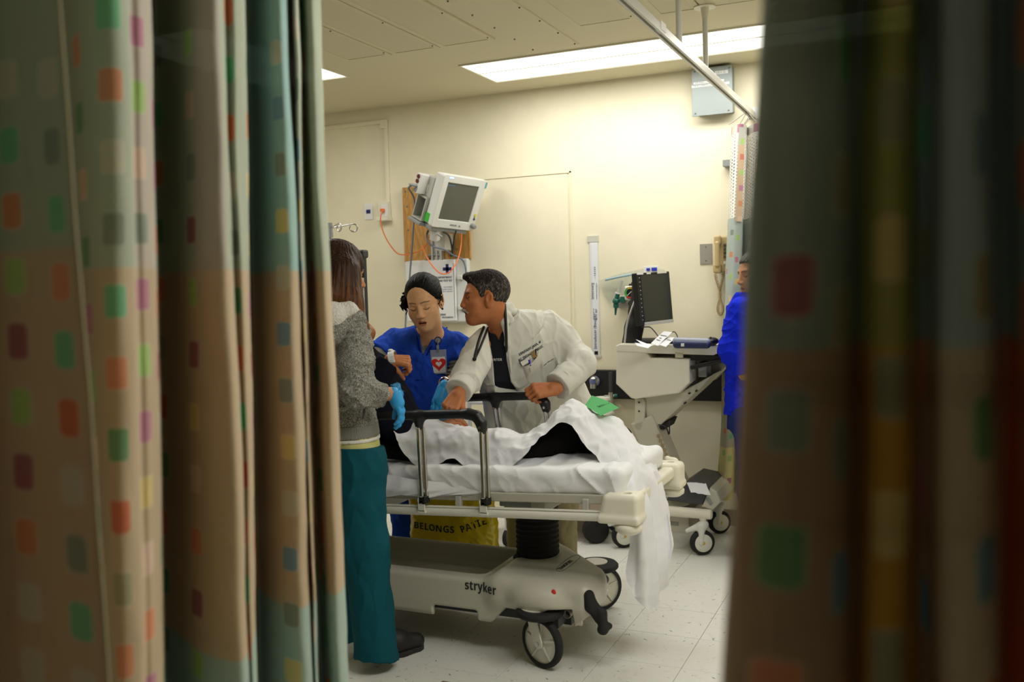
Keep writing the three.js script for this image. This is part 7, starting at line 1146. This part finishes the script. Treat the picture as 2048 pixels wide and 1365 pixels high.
// ---------------------------------------------------------------- cubicle curtains: plan paths, each point as [upper, lower]
const PATH_A = [[[-1.208,1.871,-.802], [-1.18,.993,-.758]], [[-1.2,1.882,-.85], [-1.165,.975,-.807]], [[-1.145,1.875,-.852], [-1.11,.982,-.81]], [[-1.077,1.862,-.843], [-1.044,.995,-.803]], [[-1.026,1.853,-.838], [-.987,1.004,-.801]], [[-.981,1.845,-.83], [-.936,1.013,-.797]], [[-.959,1.84,-.823], [-.908,1.019,-.794]], [[-.951,1.839,-.824], [-.898,1.02,-.796]]];
const PATH_B = [[[-1.337,1.969,-1.101], [-1.272,.856,-1.059]], [[-1.297,1.962,-1.097], [-1.236,.863,-1.054]], [[-1.196,1.935,-1.052], [-1.15,.896,-1.007]], [[-1.11,1.911,-1.007], [-1.074,.926,-.96]], [[-1.059,1.899,-.991], [-1.038,.94,-.939]], [[-1.044,1.9,-1.003], [-1.028,.938,-.949]], [[-1.054,1.909,-1.032], [-1.036,.925,-.977]], [[-1.079,1.921,-1.065], [-1.062,.908,-1.008]], [[-1.079,1.926,-1.082], [-1.064,.902,-1.023]], [[-1.113,1.945,-1.134], [-1.095,.876,-1.074]], [[-1.171,1.97,-1.198], [-1.152,.843,-1.134]], [[-1.237,1.996,-1.257], [-1.216,.81,-1.191]], [[-1.321,2.033,-1.354], [-1.302,.761,-1.281]], [[-1.281,2.025,-1.344], [-1.267,.77,-1.27]], [[-1.178,1.994,-1.284], [-1.161,.809,-1.216]], [[-1.115,1.977,-1.256], [-1.086,.828,-1.195]], [[-1.091,1.975,-1.261], [-1.054,.829,-1.204]], [[-1.104,1.986,-1.294], [-1.067,.815,-1.236]], [[-1.127,1.998,-1.329], [-1.091,.798,-1.268]], [[-1.109,1.996,-1.331], [-1.082,.8,-1.267]], [[-1.133,2.013,-1.382], [-1.112,.777,-1.312]], [[-1.171,2.032,-1.432], [-1.149,.752,-1.36]], [[-1.249,2.067,-1.52], [-1.224,.706,-1.444]], [[-1.299,2.095,-1.598], [-1.276,.668,-1.517]], [[-1.229,2.072,-1.551], [-1.209,.697,-1.472]], [[-1.168,2.052,-1.512], [-1.134,.721,-1.441]], [[-1.147,2.05,-1.515], [-1.107,.722,-1.448]], [[-1.164,2.064,-1.558], [-1.122,.703,-1.49]], [[-1.203,2.086,-1.618], [-1.161,.673,-1.547]], [[-1.156,2.064,-1.561], [-1.117,.703,-1.492]], [[-1.149,2.064,-1.565], [-1.113,.702,-1.494]], [[-1.188,2.085,-1.625], [-1.151,.673,-1.552]], [[-1.228,2.107,-1.685], [-1.19,.644,-1.609]], [[-1.193,2.091,-1.645], [-1.149,.664,-1.574]], [[-1.154,2.076,-1.607], [-1.107,.685,-1.539]], [[-1.142,2.075,-1.612], [-1.091,.684,-1.546]], [[-1.162,2.091,-1.659], [-1.108,.663,-1.592]], [[-1.226,2.122,-1.742], [-1.168,.621,-1.672]]];
const PATH_C = [[[-.125,1.72,-.837], [-.157,1.136,-.786]], [[-.123,1.708,-.794], [-.154,1.153,-.744]], [[-.114,1.696,-.753], [-.144,1.17,-.706]], [[-.094,1.686,-.728], [-.122,1.183,-.683]], [[-.07,1.68,-.717], [-.088,1.19,-.678]], [[-.056,1.688,-.756], [-.061,1.176,-.722]], [[-.053,1.706,-.825], [-.055,1.15,-.788]], [[-.053,1.723,-.892], [-.057,1.124,-.852]], [[-.048,1.711,-.849], [-.051,1.141,-.811]], [[-.037,1.688,-.765], [-.042,1.176,-.73]], [[-.026,1.68,-.742], [-.03,1.186,-.708]], [[-.014,1.681,-.753], [-.014,1.184,-.721]], [[-.008,1.698,-.822], [-.007,1.157,-.788]], [[-.005,1.716,-.891], [-.003,1.131,-.854]], [[-.001,1.704,-.848], [0,1.148,-.813]], [[.009,1.677,-.752], [.008,1.187,-.72]], [[.024,1.669,-.731], [.025,1.198,-.701]], [[.041,1.673,-.755], [.042,1.191,-.724]], [[.052,1.697,-.849], [.052,1.156,-.814]], [[.06,1.714,-.919], [.059,1.129,-.882]], [[.06,1.696,-.853], [.057,1.155,-.817]], [[.067,1.673,-.766], [.066,1.19,-.735]], [[.083,1.666,-.751], [.083,1.198,-.721]], [[.108,1.683,-.83], [.108,1.171,-.796]], [[.129,1.7,-.906], [.128,1.144,-.87]], [[.135,1.676,-.819], [.134,1.179,-.787]]];
const PATH_D = [[[-1.059,1.847,-5.585], [-1.132,.19,-5.446]], [[-1.057,1.842,-5.498], [-1.116,.209,-5.367]], [[-1.031,1.836,-5.41], [-1.087,.23,-5.283]], [[-.996,1.831,-5.371], [-1.056,.241,-5.242]], [[-.966,1.832,-5.406], [-1.023,.235,-5.278]], [[-.971,1.838,-5.514], [-1.027,.211,-5.385]], [[-.998,1.842,-5.568], [-1.043,.197,-5.443]], [[-.978,1.841,-5.555], [-1.018,.201,-5.432]], [[-.925,1.832,-5.446], [-.954,.228,-5.331]], [[-.879,1.827,-5.401], [-.902,.241,-5.289]], [[-.844,1.828,-5.46], [-.862,.23,-5.35]], [[-.847,1.835,-5.591], [-.866,.201,-5.478]], [[-.805,1.827,-5.478], [-.815,.229,-5.371]]];
const SAGE = '#a6ad98', TAN = '#b9a486', MIST = '#9fb3a8';
// the cloths run on past the view: one along the bay, the other across to the side wall
for (let i = 0; i < 26; i++) { const z = -0.62 + i * 0.09, x = -0.98 + 0.06 * (i % 2 ? 1 : -1) - 0.004 * i; PATH_A.unshift([[x, 1.9, z], [x, 0.9, z]]); }
{ const e = PATH_C[PATH_C.length - 1]; for (let i = 1; i < 22; i++) { const x = e[0][0] + i * 0.075, z = e[0][2] + (i % 2 ? -0.07 : 0.03); PATH_C.push([[x, 1.9, z], [x, 0.9, z]]); } }
const SQ = ['#57b583', '#cf7f56', '#bcbaa4', '#76867b', '#c2739c', '#9cc36a', '#d9825c', '#4c8f5a', '#c9562c', '#93916f', '#a8455a', '#d8c27a', '#5d8fa6', '#e0b79a'];
// turns a path into a hanging cloth between two heights; uv runs 0..1 along the cloth and up it
function hang(path, yTop, yBot, nU, nV, ripple, seed) {
  const fine = spline(path.map(p => [...p[0], ...p[1]]), nU), at = (q, y) => { const t = (q[1] - y) / (q[1] - q[4]); return [q[0] + (q[3] - q[0]) * t, y, q[2] + (q[5] - q[2]) * t]; };
  const u = [0]; for (let i = 1; i <= nU; i++) u.push(u[i - 1] + len(subv(at(fine[i], (yTop + yBot) / 2), at(fine[i - 1], (yTop + yBot) / 2))));
  const W = u[nU], pos = [], uv = [], idx = [];
  for (let j = 0; j <= nV; j++) { const y = yBot + (yTop - yBot) * j / nV; for (let i = 0; i <= nU; i++) { const p = at(fine[i], y), k = ripple * (noise(u[i] * 6, y * 2.2, seed) + 0.5 * noise(u[i] * 17, y * 5, seed + 3) - 0.5 * Math.abs(noise(u[i] * 9 + y * 3, y * 4, seed + 8))); pos.push(p[0] + k, y, p[2] + k * 0.6); uv.push(u[i] / W, j / nV); } }
  for (let j = 0; j < nV; j++) for (let i = 0; i < nU; i++) { const a = j * (nU + 1) + i; idx.push(a, a + 1, a + nU + 1, a + 1, a + nU + 2, a + nU + 1); }
  const g = new THREE.BufferGeometry(); g.setAttribute('position', new THREE.Float32BufferAttribute(pos, 3)); g.setAttribute('uv', new THREE.Float32BufferAttribute(uv, 2)); g.setIndex(idx); g.computeVertexNormals();
  return { g, W, H: yTop - yBot, uAt: k => u[Math.round(k / (path.length - 1) * nU)], edge: k => Array.from({ length: nV + 1 }, (_, j) => pos.slice((j * (nU + 1) + k) * 3, (j * (nU + 1) + k) * 3 + 3)) };
}
// woven print: three bands and columns of small rounded squares
function print(c, W, H, yBot, bands, columns, seed, sq = 1) {
  const pw = 1536, ph = 1536;
  return canvasTexture(pw, ph, (x, w, h) => {
    const r = rng(seed), Y = y => h - (y - yBot) / H * h, X = u => u / W * w;
    for (const [y1, y0, col] of bands) { x.fillStyle = col; x.fillRect(0, Y(y1), w, Y(y0) - Y(y1)); }
    for (const [u0, u1, y1, y0, col] of c.strips || []) { x.fillStyle = col; x.fillRect(X(u0), Y(y1), X(u1) - X(u0), Y(y0) - Y(y1)); }
    for (let i = 0; i < 5200; i++) { x.globalAlpha = 0.05; x.fillStyle = r() < 0.5 ? '#fff' : '#222'; x.fillRect(r() * w, r() * h, 1 + r() * 2, 6 + r() * 24); } x.globalAlpha = 1;
    for (const col of columns) { let k = 0; for (let y = col.y; y > yBot - 0.05; y -= col.pitch) { const name = col.colors ? col.colors[k % col.colors.length] : SQ[r() * SQ.length | 0]; k++; const hw = 0.021 * sq / W * w, hh = 0.0235 * sq / H * h, cx = X(col.u), cy = Y(y); x.fillStyle = mute(name); x.beginPath(); x.roundRect(cx - hw, cy - hh, 2 * hw, 2 * hh, 0.007 / H * h); x.fill(); x.globalAlpha = 0.35; x.strokeStyle = '#d9d6c4'; x.lineWidth = 1.6; x.stroke(); x.globalAlpha = 1; } }
  });
}
const curtainMat = map => phys(0xffffff, 0.85, { map, side: THREE.DoubleSide, transmission: 0.06, bumpMap: fabricBump, bumpScale: 0.0003 });
const hookRow = (g, path, y0, y1) => path.forEach((p, i) => { if (i % 3 !== 1) return; const q = p[0], a = [q[0], y0, q[2]]; part(g, 'hook', cyl([a[0], y0 - 0.02, a[2]], [a[0], y1, a[2]], 0.002, 0.002, 6), M.chrome); });
function curtain(label, path, o) {
  const c = hang(path, o.top, o.bot, o.nU, o.nV, o.ripple, o.seed), cols = [];
  for (const k of o.cols) cols.push({ u: c.uAt(k.at), y: k.y, pitch: k.pitch, colors: k.colors });
  c.strips = (o.strips || []).map(q => [c.uAt(q[0]), c.uAt(q[1]), q[2], q[3], q[4]]);
  const m = path[path.length >> 1][1], g = thing('cubicle_curtain', label, 'curtain', [m[0], o.bot, m[2]]);
  part(g, 'cloth', c.g, curtainMat(print(c, c.W, c.H, o.bot, o.bands, cols, o.seed, o.sq || 1)));
  if (o.edge !== undefined) part(g, 'selvedge', tube(c.edge(o.edge ? o.nU : 0), 0.0022, 60, 6), std(0xb4ab8a, 0.9));
  return { g, c };
}
const mute = h => '#' + new THREE.Color(h).lerp(new THREE.Color('#b3a98c'), 0.22).getHexString();
const G = '#57b583', O = '#cf7f56', Bg = '#bcbaa4', Sl = '#76867b', Pu = '#b5698f', Li = '#9cc36a', Pk = '#d9b9a6', Sa = '#d9825c', Dg = '#4c8f5a', Ro = '#c9562c', Ol = '#93916f', Bl = '#5d8fa6', Ye = '#d8c27a', Ma = '#8f3f55';
const B1 = [[2.3, [-.941,1.542,-.757][1], SAGE], [[-.941,1.542,-.757][1], 0.1, TAN]];
const cA = curtain('dark end flap of patterned curtain with a pale selvedge, nearest the viewer', PATH_A, { top: 2.26, bot: 0.25, nU: 330, nV: 60, ripple: 0.012, seed: 3, edge: 1, bands: B1, cols: [{ at: 29.1, y: [-.935,1.76,-.741][1], pitch: 0.083, colors: [Bg, G, O, Li, Ma, Li, Ma, O, Bg] }, { at: 30.9, y: [-.941,1.75,-.771][1], pitch: 0.083, colors: [Bg, Sl, G, Sa, G, Ro, Bg, Sl, G] }, { at: 27.4, y: 1.9, pitch: 0.083 }] });
const yt = [-1.125,1.523,-1.255][1], yb2 = [-1.151,.864,-1.531][1];
const cB = curtain('folded patterned curtain with sage, tan and pastel squares beside the hooded woman', PATH_B, { top: 2.26, bot: 0.25, nU: 300, nV: 70, ripple: 0.011, seed: 7, edge: 1, strips: [[6.6, 9.2, 2.3, yt, '#b9ae9f'], [14.2, 16.4, 2.3, yt, '#aea698'], [21.5, 27, 2.3, yt, '#93b2ab'], [27.2, 29.6, 2.3, yt, '#c2b6a8'], [31, 34, 2.3, yt, '#a9b79f']], bands: [[2.3, yt, SAGE], [yt, yb2, TAN], [yb2, 0.1, MIST]], cols: [
  { at: 4.15, y: [-1.052,1.881,-.992][1], pitch: 0.1015, colors: [G, O, Bg, Sl, G, Sa, Dg, Ro, Ol, Sa] }, { at: 7.7, y: [-1.078,1.878,-1.069][1], pitch: 0.0985, colors: [Pu, Li, Pk, Sl, Pu, Li, Pu, Ye, Pk, Sa] }, { at: 2.4, y: 1.85, pitch: 0.1 }, { at: 9.4, y: 1.87, pitch: 0.1 },
  { at: 12.2, y: [-1.277,1.929,-1.345][1], pitch: 0.109, colors: [Sl, G, O, Dg, Sa, Ol, Ro, Dg, Sa, Dg] }, { at: 14, y: [-1.144,1.918,-1.272][1], pitch: 0.108, colors: [Li, Pk, Sl, Ma, Li, Ma, Ye, Pk, Sa, Ma] }, { at: 17.7, y: [-1.092,1.977,-1.299][1], pitch: 0.1015, colors: [O, G, O, Bg, Sl, Dg, O, G, Ro] }, { at: 22.6, y: [-1.288,2.06,-1.59][1], pitch: 0.118, colors: [Ye, Bl, Ye, Bg, Sl, Bl, Ye, Bl, O, Pk, Sa, Bl] }, { at: 20.6, y: 1.9, pitch: 0.11 }, { at: 28.8, y: [-1.152,2.004,-1.559][1], pitch: 0.12, colors: [Pk, Sl, Bl, Ye, Bl, Ye, Pk, Bl, Ye, Pk] }, { at: 33, y: [-1.151,2.07,-1.608][1], pitch: 0.109, colors: [G, Sa, Pk, Li, Bg, Pu, Sa, G, Ye, Dg, O, Dg] }, { at: 31, y: 2, pitch: 0.1 }, { at: 25, y: 1.95, pitch: 0.11, colors: [Bg, Bl, Sl, Ye] }] });
const yr = [-.067,1.428,-.702][1];
const cC = curtain('very dark patterned curtain hanging close by the viewer opposite the folded one', PATH_C, { top: 2.26, bot: 0.25, nU: 420, nV: 60, ripple: 0.006, seed: 12, bands: [[2.3, yr, '#8f9a8e'], [yr, 0.1, '#a58c70']], edge: 0, strips: [[8, 12.3, 2.3, yr, '#a3a25a'], [8, 12.3, yr, 0.1, '#c2953f'], [13.6, 18.2, 2.3, yr, '#a5b4b6'], [13.6, 18.2, yr, 0.1, '#c0b094'], [19.2, 21, yr, 0.1, '#cf6a34']], cols: [{ at: 3.6, y: [-.071,1.475,-.703][1], pitch: 0.098, colors: [Ma, Sl, Dg, Sa, Li] }, { at: 5.2, y: 1.75, pitch: 0.1 }, { at: 10.5, y: 1.8, pitch: 0.1, colors: [Ol, Ye] }, { at: 13.6, y: 1.8, pitch: 0.1 }, { at: 17, y: [.042,1.571,-.749][1], pitch: 0.1, colors: [Bl, Ol, Dg, Bl, Ro] }, { at: 21, y: 1.75, pitch: 0.1, colors: [Ro, Sa, Ro] }] });
// far curtain by the wall: net header over printed cloth
{
  const yM = [-.964,1.833,-5.429][1], yH = [-.963,2.366,-5.463][1], yE = [-1.054,.236,-5.265][1], yY = [-1.054,.534,-5.284][1];
  const { g } = curtain('gathered patterned curtain with white net header at the wall track end', PATH_D, { top: yM, bot: yE, nU: 130, nV: 50, ripple: 0.01, seed: 17, sq: 0.7, bands: [[3, [-1.053,.917,-5.309][1], '#a9b4ac'], [[-1.053,.917,-5.309][1], yY, '#b0aa96'], [yY, 0.1, '#d2c98c']], cols: [1.5, 2.6, 3.6, 4.4, 6.2, 8, 9.2, 10.4].map((at, i) => ({ at, y: yM - 0.05 - 0.03 * (i % 3), pitch: 0.125, colors: [[Pu, Li, Pu, O, G], [Sl, O, Li, Pk], [Li, Pu, Ye, Sa, G], [G, Sa, Li, G]][i % 4] })) });
  const holes = noiseTexture(64, (u, v, x, y) => { const X = x % 32, Yy = (y + (x >= 32 ? 16 : 0)) % 32; return ((X - 16) ** 2 + (Yy - 16) ** 2 < 100 ? 0 : 255); }); holes.repeat.set(20, 13);
  const net = hang(PATH_D.map(p => [p[0].map((q, i) => i === 1 ? q : q), p[1]]), yH - 0.05, yM + 0.002, 110, 24, 0.006, 23);
  part(g, 'net_header', net.g, std(0xe8e6de, 0.8, { alphaMap: holes, alphaTest: 0.5, side: THREE.DoubleSide }));
  const band = hang(PATH_D, yH, yH - 0.05, 110, 4, 0.004, 23);
  part(g, 'heading_tape', band.g, curtainMat(print(band, band.W, band.H, yH - 0.05, [[3, 0, '#c9c8bc']], [1.4, 3.4, 5, 8.6, 10].map(at => ({ at: 0, u: band.uAt(at), y: yH - 0.025, pitch: 1, colors: [at < 3 ? Sa : Pu] })), 4)));
  const strip = hang(PATH_D.slice(3, 5), yH - 0.02, yM - 0.02, 8, 40, 0.004, 31);
  for (let i = 0; i < strip.g.attributes.position.count; i++) { const P = strip.g.attributes.position; P.setX(i, P.getX(i) + 0.006); P.setZ(i, P.getZ(i) + 0.014); }
  part(g, 'seam_strip', strip.g, curtainMat(print(strip, strip.W, strip.H, yM - 0.02, [[3, yH - 0.12, '#b4b4aa'], [yH - 0.12, 0, '#c4a98c']], [{ u: strip.W * 0.65, y: yH - 0.1, pitch: 0.088, colors: [Li, '#c9605c', Li, Pu, O, Pk, Pu] }], 6, 0.7)));
  for (const k of [2, 4, 5, 7, 9, 11]) { const q = PATH_D[k][0], z = clamp(q[2], WZ + 0.03, -4.9), b = [q[0], yH, q[2]], t = [-0.926, 2.43, z]; part(g, 'chain', tube([b, mix(b, t, 0.5), t], 0.0028, 12, 5), M.steel); }
}
// tracks that carry the two near curtains, above the view
{
  const t1 = thing('curtain_track', 'ceiling-hung curtain track above the folded patterned curtain', 'curtain track', [-1.08, 2.28, -1.2]);
  part(t1, 'rail', box([-1.1, 2.275, -2.1], [-1.06, 2.3, 1.7], 0.004), M.alu); for (const z of [-1.9, -0.8, 0.1]) part(t1, 'drop_rod', cyl([-1.08, 2.3, z], [-1.08, CEIL, z], 0.0125), M.whitePlastic);
  const t2 = thing('curtain_track', 'ceiling-hung curtain track above the very dark curtain', 'curtain track', [0, 2.28, -0.75]);
  part(t2, 'rail', box([-0.3, 2.275, -0.78], [1.88, 2.3, -0.74], 0.004), M.alu); for (const x of [-0.2, 0.7]) part(t2, 'drop_rod', cyl([x, 2.3, -0.76], [x, CEIL, -0.76], 0.0125), M.whitePlastic);
}


scene.traverse(o => { if (o.isMesh) { o.castShadow = true; o.receiveShadow = true; } });
renderer.render(scene, camera);
